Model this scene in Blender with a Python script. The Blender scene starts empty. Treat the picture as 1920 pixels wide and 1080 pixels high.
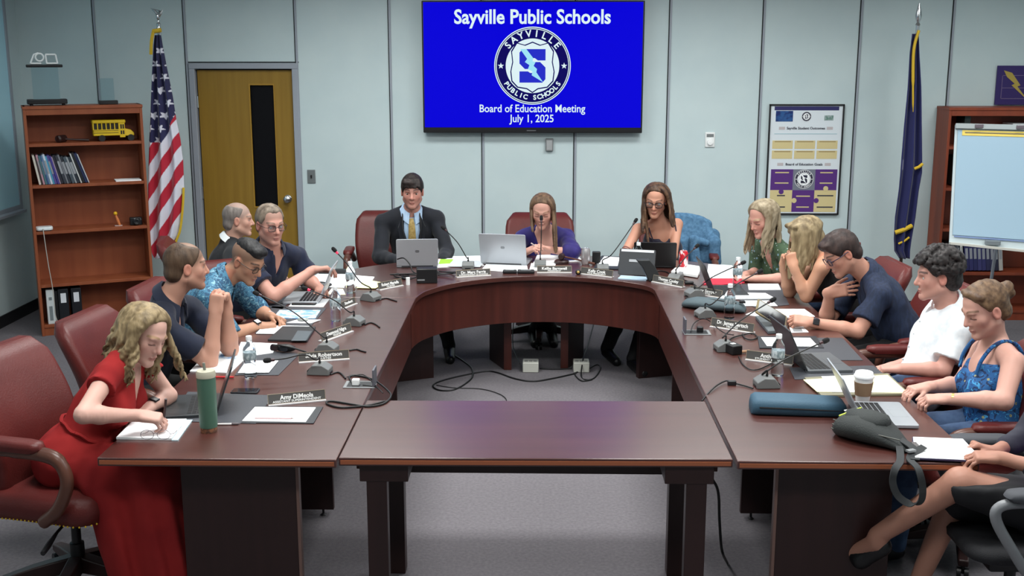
import bpy, bmesh, math, random
import numpy as np
from mathutils import Vector, Matrix, Euler

S = bpy.context.scene
COL = S.collection
random.seed(7)
PI = math.pi

# ------------------------------------------------------------------ camera
CAM_H, CAM_F, CAM_TILT, CAM_YAW = 2.29, 2130.0, math.radians(11.8), math.radians(1.29)
cam_data = bpy.data.cameras.new('camera')
cam_data.sensor_width = 36.0
cam_data.lens = CAM_F / 1920.0 * 36.0
cam_data.clip_start = 0.05
cam = bpy.data.objects.new('camera', cam_data)
COL.objects.link(cam)
cam.location = (0, 0, CAM_H)
cam.rotation_euler = (PI / 2 - CAM_TILT, 0, CAM_YAW)
S.camera = cam

# ------------------------------------------------------------------ world, exposure
world = bpy.data.worlds.new('world')
S.world = world
world.use_nodes = True
world.node_tree.nodes['Background'].inputs[0].default_value = (0.75, 0.82, 0.9, 1)
world.node_tree.nodes['Background'].inputs[1].default_value = 0.3
S.view_settings.view_transform = 'Standard'
S.view_settings.look = 'None'
S.view_settings.exposure = -0.12
S.view_settings.gamma = 1.0
S.view_settings.use_curve_mapping = False

# ------------------------------------------------------------------ ceiling lamps (light of the recessed fixtures)
CEIL = 3.25
LAMPS = [(x, y) for y in (1.9, 4.1, 6.3, 8.2) for x in (-3.7, -1.3, 1.3, 3.7)]
for lx, ly in LAMPS:
    ld = bpy.data.lights.new('fluorescent_light', 'AREA')
    ld.shape = 'RECTANGLE'
    ld.size, ld.size_y = 1.15, 0.55
    ld.energy = (24.0 if ly < 2 else 44.0 if ly > 8 else 60.0) * (.08 if lx < -3 else .5 if lx > 3 else 1.0)
    ld.color = (0.985, 1.0, 0.975)
    ld.spread = math.radians(165)
    lo = bpy.data.objects.new('fluorescent_light', ld)
    COL.objects.link(lo)
    lo.location = (lx, ly, CEIL - 0.03)

def measure(px, py, y):
    """Survey: the point of the room at depth y that a sight line of the photograph passes through."""
    u, v = (px - 960) / CAM_F, -(py - 540) / CAM_F
    ct, st, cy, sy = math.cos(CAM_TILT), math.sin(CAM_TILT), math.cos(CAM_YAW), math.sin(CAM_YAW)
    F = Vector((-sy * ct, cy * ct, -st)); R = Vector((cy, sy, 0)); U = R.cross(F)
    r = F + R * u + U * v
    p = r * (y / r.y)
    return Vector((p.x, p.y, p.z + CAM_H))

def on_table(px, py, z=0.75):
    u, v = (px - 960) / CAM_F, -(py - 540) / CAM_F
    ct, st, cy, sy = math.cos(CAM_TILT), math.sin(CAM_TILT), math.cos(CAM_YAW), math.sin(CAM_YAW)
    F = Vector((-sy * ct, cy * ct, -st)); R = Vector((cy, sy, 0)); U = R.cross(F)
    r = F + R * u + U * v
    p = r * ((z - CAM_H) / r.z)
    return Vector((p.x, p.y, z))

# ------------------------------------------------------------------ tags
def tag(o, label, cat, group=None):
    o['label'] = label; o['category'] = cat
    if group: o['group'] = group
    return o

def thing(name, label, cat, loc=(0, 0, 0), rz=0.0, group=None, rot=None):
    o = bpy.data.objects.new(name, None)
    COL.objects.link(o)
    o.empty_display_size = 0.05
    o.location = loc
    o.rotation_euler = rot if rot else (0, 0, rz)
    return tag(o, label, cat, group)

def struct(o):
    o['kind'] = 'structure'
    return o

def copy_tree(o, parent=None):
    c = o.copy(); COL.objects.link(c)
    if parent: c.parent = parent
    for ch in list(o.children): copy_tree(ch, c)
    return c

# ------------------------------------------------------------------ materials
def srgb(h):
    if isinstance(h, str):
        h = h.lstrip('#'); c = [int(h[i:i + 2], 16) / 255 for i in (0, 2, 4)]
    else:
        c = [v / 255 for v in h]
    return tuple((v / 12.92 if v <= 0.04045 else ((v + 0.055) / 1.055) ** 2.4) for v in c) + (1.0,)

_mats = {}
def mat(name, col, rough=0.5, metal=0.0, spec=0.5, noise=None, bump=None, emit=None, alpha=None, trans=0.0, sheen=0.0, coat=0.0, vcol=False, sss=0.0, ior=1.45):
    """noise=(scale xyz, second colour, contrast lo, hi); bump=(scale, strength)."""
    if name in _mats: return _mats[name]
    m = bpy.data.materials.new(name); m.use_nodes = True
    nt = m.node_tree; b = nt.nodes['Principled BSDF']
    b.inputs['Roughness'].default_value = rough
    b.inputs['Metallic'].default_value = metal
    b.inputs['Specular IOR Level'].default_value = spec
    b.inputs['IOR'].default_value = ior
    b.inputs['Transmission Weight'].default_value = trans
    b.inputs['Sheen Weight'].default_value = sheen
    b.inputs['Coat Weight'].default_value = coat
    b.inputs['Coat Roughness'].default_value = 0.12
    if sss:
        b.inputs['Subsurface Weight'].default_value = sss
        b.inputs['Subsurface Radius'].default_value = (0.012, 0.004, 0.002)
    c = srgb(col)
    b.inputs['Base Color'].default_value = c
    tc = None
    def coords(scale):
        nonlocal tc
        tc = tc or nt.nodes.new('ShaderNodeTexCoord')
        mp = nt.nodes.new('ShaderNodeMapping')
        mp.inputs['Scale'].default_value = scale if hasattr(scale, '__len__') else (scale,) * 3
        nt.links.new(tc.outputs['Object'], mp.inputs['Vector'])
        return mp.outputs['Vector']
    if vcol:
        a = nt.nodes.new('ShaderNodeVertexColor'); a.layer_name = 'Col'
        nt.links.new(a.outputs['Color'], b.inputs['Base Color'])
    elif noise:
        n = nt.nodes.new('ShaderNodeTexNoise'); n.inputs['Scale'].default_value = 1.0
        n.inputs['Detail'].default_value = 4.0
        nt.links.new(coords(noise[0]), n.inputs['Vector'])
        r = nt.nodes.new('ShaderNodeValToRGB')
        r.color_ramp.elements[0].position = noise[2]; r.color_ramp.elements[0].color = c
        r.color_ramp.elements[1].position = noise[3]; r.color_ramp.elements[1].color = srgb(noise[1])
        nt.links.new(n.outputs['Fac'], r.inputs['Fac'])
        nt.links.new(r.outputs['Color'], b.inputs['Base Color'])
    if bump:
        n2 = nt.nodes.new('ShaderNodeTexNoise'); n2.inputs['Scale'].default_value = 1.0
        n2.inputs['Detail'].default_value = 3.0
        nt.links.new(coords(bump[0]), n2.inputs['Vector'])
        bp = nt.nodes.new('ShaderNodeBump'); bp.inputs['Strength'].default_value = bump[1]
        bp.inputs['Distance'].default_value = 0.01
        nt.links.new(n2.outputs['Fac'], bp.inputs['Height'])
        nt.links.new(bp.outputs['Normal'], b.inputs['Normal'])
    if emit:
        b.inputs['Emission Color'].default_value = srgb(emit[0])
        b.inputs['Emission Strength'].default_value = emit[1]
    _mats[name] = m
    return m

# ------------------------------------------------------------------ mesh builder
class MB:
    def __init__(s): s.v = []; s.f = []
    def add(s, vs, fs):
        n = len(s.v); s.v += [tuple(p) for p in vs]; s.f += [tuple(i + n for i in f) for f in fs]; return s
    def box(s, c, d, rot=None):
        x, y, z = d[0] / 2, d[1] / 2, d[2] / 2
        vs = [Vector((a, b, e)) for a in (-x, x) for b in (-y, y) for e in (-z, z)]
        if rot is not None:
            M = rot if isinstance(rot, Matrix) else Euler(rot).to_matrix()
            vs = [M @ p for p in vs]
        c = Vector(c)
        return s.add([p + c for p in vs], [(0, 1, 3, 2), (4, 6, 7, 5), (0, 4, 5, 1), (2, 3, 7, 6), (0, 2, 6, 4), (1, 5, 7, 3)])
    def b2(s, lo, hi):
        return s.box([(a + b) / 2 for a, b in zip(lo, hi)], [abs(b - a) for a, b in zip(lo, hi)])
    def rings(s, rings, cap0=True, cap1=True, closed=True):
        n = len(rings[0]); base = len(s.v)
        for r in rings: s.v += [tuple(p) for p in r]
        for i in range(len(rings) - 1):
            for j in range(n if closed else n - 1):
                k = (j + 1) % n
                s.f.append((base + i * n + j, base + i * n + k, base + (i + 1) * n + k, base + (i + 1) * n + j))
        if cap0: s.f.append(tuple(base + j for j in reversed(range(n))))
        if cap1: s.f.append(tuple(base + (len(rings) - 1) * n + j for j in range(n)))
        return s
    def tube(s, pts, r, n=10, cap=True):
        pts = [Vector(p) for p in pts]; m = len(pts)
        rr = r if hasattr(r, '__len__') else [r] * m
        t = (pts[1] - pts[0]).normalized()
        a = t.orthogonal().normalized()
        rs = []
        for i, p in enumerate(pts):
            t = (pts[min(i + 1, m - 1)] - pts[max(i - 1, 0)])
            if t.length < 1e-9: t = Vector((0, 0, 1))
            t.normalize()
            a = (a - t * a.dot(t))
            if a.length < 1e-6: a = t.orthogonal()
            a.normalize(); b = t.cross(a)
            rs.append([p + (a * math.cos(2 * PI * j / n) + b * math.sin(2 * PI * j / n)) * rr[i] for j in range(n)])
        return s.rings(rs, cap, cap)
    def lathe(s, prof, c=(0, 0, 0), n=24, M=None):
        c = Vector(c); rs = []
        for r, z in prof:
            ring = [Vector((r * math.cos(2 * PI * j / n), r * math.sin(2 * PI * j / n), z)) for j in range(n)]
            if M is not None: ring = [M @ p for p in ring]
            rs.append([p + c for p in ring])
        return s.rings(rs)
    def prism(s, poly, z0, z1, M=None):
        a = [Vector((p[0], p[1], z0)) for p in poly]; b = [Vector((p[0], p[1], z1)) for p in poly]
        if M is not None: a = [M @ p for p in a]; b = [M @ p for p in b]
        return s.rings([a, b])
    def sphere(s, c, r, n=12, m=8):
        rr = r if hasattr(r, '__len__') else (r, r, r); c = Vector(c); rs = []
        for i in range(m + 1):
            th = PI * max(0.02, min(0.98, i / m)); z = -math.cos(th); q = math.sin(th)
            rs.append([c + Vector((rr[0] * q * math.cos(2 * PI * j / n), rr[1] * q * math.sin(2 * PI * j / n), rr[2] * z)) for j in range(n)])
        return s.rings(rs)
    def build(s, name, m, parent=None, bevel=0.0, smooth=35, seg=2, M=None, subd=0):
        me = bpy.data.meshes.new(name)
        vs = s.v if M is None else [tuple(M @ Vector(p)) for p in s.v]
        me.from_pydata(vs, [], s.f); me.update()
        bm = bmesh.new(); bm.from_mesh(me); bmesh.ops.recalc_face_normals(bm, faces=bm.faces); bm.to_mesh(me); bm.free()
        if smooth:
            me.polygons.foreach_set('use_smooth', [True] * len(me.polygons))
            me.set_sharp_from_angle(angle=math.radians(smooth))
        me.materials.append(m)
        o = bpy.data.objects.new(name, me); COL.objects.link(o)
        if parent: o.parent = parent
        if bevel:
            bv = o.modifiers.new('bevel', 'BEVEL'); bv.width = bevel; bv.segments = seg; bv.limit_method = 'ANGLE'; bv.angle_limit = math.radians(40)
            bv.harden_normals = False
        if subd:
            sd = o.modifiers.new('subdivision', 'SUBSURF'); sd.levels = subd; sd.render_levels = subd
        return o

def rrect(w, d, r, n=5, z=0.0):
    """Rounded rectangle outline in xy."""
    r = min(r, w / 2 - 1e-4, d / 2 - 1e-4); out = []
    for cx, cy, a0 in ((w / 2 - r, d / 2 - r, 0), (-w / 2 + r, d / 2 - r, 90), (-w / 2 + r, -d / 2 + r, 180), (w / 2 - r, -d / 2 + r, 270)):
        for i in range(n + 1):
            a = math.radians(a0 + 90 * i / n); out.append(Vector((cx + r * math.cos(a), cy + r * math.sin(a), z)))
    return out

def spline(pts, n=8):
    """Catmull-Rom through the points."""
    P = [Vector(p) for p in pts]; out = []
    for i in range(len(P) - 1):
        p0 = P[max(i - 1, 0)]; p1 = P[i]; p2 = P[i + 1]; p3 = P[min(i + 2, len(P) - 1)]
        for k in range(n):
            t = k / n
            out.append(0.5 * ((2 * p1) + (p2 - p0) * t + (2 * p0 - 5 * p1 + 4 * p2 - p3) * t * t + (3 * p1 - p0 - 3 * p2 + p3) * t ** 3))
    out.append(P[-1]); return out

def text_mesh(name, s, size, m, parent, M, extrude=0.0004, bold=0.0, align='CENTER', width=None):
    cu = bpy.data.curves.new(name, 'FONT'); cu.body = s; cu.size = size; cu.align_x = align; cu.align_y = 'CENTER'
    cu.extrude = extrude; cu.offset = bold; cu.resolution_u = 3
    t = bpy.data.objects.new(name, cu); COL.objects.link(t)
    dg = bpy.context.evaluated_depsgraph_get(); dg.update()
    me = bpy.data.meshes.new_from_object(t.evaluated_get(dg))
    bpy.data.objects.remove(t); bpy.data.curves.remove(cu)
    if width and len(me.vertices):
        xs = [v.co.x for v in me.vertices]; k = width / (max(xs) - min(xs))
        me.transform(Matrix.Diagonal((k, 1, 1, 1)))
    me.transform(M); me.materials.clear(); me.materials.append(m)
    if parent is None: return me
    o = bpy.data.objects.new(name, me); COL.objects.link(o); o.parent = parent
    return o
# ================================================================== materials used throughout
M_wall = mat('wall_vinyl', (194, 209, 211), 0.7, noise=((3, 3, 3), (189, 205, 208), .35, .65), bump=(220, 0.03))
M_ceil = mat('ceiling_tile', (205, 205, 200), 0.9, bump=(90, .2))
M_carpet = mat('carpet', (116, 112, 116), 0.95, spec=.1, noise=((60, 60, 60), (102, 98, 103), .3, .7), bump=(260, .35))
M_metal_trim = mat('painted_metal', (150, 156, 166), 0.45)
M_black = mat('black_plastic', (22, 22, 25), 0.45)
M_seam = mat('dark_seam', (18, 22, 26), 0.7)
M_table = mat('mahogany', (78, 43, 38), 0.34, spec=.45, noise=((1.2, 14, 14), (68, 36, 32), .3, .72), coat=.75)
M_table.node_tree.nodes['Principled BSDF'].inputs['Coat IOR'].default_value = 1.55
M_table.node_tree.nodes['Principled BSDF'].inputs['Coat Roughness'].default_value = .24
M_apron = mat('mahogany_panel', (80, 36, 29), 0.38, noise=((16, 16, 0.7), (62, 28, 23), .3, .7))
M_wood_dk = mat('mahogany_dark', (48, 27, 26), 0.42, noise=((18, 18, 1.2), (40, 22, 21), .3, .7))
M_door = mat('oak_door', (146, 114, 42), 0.42, noise=((22, 3, 1.1), (134, 102, 34), .3, .7))
M_shelf = mat('cherry_laminate', (146, 78, 46), 0.5, noise=((12, 12, .9), (130, 64, 36), .3, .7))
M_shelf_r = mat('cherry_laminate_red', (138, 62, 36), 0.5, noise=((12, 12, .9), (120, 52, 32), .3, .7))
M_chrome = mat('brushed_metal', (205, 207, 210), 0.25, metal=1.0)
M_white = mat('white_plastic', (228, 230, 230), 0.45)
M_paper = mat('paper', (246, 248, 250), 0.8)
M_gold = mat('gold_fringe', (206, 170, 40), 0.6)

# ================================================================== room shell
def panel(name, lo, hi, m, bevel=0):
    return struct(MB().b2(lo, hi).build(name, m, bevel=bevel, smooth=0))
X0, X1, Y0, Y1 = -4.52, 5.1, -1.6, 10.0
panel('floor', (X0 - .1, Y0 - .1, -0.1), (X1 + .1, Y1 + .15, 0), M_carpet)
panel('ceiling', (X0 - .1, Y0 - .1, CEIL), (X1 + .1, Y1 + .15, CEIL + .1), M_ceil)
panel('wall_left', (X0 - .12, Y0, 0), (X0, Y1, CEIL), M_wall)
panel('wall_right', (X1, Y0, 0), (X1 + .12, Y1, CEIL), M_wall)
panel('wall_front', (X0 - .1, Y0 - .12, 0), (X1 + .1, Y0, CEIL), M_wall)
# back wall of vinyl panels with a recess for the door
wb = MB()
DX0, DX1, DZ = -2.985, -2.135, 2.135
wb.b2((X0 - .1, Y1, 0), (DX0 - .05, Y1 + .12, CEIL)); wb.b2((DX1 + .05, Y1, 0), (X1 + .1, Y1 + .12, CEIL)); wb.b2((DX0 - .05, Y1, DZ + .05), (DX1 + .05, Y1 + .12, CEIL))
struct(wb.build('wall_back', M_wall, smooth=0))
SEAMS = [-3.842, -3.026 - .03, -2.095, -1.283, -0.483, 0.323, 1.126, 1.921, 2.745, 3.524, 4.33]
for i, sx in enumerate(SEAMS):
    z0 = 0.1
    s1 = MB().b2((sx - .011, Y1 - .006, z0), (sx - .003, Y1 + .002, CEIL)).build('trim_%d' % (i + 1), M_seam, smooth=0); struct(s1)
    s2 = MB().b2((sx - .003, Y1 - .010, z0), (sx + .015, Y1 + .002, CEIL)).build('trim_%d' % (i + 21), M_metal_trim, bevel=.002); struct(s2)
panel('baseboard_back', (X0, Y1 - .012, 0), (DX0 - .06, Y1, .1), M_black)
panel('baseboard_rear', (DX1 + .06, Y1 - .012, 0), (X1, Y1, .1), M_black)
panel('baseboard_left', (X0, Y0, 0), (X0 + .012, Y1, .1), M_black)
panel('baseboard_right', (X1 - .012, Y0, 0), (X1, Y1, .1), M_black)
# door
fr = MB()
fr.b2((DX0 - .05, Y1 - .025, 0), (DX0, Y1 + .12, DZ)); fr.b2((DX1, Y1 - .025, 0), (DX1 + .05, Y1 + .12, DZ)); fr.b2((DX0 - .05, Y1 - .025, DZ), (DX1 + .05, Y1 + .12, DZ + .05))
struct(fr.build('trim_40', M_metal_trim, bevel=.004))
struct(MB().b2((DX0 - .06, Y1 - .006, DZ + .053), (DX1 + .06, Y1 + .001, DZ + .062)).build('trim_41', M_seam))
door = bpy.data.objects.new('door_1', None); COL.objects.link(door); door.location = (DX0, Y1 + .02, 0); struct(door)
dl = MB()
gx0, gx1, gz0, gz1 = .47, .675, 0.93, 1.995
W = DX1 - DX0
for lo, hi in (((.012, 0, .01), (gx0, .045, DZ - .012)), ((gx1, 0, .01), (W - .008, .045, DZ - .012)), ((gx0, 0, gz1), (gx1, .045, DZ - .012)), ((gx0, 0, .01), (gx1, .045, gz0))):
    dl.b2(lo, hi)
dl.build('door_leaf', M_door, door, smooth=0)
MB().b2((gx0, .02, gz0), (gx1, .026, gz1)).build('door_glass', mat('dark_glass', (12, 12, 16), .55, spec=.15), door)
gf = MB(); 
for lo, hi in (((gx0 - .012, -.006, gz0 - .012), (gx0, .02, gz1 + .012)), ((gx1, -.006, gz0 - .012), (gx1 + .008, .02, gz1 + .012)), ((gx0, -.006, gz1), (gx1, .02, gz1 + .012)), ((gx0, -.006, gz0 - .012), (gx1, .02, gz0))): gf.b2(lo, hi)
gf.build('glass_stop', mat('glass_stop', (160, 122, 40), .5), door)
My = Matrix.Rotation(PI / 2, 3, 'X')
kn = MB().lathe([(.0, 0), (.034, 0), (.034, .006), (.014, .008), (.012, .03), (.024, .036), (.031, .05), (.030, .062), (.02, .07), (.004, .072)], (DX1 - DX0 - .085, -.001, 1.0), 24, My)
kn.build('door_knob', M_chrome, door)
hg = MB()
for hz in (.25, 1.05, 1.85): hg.tube([(0.005, -.012, hz - .05), (0.005, -.012, hz + .05)], .008, 10)
hg.build('hinge', M_chrome, door)
# dark corridor behind the door glass
panel('wall_corridor', (DX0 - .3, Y1 + .125, 0), (DX1 + .3, Y1 + .2, CEIL), M_seam)

# whiteboard-like window bay on the left wall: pale board with a tray and bare wall below
wl = thing('whiteboard', 'long pale whiteboard with metal tray on the left wall beside the bookcase', 'whiteboard', (X0, 7.0, 0))
MB().b2((0.0, -1.2, .98), (.02, 2.72, 2.72)).build('board', mat('whiteboard_face', (176, 222, 238), .3), wl)
wf = MB(); wf.b2((0, -1.24, .94), (.03, 2.76, .98)); wf.b2((0, -1.24, 2.72), (.03, 2.76, 2.76)); wf.b2((0, 2.72, .98), (.03, 2.76, 2.72)); wf.b2((0, -1.24, .98), (.03, -1.2, 2.72))
wf.build('board_frame', M_metal_trim, wl, bevel=.003)
MB().b2((0.03, -1.2, .92), (.09, 2.7, .945)).build('marker_tray', M_metal_trim, wl, bevel=.003)

# ceiling fixtures
def make_fixture():
    t = thing('ceiling_light', 'flat recessed fluorescent ceiling panel above the meeting tables', 'ceiling light', (0, 0, CEIL), group='ceiling light panels')
    f = MB()
    for lo, hi in (((-.61, -.305, -.02), (-.58, .305, 0)), ((.58, -.305, -.02), (.61, .305, 0)), ((-.58, -.305, -.02), (.58, -.28, 0)), ((-.58, .28, -.02), (.58, .305, 0))): f.b2(lo, hi)
    f.build('frame', M_white, t)
    MB().b2((-.58, -.28, -.012), (.58, .28, -.004)).build('diffuser', mat('diffuser', (255, 255, 255), .5, emit=('#f2ffff', 2.0)), t)
    return t
_fx = make_fixture()
for i, (lx, ly) in enumerate(LAMPS):
    o = _fx if i == 0 else copy_tree(_fx)
    o.location = (lx, ly, CEIL)

# ================================================================== wall screen
M_tvback = mat('tv_bezel', (14, 14, 18), .4)
def screen_mat(name, col, k=1.0): return mat(name, (2, 2, 2), .6, spec=.05, emit=(col, k))
tv = thing('tv', 'large wall-mounted flat screen showing a bright blue meeting title slide', 'television', ((-.991 + .90) / 2, 9.93, 1.593))
TW, TH = 1.892, 1.112
MB().b2((-TW / 2, -.03, 0), (TW / 2, .03, TH)).build('housing', M_tvback, tv, bevel=.006)
MB().b2((-TW / 2 + .014, -.0325, .047), (TW / 2 - .014, -.029, TH - .012)).build('display', screen_mat('screen_blue', '#0600f2', .85), tv)
MB().b2((-.05, -.0315, .016), (.03, -.0295, .024)).build('logo', mat('grey_mark', (90, 90, 95), .5), tv)
MB().b2((-.3, .03, .25), (.3, .068, .8)).build('wall_mount', M_black, tv)
Mtv = Matrix.Rotation(PI / 2, 4, 'X')
def tvm(x, z, d=0): return Matrix.Translation((x, -.034 - d, z)) @ Mtv
M_swh = screen_mat('screen_white', '#e6fbff', 1.0)
M_snavy = screen_mat('screen_navy', '#100a6a', .8)
M_sblue = screen_mat('screen_midblue', '#2a34d8', .9)
M_scy = screen_mat('screen_cyan', '#a6ecff', 1.0)
kx, kz = TW / 416.0, TH / 248.0          # metres per pixel of the picture of the screen
def tz(py): return TH - (py - 2) * kz
def tx(px): return (px - 1000) * kx
text_mesh('title_text', 'Sayville Public Schools', .165, M_swh, tv, tvm(tx(999), tz(33)), bold=.004, width=292 * kx)
text_mesh('meeting_text', 'Board of Education Meeting', .092, M_swh, tv, tvm(tx(999), tz(204)), bold=.0012, width=200 * kx)
text_mesh('date_text', 'July 1, 2025', .092, M_swh, tv, tvm(tx(999), tz(223)), bold=.0012, width=84 * kx)

def seal(name, parent, M, R, mw, md, mb, mc, layer=.0006, ring_text=True):
    """Round district seal in xy: rim, dark ring with lettering, stars, shield, block S and a bolt. One mesh with several materials."""
    me_all = bpy.data.meshes.new(name); bm = bmesh.new(); mats = [mw, md, mb, mc]
    def poly(pts, z, mi):
        f = bm.faces.new([bm.verts.new((p[0] * R, p[1] * R, z * layer)) for p in pts]); f.material_index = mi
        if f.normal.z < 0: f.normal_flip()
        return f
    def disc(r, z, mi, n=64): poly([(r * math.cos(2 * PI * i / n), r * math.sin(2 * PI * i / n)) for i in range(n)], z, mi)
    disc(1.0, 0, 0); disc(.975, 1, 1); disc(.955, 2, 0); disc(.935, 3, 1); disc(.70, 4, 0); disc(.685, 5, 0)
    sh = [(0, .62), (.2, .54), (.42, .60), (.56, .38), (.53, .1), (.58, -.15), (.55, -.4), (.4, -.56), (.15, -.6), (0, -.7)]
    full = sh + [(-x, y) for x, y in reversed(sh[1:-1])]
    poly(full, 6, 1); poly([(x * .95, y * .95 + .0) for x, y in full], 7, 0)
    s = [(.34, .43), (.34, .14), (.14, .14), (.06, .2), (-.1, .2), (-.1, .1), (.2, .1), (.34, -.04), (.34, -.34), (.26, -.43), (-.34, -.43), (-.34, -.14), (-.12, -.14), (-.06, -.18), (.1, -.18), (.1, -.08), (-.2, -.08), (-.34, .06), (-.34, .34), (-.26, .43)]
    poly(s, 8, 2)
    bolt = [(-.32, .43), (-.16, .43), (.02, .2), (.0, .12), (.08, .1), (.03, -.0), (.12, -.08), (.10, -.16), (.28, -.42), (-.02, -.24), (.0, -.14), (-.12, -.08), (-.08, .02), (-.2, .1), (-.14, .18)]
    poly([(x, y) for x, y in bolt], 10, 3)
    for sx in (-.825, .825):
        poly([(sx + (.085 if i % 2 == 0 else .035) * math.sin(PI * i / 5), (.085 if i % 2 == 0 else .035) * math.cos(PI * i / 5)) for i in range(10)], 5, 0)
    bm.to_mesh(me_all); bm.free()
    bm = bmesh.new(); bm.from_mesh(me_all)
    if ring_text:
        for txt, rad, mid, step, up in (('SAYVILLE', .82, 90, -14.5, 1), ('PUBLIC SCHOOLS', .82, 270, 8.6, -1)):
            n = len(txt)
            for i, ch in enumerate(txt):
                if ch == ' ': continue
                a = math.radians(mid + (i - (n - 1) / 2) * step)
                rot = a - PI / 2 if up > 0 else a + PI / 2
                Mx = Matrix.Translation((rad * R * math.cos(a), rad * R * math.sin(a), 5 * layer)) @ Matrix.Rotation(rot, 4, 'Z')
                t = text_mesh('x', ch, R * (.24 if up > 0 else .17), mw, None, Mx, extrude=.0002, bold=R * .006)
                bm.from_mesh(t); bpy.data.meshes.remove(t)
    bm.to_mesh(me_all); bm.free()
    me_all.transform(M)
    for m in mats: me_all.materials.append(m)
    o = bpy.data.objects.new(name, me_all); COL.objects.link(o); o.parent = parent
    return o
seal('seal_emblem', tv, tvm(tx(999.5), tz(123)), 72 * kx, M_swh, M_snavy, M_sblue, M_scy)

sb = thing('wall_sensor', 'small grey cable box on the wall just under the blue screen', 'cable box', (.102, 10.0, 1.48))
MB().b2((-.033, -.03, -.05), (.033, 0, .06)).build('body', mat('grey_box', (120, 122, 124), .5), sb, bevel=.004)
MB().b2((-.024, -.032, -.04), (.024, -.028, .045)).build('face', mat('grey_face', (158, 160, 162), .5), sb)

sw = thing('light_switch', 'grey light switch plate on the wall right of the wooden door', 'light switch', (-2.0, 10.0, 1.2))
MB().b2((-.036, -.008, -.06), (.036, 0, .06)).build('plate', mat('steel_plate', (120, 126, 128), .4, metal=.3), sw, bevel=.003)
MB().b2((-.006, -.018, -.012), (.006, -.006, .014)).build('toggle', M_black, sw)
th = thing('thermostat', 'white square thermostat on the wall right of the blue screen', 'thermostat', (1.501, 10.0, 1.53))
MB().b2((-.042, -.012, -.065), (.042, 0, .065)).build('plate', M_white, th, bevel=.004)
MB().lathe([(0, 0), (.026, 0), (.024, .018), (0, .02)], (0, -.012, -.02), 24, My).build('dial', mat('white_dial', (240, 242, 242), .4), th)
MB().b2((-.03, -.016, .025), (.03, -.01, .05)).build('gauge', mat('grey_gauge', (120, 124, 126), .4), th)

# ================================================================== framed poster
M_pur = mat('poster_purple', (84, 44, 120), .45)
M_tan = mat('poster_tan', (206, 190, 140), .5)
M_navy = mat('poster_navy', (44, 40, 96), .45)
po = thing('framed_poster', 'tall black-framed poster of purple and tan puzzle pieces on the back wall', 'poster', (2.325, 9.995, .876))
PW, PH = .645, .962
f = MB()
for lo, hi in (((-PW / 2, -.022, 0), (-PW / 2 + .013, 0, PH)), ((PW / 2 - .013, -.022, 0), (PW / 2, 0, PH)), ((-PW / 2, -.022, 0), (PW / 2, 0, .013)), ((-PW / 2, -.022, PH - .013), (PW / 2, 0, PH))): f.b2(lo, hi)
f.build('frame', M_black, po, bevel=.002)
MB().b2((-PW / 2 + .01, -.010, .01), (PW / 2 - .01, 0, PH - .01)).build('sheet', mat('poster_paper', (214, 222, 228), .45), po)
def pr(n, x0, x1, y0, y1, m, d=.0115, lay=0):   # a printed patch; x 0..1, y 0..1 from the top
    return MB().b2((-PW / 2 + x0 * PW, -d - lay * .0006, PH * (1 - y1)), (-PW / 2 + x1 * PW, -.009, PH * (1 - y0))).build(n, m, po, smooth=0)
pr('header_band', .07, .93, .02, .055, M_navy)
pr('header_picture', .09, .32, .06, .155, mat('poster_blue', (40, 84, 140), .4, noise=((30, 30, 30), (20, 40, 100), .4, .6)))
pr('header_skyline', .74, .86, .10, .145, mat('poster_green', (96, 130, 120), .5, noise=((60, 60, 60), (150, 165, 165), .4, .6)))
pt = lambda x, y, lay=1: Matrix.Translation((-PW / 2 + x * PW, -.0125 - lay * .0008, PH * (1 - y))) @ Mtv
M_ink = mat('ink', (40, 40, 60), .6)
seal('header_seal', po, pt(.5, .11, 0), .042, M_paper, M_ink, M_ink, M_paper, layer=.0002, ring_text=False)
text_mesh('outcomes_title', 'Sayville Student Outcomes', .03, M_ink, po, pt(.5, .215), width=.33, bold=.0004)
text_mesh('goals_title', 'Board of Education Goals', .03, M_ink, po, pt(.5, .54), width=.32, bold=.0004)
for (a, b) in ((.18, .215), (.82, .215), (.18, .54), (.82, .54)):
    pz = pr('puzzle_icon', a - .04, a + .04, b - .013, b + .013, mat('poster_pale', (186, 178, 180), .5))
pr('rule_line', .08, .92, .262, .268, mat('poster_rule', (160, 190, 200), .5))
for i in range(3):
    for j in range(2):
        pr('outcome_box', .06 + i * .30, .335 + i * .30, .325 + j * .09, .40 + j * .09, M_tan)
        pr('outcome_line', .09 + i * .30, .31 + i * .30, .331 + j * .09, .339 + j * .09, mat('poster_brown', (150, 130, 90), .5), lay=1)
cells = [(.06, .36, .585, .775, M_pur), (.36, .66, .585, .775, mat('poster_grey', (112, 116, 130), .5)), (.66, .955, .585, .775, M_pur), (.06, .36, .775, .975, M_tan), (.36, .66, .775, .975, M_pur), (.66, .955, .775, .975, M_tan)]
for a, b, c, d, m in cells: pr('puzzle_piece', a, b, c, d, m)
for x, y, m in ((.21, .79, M_pur), (.81, .76, M_tan), (.39, .87, M_tan), (.69, .87, M_pur)):
    MB().lathe([(0, 0), (.022, 0), (.022, .0016), (0, .0016)], (-PW / 2 + x * PW, -.0115, PH * (1 - y)), 20, My).build('puzzle_knob', m, po)
seal('goal_seal', po, pt(.51, .675, 0), .083, M_paper, M_ink, M_ink, M_paper, layer=.0002)
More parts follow.
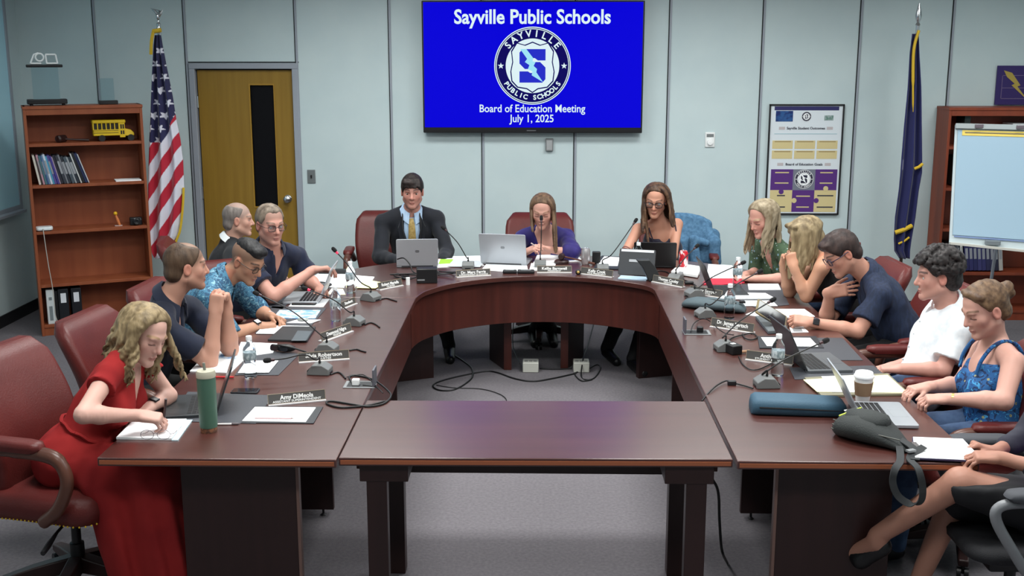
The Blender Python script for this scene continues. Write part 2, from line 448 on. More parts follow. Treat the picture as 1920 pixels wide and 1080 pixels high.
for x, y, m, w in ((.21, .615, M_tan, .12), (.21, .71, M_tan, .12), (.81, .615, M_tan, .11), (.81, .71, M_tan, .11), (.21, .825, M_ink, .07), (.21, .93, M_ink, .08), (.51, .83, M_tan, .12), (.51, .93, M_tan, .11), (.81, .825, M_ink, .14), (.81, .93, M_ink, .14)):
    MB().b2((-PW / 2 + x * PW - w / 2, -.0128, PH * (1 - y) - .005), (-PW / 2 + x * PW + w / 2, -.0115, PH * (1 - y) + .005)).build('printed_line', m, po)
# ================================================================== meeting tables
TZ = 0.75
def slab(poly, name, m, parent, z0=TZ - .034, z1=TZ, bevel=.0035):
    return MB().prism(poly, z0, z1).build(name, m, parent, bevel=bevel, smooth=30)

# front table: 60 x 29 in top on four panel legs with brackets and a modesty panel
ft = thing('front_table', 'free-standing mahogany table across the open front between the two side tables', 'table', (0, 0, 0))
slab([(-.764, 4.148), (.757, 4.164), (.757, 4.905), (-.764, 4.885)], 'tabletop', M_table, ft)
for sx in (-1, 1):
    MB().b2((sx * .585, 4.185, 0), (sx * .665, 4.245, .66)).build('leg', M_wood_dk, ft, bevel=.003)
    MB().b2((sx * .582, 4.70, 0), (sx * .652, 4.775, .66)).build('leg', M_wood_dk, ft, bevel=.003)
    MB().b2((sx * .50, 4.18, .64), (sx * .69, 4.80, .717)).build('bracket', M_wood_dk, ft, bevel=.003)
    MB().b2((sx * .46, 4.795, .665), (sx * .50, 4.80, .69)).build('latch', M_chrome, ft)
MB().rings([[Vector((-.757, 4.1465, z)), Vector((.750, 4.1625, z)), Vector((.750, 4.160, z)), Vector((-.757, 4.144, z))] for z in (TZ - .026, TZ - .010)]).build('edge_highlight', mat('highlight_orange', (160, 92, 62), .3), ft)  # highlight on the rounded, lighter wood edge, painted as an orange-brown strip
MB().b2((-.585, 4.80, .44), (.585, 4.82, .717)).build('modesty_panel', M_wood_dk, ft, bevel=.002)

IL, IR, OL, OR_ = -.770, .772, -1.697, 1.692
def side_table(s, name, label, xin, xout, y0, y1):
    t = thing(name, label, 'table', (0, 0, 0))
    slab([(xout, y0), (xin, y0), (xin, y1), (xout, y1)], 'tabletop', M_table, t)
    MB().b2((min(xout, xin) + .008, y0 - .0025, TZ - .026), (max(xout, xin) - .008, y0 + .002, TZ - .010)).build('edge_highlight', mat('highlight_orange', (160, 92, 62), .3), t)  # light along the front bullnose, put into the colour of a thin strip
    # end panel near the camera, second pedestal with levelling feet, long hanging modesty panel on the inner side
    a, b = (xout + s * .275, xin - s * .19)
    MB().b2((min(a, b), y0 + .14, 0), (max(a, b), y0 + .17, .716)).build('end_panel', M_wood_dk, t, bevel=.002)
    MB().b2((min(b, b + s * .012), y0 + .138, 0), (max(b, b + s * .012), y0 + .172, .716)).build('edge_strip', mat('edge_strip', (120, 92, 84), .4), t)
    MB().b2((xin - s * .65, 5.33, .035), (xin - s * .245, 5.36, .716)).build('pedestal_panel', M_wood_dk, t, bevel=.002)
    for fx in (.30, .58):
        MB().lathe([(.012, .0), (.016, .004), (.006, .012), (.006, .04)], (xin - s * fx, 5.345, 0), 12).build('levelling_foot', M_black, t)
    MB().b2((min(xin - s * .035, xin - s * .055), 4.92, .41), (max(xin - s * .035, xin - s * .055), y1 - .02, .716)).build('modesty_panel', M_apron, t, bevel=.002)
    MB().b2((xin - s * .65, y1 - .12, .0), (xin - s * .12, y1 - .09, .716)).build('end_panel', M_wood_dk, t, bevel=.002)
    return t
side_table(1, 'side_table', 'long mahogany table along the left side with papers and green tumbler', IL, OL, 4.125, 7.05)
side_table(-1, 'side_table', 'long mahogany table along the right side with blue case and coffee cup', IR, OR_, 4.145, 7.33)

ht = thing('head_table', 'curved mahogany head table joining the two sides below the wall screen', 'table', (0, 0, 0))
ARC = [(IL, 7.06), (-.755, 7.16), (-.72, 7.28), (-.60, 7.48), (-.45, 7.62), (-.24, 7.735), (0, 7.785), (.25, 7.765), (.45, 7.69), (.62, 7.58), (.715, 7.49), (.758, 7.41), (IR, 7.34)]
ARC = [(p.x, p.y) for p in spline([(a, b, 0) for a, b in ARC], 5)]
OUT = [(OR_, 7.34), (1.685, 7.65), (1.56, 7.98), (1.26, 8.30), (.85, 8.50), (.38, 8.59), (-.1, 8.59), (-.5, 8.52), (-.9, 8.36), (-1.25, 8.10), (-1.52, 7.76), (-1.67, 7.4), (OL, 7.06)]
OUT = [(p.x, p.y) for p in spline([(a, b, 0) for a, b in OUT], 5)]
slab(ARC + OUT, 'tabletop', M_table, ht)
ap = MB(); n = len(ARC)
def off(i, d):
    a, b = Vector(ARC[max(i - 1, 0)]), Vector(ARC[min(i + 1, n - 1)]); t = (b - a).normalized(); return Vector(ARC[i]) + Vector((-t.y, t.x)) * d
inner = [off(i, .035) for i in range(n)]; outer = [off(i, .057) for i in range(n)]
ap.rings([[Vector((q.x, q.y, z)) for q in inner + outer[::-1]] for z in (.41, .716)])
ap.build('curved_apron', M_apron, ht, bevel=.002, smooth=30)
def ped(p0, p1, th=.035):
    a, b = Vector(p0), Vector(p1); d = (b - a).normalized(); nn = Vector((-d.y, d.x)) * th / 2
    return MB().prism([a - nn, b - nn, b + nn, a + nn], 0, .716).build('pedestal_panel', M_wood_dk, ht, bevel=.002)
ped((-.335, 8.32), (-.215, 8.03), .05); ped((.335, 8.42), (.205, 8.08), .05)
ped((-1.25, 7.60), (-.745, 7.83), .05); ped((1.25, 8.02), (.72, 7.84), .05)
for s_, x_ in ((1, -.212), (1, .203)):
    MB().b2((x_ - .028, 8.02 + (x_ > 0) * .05, 0), (x_ + .028, 8.032 + (x_ > 0) * .05, .716)).build('edge_strip', M_apron, ht, bevel=.001)

# ================================================================== floor boxes and cables under the head table
def floor_box(name, label, x, y):
    t = thing(name, label, 'outlet box', (x, y, 0))
    MB().b2((-.058, -.03, 0), (.058, .09, .075)).build('housing', mat('almond_plastic', (190, 190, 182), .5), t, bevel=.006)
    for k in (-1, 0, 1): MB().b2((k * .032 - .012, .0, .075), (k * .032 + .012, .03, .078)).build('socket', mat('socket', (130, 130, 126), .5), t)
    return t
floor_box('floor_outlet', 'beige floor outlet box between the two middle pedestals under the head table', -.044, 7.98)
fb2 = floor_box('floor_outlet', 'beige floor outlet box right of the middle pedestals, ringed by coiled black cable', .325, 7.99)
M_cable = mat('black_cable', (16, 16, 18), .45)
def cable(name, label, pts, r=.004, m=None, cat='cable', n=8, group=None):
    o = MB().tube(spline(pts, n), r, 8).build(name, m or M_cable, None, smooth=60)
    return tag(o, label, cat, group)
def fl(px, py): p = on_table(px, py, .005); return p
cable('power_cable', 'long black cable snaking across the carpet from the left pedestal to the floor outlet', [fl(1080, 700), fl(1040, 709), fl(1000, 715), fl(965, 710), fl(930, 698), fl(905, 697), fl(850, 708), fl(818, 718), fl(813, 726), fl(826, 732), fl(850, 731), fl(872, 720), fl(886, 706), fl(884, 690), fl(870, 678), fl(855, 668), fl(835, 655)], .006)
cable('thin_cable', 'thin black cord lying on the carpet behind the front table', [fl(818, 722), fl(850, 727), fl(900, 729), fl(932, 737), fl(948, 747), fl(950, 760)], .003)
cable('short_cable', 'black cord dropping to the middle floor outlet beside the left pedestal', [fl(975, 692) + Vector((0, 0, .04)), fl(967, 668) + Vector((-.02, 0, .08)), fl(963, 650) + Vector((0, 0, .2)), fl(970, 640) + Vector((0, 0, .4)), Vector((-.1, 8.25, .7))], .004)
cable('link_cable', 'straight black cord joining the two floor outlets', [fl(1012, 691), fl(1040, 692), fl(1072, 691)], .005)
cable('coiled_cable', 'coiled black cord around the right floor outlet', [fl(1128, 610) + Vector((0, 0, .3)), fl(1105, 660) + Vector((0, 0, .1)), fl(1094, 690) + Vector((0, .0, .085)), fl(1090, 705), fl(1100, 712), fl(1115, 708), fl(1126, 690), fl(1118, 684), fl(1098, 690) + Vector((0, -.06, .0)), fl(1078, 700), fl(1090, 714), fl(1110, 712)], .005)
cable('hanging_cable', 'black cord hanging below the right end of the front table to the floor', [Vector((.70, 4.62, .70)), measure(1330, 885, 4.6), measure(1346, 920, 4.6), measure(1349, 975, 4.6), measure(1352, 1020, 4.6), measure(1356, 1040, 4.62), fl(1364, 1056)], .006)

# ================================================================== bookcase at the left
def bookcase(name, label, loc, rz, Wd, Ht, dp, shelves, m, t=.022, face=.045):
    b = thing(name, label, 'bookcase', loc, rz)
    MB().b2((0, 0, 0), (t, dp, Ht)).build('side_panel', m, b, bevel=.002)
    MB().b2((Wd - t, 0, 0), (Wd, dp, Ht)).build('side_panel', m, b, bevel=.002)
    MB().b2((t, dp - .012, .0), (Wd - t, dp, Ht)).build('back_panel', m, b)
    MB().b2((-.004, -.006, Ht - .025), (Wd + .004, dp, Ht)).build('top_panel', m, b, bevel=.003)
    MB().b2((t, 0.0, Ht - .025 - face), (Wd - t, .02, Ht - .025)).build('top_rail', m, b, bevel=.002)
    MB().b2((t, .012, 0), (Wd - t, .03, shelves[-1] - .01)).build('plinth', m, b)
    for z in shelves:
        MB().b2((t, .004, z - .024), (Wd - t, dp - .012, z)).build('shelf', m, b, bevel=.002)
    return b
BR = math.radians(26); BL = Vector((-4.045, 8.93, 0))
bc = bookcase('bookcase', 'tall cherry bookcase in the left corner holding books and a toy bus', BL, BR, .90, 1.86, .29, [1.565, 1.235, .862, .425, .09], M_shelf)
def onshelf(u, v, z):
    return BL + Vector((u * math.cos(BR) - v * math.sin(BR), u * math.sin(BR) + v * math.cos(BR), z))
# toy bus
M_bus = mat('bus_yellow', (214, 180, 30), .4)
bus = thing('toy_bus', 'yellow toy school bus on the top shelf of the left bookcase', 'toy bus', onshelf(.64, .12, 1.565), BR)
MB().prism(rrect(.25, .115, .012), .045, .095).build('lower_body', M_bus, bus, bevel=.003)
MB().prism(rrect(.262, .12, .015), .145, .172).build('roof', M_bus, bus, bevel=.006)
pm = MB()
for i in range(7):
    x = -.122 + i * .033
    for sy in (-.055, .055): pm.b2((x - .004, sy - .003, .095), (x + .004, sy + .003, .147))
pm.b2((.105, -.055, .095), (.112, .055, .147)); pm.b2((-.127, -.055, .095), (-.120, .055, .147)); pm.b2((.08, -.058, .03), (.122, -.052, .147))
pm.build('window_posts', M_bus, bus)
MB().b2((-.118, -.048, .09), (.10, .048, .146)).build('dark_interior', mat('bus_dark', (40, 34, 26), .6), bus)
dd = MB(); 
for k in (0, 1):
    for z0, z1 in ((.055, .085), (.10, .135)): dd.b2((.087 + k * .017, -.0595, z0), (.099 + k * .017, -.0575, z1))
dd.build('door_panes', mat('bus_dark', 0, 0), bus)
MB().rings([[Vector((.12, y, z)) for y, z in ((-.05, .04), (.05, .04), (.05, .10), (-.05, .10))], [Vector((.17, y, z)) for y, z in ((-.047, .04), (.047, .04), (.04, .088), (-.04, .088))], [Vector((.195, y, z)) for y, z in ((-.04, .042), (.04, .042), (.035, .062), (-.035, .062))]]).build('bonnet', M_bus, bus, bevel=.004)
MB().b2((-.12, -.0585, .066), (.07, -.0575, .070)).b2((-.12, -.0585, .085), (.07, -.0575, .088)).build('stripe', M_black, bus)
for wx in (-.06, .165):
    for sy in (-.05, .05): MB().tube([(wx, sy - .012, .026), (wx, sy + .012, .026)], .026, 16).build('wheel', M_black, bus)
# wooden mallet
ml = thing('wooden_mallet', 'dark wooden mallet lying on the top shelf left of the toy bus', 'mallet', onshelf(.27, .09, 1.565), BR + .15)
MB().tube([(-.035, -.03, .03), (-.03, -.028, .03), (.03, .03, .03), (.035, .033, .03)], [.022, .03, .03, .022], 14).build('head', M_wood_dk, ml)
MB().tube([(.01, .0, .028), (.10, -.01, .02), (.21, -.02, .012)], [.008, .007, .011], 10).build('handle', M_wood_dk, ml)
# leaning books
BK = [((205, 200, 190), .24, .016), ((60, 50, 52), .23, .012), ((196, 150, 165), .24, .016), ((70, 110, 120), .235, .014), ((60, 90, 140), .235, .010), ((130, 160, 190), .24, .010), ((200, 208, 225), .245, .016), ((70, 150, 180), .23, .012), ((90, 80, 150), .235, .018), ((70, 60, 140), .23, .014), ((170, 150, 170), .225, .008), ((40, 40, 52), .235, .022), ((52, 56, 66), .235, .020), ((120, 122, 130), .24, .012), ((44, 50, 60), .225, .022), ((70, 80, 90), .22, .022), ((150, 155, 160), .22, .012), ((40, 48, 58), .22, .024), ((200, 200, 198), .25, .010), ((24, 26, 32), .255, .022), ((30, 40, 80), .25, .020), ((190, 192, 196), .245, .008)]
BNAME = ['cream', 'charcoal', 'pink', 'teal', 'blue', 'pale blue', 'white-blue', 'turquoise', 'violet', 'indigo', 'mauve', 'black', 'slate', 'silver', 'dark slate', 'steel grey', 'pale grey', 'ink grey', 'thin white', 'jet black', 'navy', 'thin silver']
u = .045
for i, (c, h, w) in enumerate(BK):
    tilt = -math.radians(9 + 9 * i / len(BK))
    mm = mat('book_%d_%d_%d' % c, c, .5)
    b = MB().b2((0, 0, 0), (w, .17, h)).build('book', mm, None, bevel=.0015)
    b.rotation_euler = (0, tilt, BR)
    b.location = onshelf(u + .03, .035 + .004 * (i % 3), 1.236)
    nb = ['cream-spined', 'charcoal'][i % 2]
    tag(b, '%s book leaning on the second shelf of the left bookcase, %s in the row' % (BNAME[i], ['first', 'second', 'third', 'fourth', 'fifth', 'sixth', 'seventh', 'eighth', 'ninth', 'tenth', 'eleventh', 'twelfth', 'thirteenth', 'fourteenth', 'fifteenth', 'sixteenth', 'seventeenth', 'eighteenth', 'nineteenth', 'twentieth', 'twenty-first', 'last'][i]), 'book', 'leaning books on the left bookcase')
    if i in (2, 4, 6, 8, 12, 14, 15, 17):
        lb = MB().b2((.002, -.0006, h * .35), (w - .002, .0, h * .8)).build('spine_label', mat('spine_label', (150, 152, 158), .6), b)
    u += w / math.cos(tilt) + .0015
tag(MB().box((0, 0, .004), (.2, .15, .008)).build('paper_stack', M_paper), 'thin stack of white papers on the second shelf right of the leaning books', 'papers')
bpy.context.scene.objects['paper_stack'].location = onshelf(.76, .10, 1.236); bpy.context.scene.objects['paper_stack'].rotation_euler = (0, 0, BR)
# router with cord
rt = thing('network_router', 'small white network box on the middle shelf of the left bookcase', 'router', onshelf(.085, .06, .862), BR)
MB().prism(rrect(.13, .10, .03), .006, .034).build('housing', mat('router_white', (225, 232, 235), .4), rt, bevel=.008, seg=3)
MB().prism(rrect(.10, .08, .02), 0, .006).build('foot', M_black, rt)
cable('router_cord', 'pale cord running from the white network box down the front of the bookcase', [onshelf(.075, .02, .875), onshelf(.075, -.02, .86), onshelf(.09, -.025, .6), onshelf(.105, -.022, .43), onshelf(.11, -.03, .3), onshelf(.115, -.03, .15), onshelf(.17, -.06, .01)], .0035, mat('pale_cord', (180, 176, 168), .6))
# small figurine and camera
fg = thing('figurine', 'tiny yellow and orange figurine on the middle shelf near the black camera', 'figurine', onshelf(.66, .08, .862), BR)
MB().prism(rrect(.06, .03, .005), 0, .006).build('base', mat('clear_base', (190, 170, 165), .3), fg)
MB().tube([(0.01, 0, .006), (-.004, 0, .05), (-.016, 0, .09)], [.010, .013, .008], 10).build('body', mat('fig_orange', (205, 120, 70), .5), fg)
MB().sphere((-.018, 0, .105), .016).build('head', mat('fig_yellow', (226, 176, 30), .5), fg)
cm = thing('camera', 'small black camera at the right end of the middle bookcase shelf', 'camera', onshelf(.80, .08, .862), BR)
MB().prism(rrect(.10, .06, .015), 0, .065).build('body', M_black, cm, bevel=.006)
MB().lathe([(0, 0), (.026, 0), (.026, .03), (.02, .034), (0, .03)], (0, -.03, .033), 20, My).build('lens', M_black, cm)
MB().b2((-.02, -.032, .052), (-.005, -.029, .062)).b2((.03, -.032, .04), (.04, -.029, .06)).build('mark', M_chrome, cm)
# binders on the bottom shelf
for i, (uu, c, nm, lab, lw) in enumerate(((.085, (205, 212, 214), 'white', 'white ring binder with a printed spine on the bottom shelf of the left bookcase', .05), (.185, (22, 24, 30), 'black', 'black ring binder with small spine label, middle one on the bottom shelf', .042), (.285, (24, 26, 32), 'black', 'black ring binder farthest from the white one on the bottom shelf', .042))):
    b = thing('ring_binder', lab, 'binder', onshelf(uu, .03, .09), BR)
    w = .062 if i == 0 else .078
    MB().b2((-w / 2, 0, 0), (w / 2, .2, .285)).build('cover', mat('binder_%s' % nm, c, .45), b, bevel=.004)
    if i: MB().b2((-lw / 2, -.001, .17), (lw / 2, .002, .25)).build('spine_label', mat('label_paper', (215, 218, 224), .7), b)
    else: MB().b2((-.014, -.001, .03), (.012, .002, .15)).b2((-.012, -.001, .2), (.012, .002, .225)).build('spine_print', mat('print_grey', (120, 130, 134), .7), b)
tag(MB().b2((0, 0, 0), (.05, .2, .27)).build('folder', M_black), 'black upright folder squeezed between the white binder and the black binders', 'folder')
_f = S.objects['folder']; _f.location = onshelf(.118, .05, .09); _f.rotation_euler = (0, 0, BR); _f.scale = (.5, 1, 1)
# awards on top
M_acr = mat('clear_acrylic', (225, 240, 245), .05, trans=1.0, ior=1.12)
aw = thing('acrylic_award', 'tall clear acrylic award with black base and white emblem on the bookcase top', 'award', onshelf(.19, .14, 1.86), BR)
MB().prism(rrect(.30, .12, .01), .012, .05).build('base', M_black, aw, bevel=.006)
for sx in (-.12, .12): MB().lathe([(0, 0), (.014, 0), (.014, .012), (0, .012)], (sx, -.03, 0), 12).build('foot', M_black, aw)
MB().b2((-.10, -.012, .05), (.10, .012, .30)).build('clear_column', M_acr, aw, bevel=.003)
MB().prism(rrect(.27, .09, .006), .30, .322).build('cap', M_black, aw, bevel=.006)
lg = MB(); lg.tube([(-.10, 0, .33), (-.07, 0, .40), (-.035, 0, .412)], .007, 8); lg.tube([(-.10, 0, .33), (-.02, 0, .33)], .007, 8)
lg.tube([(-.03 + .03 * math.cos(a * PI / 8), 0, .378 + .03 * math.sin(a * PI / 8)) for a in range(17)], .007, 8)
for a, b in (((.02, .33), (.10, .33)), ((.10, .33), (.09, .40)), ((.09, .40), (.015, .40)), ((.015, .40), (.02, .33))): lg.tube([(a[0], 0, a[1]), (b[0], 0, b[1])], .007, 8)
lg.build('white_emblem', M_white, aw)
aw2 = thing('glass_plaque', 'low clear plaque on a small black base on the bookcase top, nearer the flag', 'award', onshelf(.655, .14, 1.86), BR)
MB().prism(rrect(.145, .08, .006), 0, .032).build('base', M_black, aw2, bevel=.004)
MB().b2((-.06, -.006, .032), (.05, .006, .21)).build('clear_plate', M_acr, aw2, bevel=.002)

# ================================================================== bookcase at the right with easel in front
rb = bookcase('bookcase', 'tall reddish bookcase at the right behind the white easel pad', (3.44, 9.68, 0), 0.0, 1.1, 1.825, .30, [1.5, 1.15, .80, .42, .09], M_shelf_r)
RB = [((30, 30, 34), .25), ((40, 40, 48), .24), ((26, 28, 40), .25), ((210, 210, 205), .26), ((44, 44, 90), .245), ((50, 50, 100), .245), ((44, 46, 92), .245), ((60, 60, 110), .24), ((54, 54, 104), .24), ((48, 48, 84), .24), ((60, 60, 90), .235), ((40, 40, 60), .235), ((180, 176, 172), .24)]
RN = ['first', 'second', 'third', 'fourth', 'fifth', 'sixth', 'seventh', 'eighth', 'ninth', 'tenth', 'eleventh', 'twelfth', 'thirteenth']
RC = ['black', 'charcoal', 'ink black', 'white', 'navy', 'deep blue', 'dark blue', 'blue', 'mid blue', 'slate blue', 'grey blue', 'dark grey', 'pale grey']
for i, (c, h) in enumerate(RB):
    w = .034 if i != 3 else .02
    b = MB().b2((0, 0, 0), (w, .19, h * .95)).build('book', mat('book_%d_%d_%d' % c, c, .5), None, bevel=.0015)
    b.rotation_euler = (0, -math.radians(7), 0); b.location = (3.52 + .034 + i * .036, 9.72, .43)
    MB().b2((.006, -.0008, h * .42), (w - .006, .0005, h * .8)).build('spine_label', mat('spine_label', 0), b)
    tag(b, '%s book, %s from the shelf end, below the easel pad on the right bookcase' % (RC[i], RN[i]), 'book', 'dark books on the right bookcase')
for i, (x, z) in enumerate(((3.56, 1.16), (3.64, 1.16), (3.60, 1.51))):
    b = MB().b2((0, 0, 0), (.05, .2, .25)).build('book', mat('book_dark%d' % (i % 2), (46 + 20 * i, 60, 58), .5), None, bevel=.002)
    b.location = (x, 9.75, z)
    tag(b, ['green-grey thick book behind the easel on the right bookcase', 'dark teal thick book beside the green-grey one behind the easel', 'thick book on the top shelf of the right bookcase'][i], 'book', 'thick books behind the easel')
bx = thing('white_box', 'white flat box on the top shelf of the right bookcase', 'box', (4.02, 9.73, 1.50))
MB().b2((-.02, 0, 0), (.25, .22, .16)).build('body', M_white, bx, bevel=.003)
MB().b2((-.023, -.003, .16), (.253, .223, .19)).build('lid', mat('box_lid', (200, 204, 206), .5), bx, bevel=.003)
# purple pennant on top of the bookcase
bn = thing('banner', 'purple banner with a gold lightning bolt above the right bookcase', 'banner', (4.18, 9.985, 1.835))
MB().b2((-.255, -.012, 0), (.255, 0, .33)).build('cloth', mat('banner_purple', (48, 34, 96), .7), bn)
MB().prism([(-.20, .29), (-.13, .27), (-.05, .165), (-.075, .155), (.03, .03), (-.125, .165), (-.10, .178), (-.17, .235)], .012, .0145, Mtv.to_3x3()).build('bolt_emblem', mat('bolt_gold', (170, 150, 70), .6), bn)
fr_ = MB()
for lo, hi in (((-.21, .245), (.21, .25)), ((-.21, .05), (.21, .055)), ((-.21, .05), (-.205, .25)), ((.205, .05), (.21, .25)), ((-.21, .14), (.21, .145))): fr_.b2((lo[0], -.0135, lo[1]), (hi[0], -.0115, hi[1]))
fr_.build('block_letter_outline', mat('banner_line', (110, 96, 130), .7), bn)

# easel with paper pad
es = thing('flip_chart', 'white flip-chart easel with a yellow-topped paper pad in front of the bookcase', 'easel', (0, 0, 0))
ul, ur, ll, lr = Vector((3.17, 8.78, 1.735)), Vector((4.0, 8.60, 1.725)), Vector((3.10, 8.52, .86)), Vector((3.98, 8.30, .80))
nrm = (ur - ul).cross(ll - ul).normalized(); 
if nrm.y > 0: nrm = -nrm
def quad_slab(a, b, c, d, t, name, m, par, push=0):
    q = [p + nrm * push for p in (a, b, c, d)]
    return MB().rings([q, [p + nrm * t for p in q]]).build(name, m, par, bevel=.002)
quad_slab(ul, ur, lr, ll, .02, 'board', mat('easel_board', (186, 198, 202), .35), es)
dn = (ll - ul).normalized(); rt_ = (ur - ul).normalized()
quad_slab(ul + rt_ * .02 + dn * .04, ur - rt_ * .02 + dn * .04, lr - rt_ * .02 - dn * .10, ll + rt_ * .02 - dn * .07, .012, 'paper_pad', mat('pad_paper', (150, 176, 194), .7), es, .02)
quad_slab(ul + dn * -.005, ur + dn * -.005, ur + dn * .035, ul + dn * .035, .03, 'clamp_bar', mat('clamp_grey', (150, 158, 160), .4), es, .018)
for k in (.2, .55): MB().box(ul + rt_ * (k * .83) + dn * .015 + nrm * .05, (.06, .02, .03)).build('clamp_knob', mat('clamp_dark', (110, 100, 108), .4), es, bevel=.004)
quad_slab(ul + rt_ * .05 + dn * .043, ur - rt_ * .03 + dn * .043, ur - rt_ * .03 + dn * .085, ul + rt_ * .05 + dn * .085, .003, 'yellow_binding', mat('pad_yellow', (222, 196, 96), .7), es, .0325)
quad_slab(ul + rt_ * .07 + dn * .058, ur - rt_ * .03 + dn * .058, ur - rt_ * .03 + dn * .066, ul + rt_ * .07 + dn * .066, .002, 'dark_rule', mat('pad_rule', (110, 104, 90), .7), es, .036)
quad_slab(ll + rt_ * .03 - dn * .065, lr - dn * .095, lr - dn * .083, ll + rt_ * .03 - dn * .053, .006, 'bottom_rule', mat('pad_ruleblue', (110, 130, 170), .6), es, .033)
MB().rings([[ll + rt_ * .0 + nrm * a + Vector((0, 0, z)) for a, z in ((0, 0), (.10, -.015), (.10, .005), (0, .018))], [lr + nrm * a + Vector((0, 0, z)) for a, z in ((0, 0), (.10, -.015), (.10, .005), (0, .018))]]).build('tray', mat('tray_cream', (206, 204, 196), .4), es, bevel=.002)
for a, b in ((ll + rt_ * .06, Vector((3.06, 8.30, 0.0))), (lr - rt_ * .06, Vector((3.94, 8.10, 0))), ((ul + ur) / 2, Vector((3.75, 9.35, 0)))):
    MB().tube([a - nrm * .015, b], .013, 10).build('leg', M_metal_trim, es)
er = MB().box((0, 0, 0), (.105, .04, .034)).build('eraser', mat('eraser_grey', (110, 118, 124), .8), None, bevel=.005)
er.location = ll + rt_ * .30 + nrm * .05 + Vector((0, 0, .022)); er.rotation_euler = (0, 0, math.atan2(rt_.y, rt_.x)); tag(er, 'grey felt eraser on the tray of the easel', 'eraser')
mk = MB().tube([(-.06, 0, 0), (.03, 0, 0), (.031, 0, 0), (.06, 0, 0)], [.008, .008, .009, .008], 10).build('marker_pen', mat('marker_white', (214, 214, 216), .5), None)
mk.location = ll + rt_ * .62 + nrm * .05 + Vector((0, 0, .014)); mk.rotation_euler = (0, 0, math.atan2(rt_.y, rt_.x)); tag(mk, 'white marker pen on the easel tray right of the eraser', 'marker')

# ================================================================== flags
def flag_cloth(name, parent, m, prof, fold, nu=130, nv=420, colour=None, thick=.006):
    """prof: list of (h, xl, xr) rows from the top; cloth hung in vertical folds. colour(s, h, x) -> rgb."""
    hs = [p[0] for p in prof]
    H0, H1 = hs[0], hs[-1]
    V = []; C = []
    s = np.linspace(0, 1, nu)
    for j in range(nv + 1):
        q = j / nv
        hh = np.full(nu, H0 + (H1 - H0) * q)
        xl = np.interp(hh, hs, [p[1] for p in prof]); xr = np.interp(hh, hs, [p[2] for p in prof])
        zb = np.interp(s, [0, 1], [0, 1])
        x = xl + (xr - xl) * s
        w = (xr - xl)
        y = -fold[0] * np.minimum(1, w / .12) * np.sin(fold[1] * s * PI + fold[2] + q * fold[3]) - .03 * np.sin(s * PI) * np.minimum(1, w / .1)
        V.append(np.stack([x, y, -hh], 1))
    V = np.concatenate(V)
    n = nu
    back = V.copy(); back[:, 1] += thick
    allv = np.concatenate([V, back]); off_ = len(V)
    F = []
    for j in range(nv):
        for i in range(n - 1):
            a, b, c, d = j * n + i, j * n + i + 1, (j + 1) * n + i + 1, (j + 1) * n + i
            F.append((a, b, c, d)); F.append((off_ + a, off_ + d, off_ + c, off_ + b))
    for j in range(nv):
        for i in (0, n - 1):
            a, d = j * n + i, (j + 1) * n + i
            F.append((a, d, off_ + d, off_ + a) if i == 0 else (a, off_ + a, off_ + d, d))
    for i in range(n - 1):
        F.append((i, off_ + i, off_ + i + 1, i + 1)); a = nv * n + i; F.append((a, a + 1, off_ + a + 1, off_ + a))
    me = bpy.data.meshes.new(name); me.from_pydata(allv.tolist(), [], F); me.update()
    me.polygons.foreach_set('use_smooth', [True] * len(me.polygons))
    if colour is not None:
        ss = np.tile(s, nv + 1); cols = colour(ss, -V[:, 2], V[:, 0])
        cols = np.concatenate([cols, cols]); cols = np.concatenate([cols, np.ones((len(cols), 1))], 1)
        at = me.color_attributes.new('Col', 'FLOAT_COLOR', 'POINT'); at.data.foreach_set('color', cols.astype(np.float32).ravel())
    me.materials.append(m)
    o = bpy.data.objects.new(name, me); COL.objects.link(o); o.parent = parent
    return o
M_pole = mat('dark_oak_pole', (58, 44, 34), .4)
def lin(c): return np.array(srgb(c)[:3])
def us_colours(s, h, x):
    red, white, blue = lin((176, 22, 48)), lin((214, 214, 226)), lin((30, 30, 74))
    dx = .02 - x                                   # distance left of the pole
    ph = math.radians(32)
    q = h * math.sin(ph) - dx * math.cos(ph)
    k = np.floor((q + 5.06) / .068).astype(int)
    col = np.where((k % 2 == 0)[:, None], red, white)
    canton = h < .90 - .42 * np.maximum(0, s - .45)
    col = np.where(canton[:, None], blue, col)
    # staggered stars
    u = x * 10.5 - h * 1.1; v = h * 9.6
    row = np.floor(v); uu = u + .5 * (row % 2)
    fu = (uu - np.floor(uu) - .5) / 10.5; fv = (v - row - .5) / 9.6
    r = np.hypot(fu, fv); a = np.arctan2(fu, -fv)
    tt = np.abs(((a / (2 * PI / 5)) + 50.5) % 1 - .5) * 2
    star = r < .034 * (1 - .58 * (1 - tt) ** .8) if False else r < .036 * (.42 + .58 * tt ** 1.3)
    col = np.where((canton & star & (h > .08))[:, None], white * 1.0, col)
    return col
def stand(t, h):
    MB().lathe([(0, 0), (.16, 0), (.165, .012), (.15, .03), (.05, .045), (.03, .09), (.026, .10), (0, .10)], (0, 0, 0), 28).build('base', M_gold, t)
    MB().tube([(0, 0, .08), (0, 0, h)], .013, 12).build('pole', M_pole, t)
FX, FY = -3.115, 9.50
uf = thing('american_flag', 'furled flag with stars and red and white stripes by the left bookcase', 'flag', (FX, FY, 0))
stand(uf, 2.42)
MB().lathe([(.0, 2.40), (.016, 2.40), (.017, 2.46), (.02, 2.465), (.014, 2.48), (.018, 2.505), (.008, 2.52), (.008, 2.535), (0, 2.535)], (0, 0, 0), 16).build('finial', M_chrome, uf)
eg = MB(); eg.sphere((0, 0, 2.565), (.016, .03, .03)); eg.tube([(0, -.01, 2.58), (-.02, -.02, 2.61), (-.04, -.02, 2.615)], [.012, .012, .004], 8)
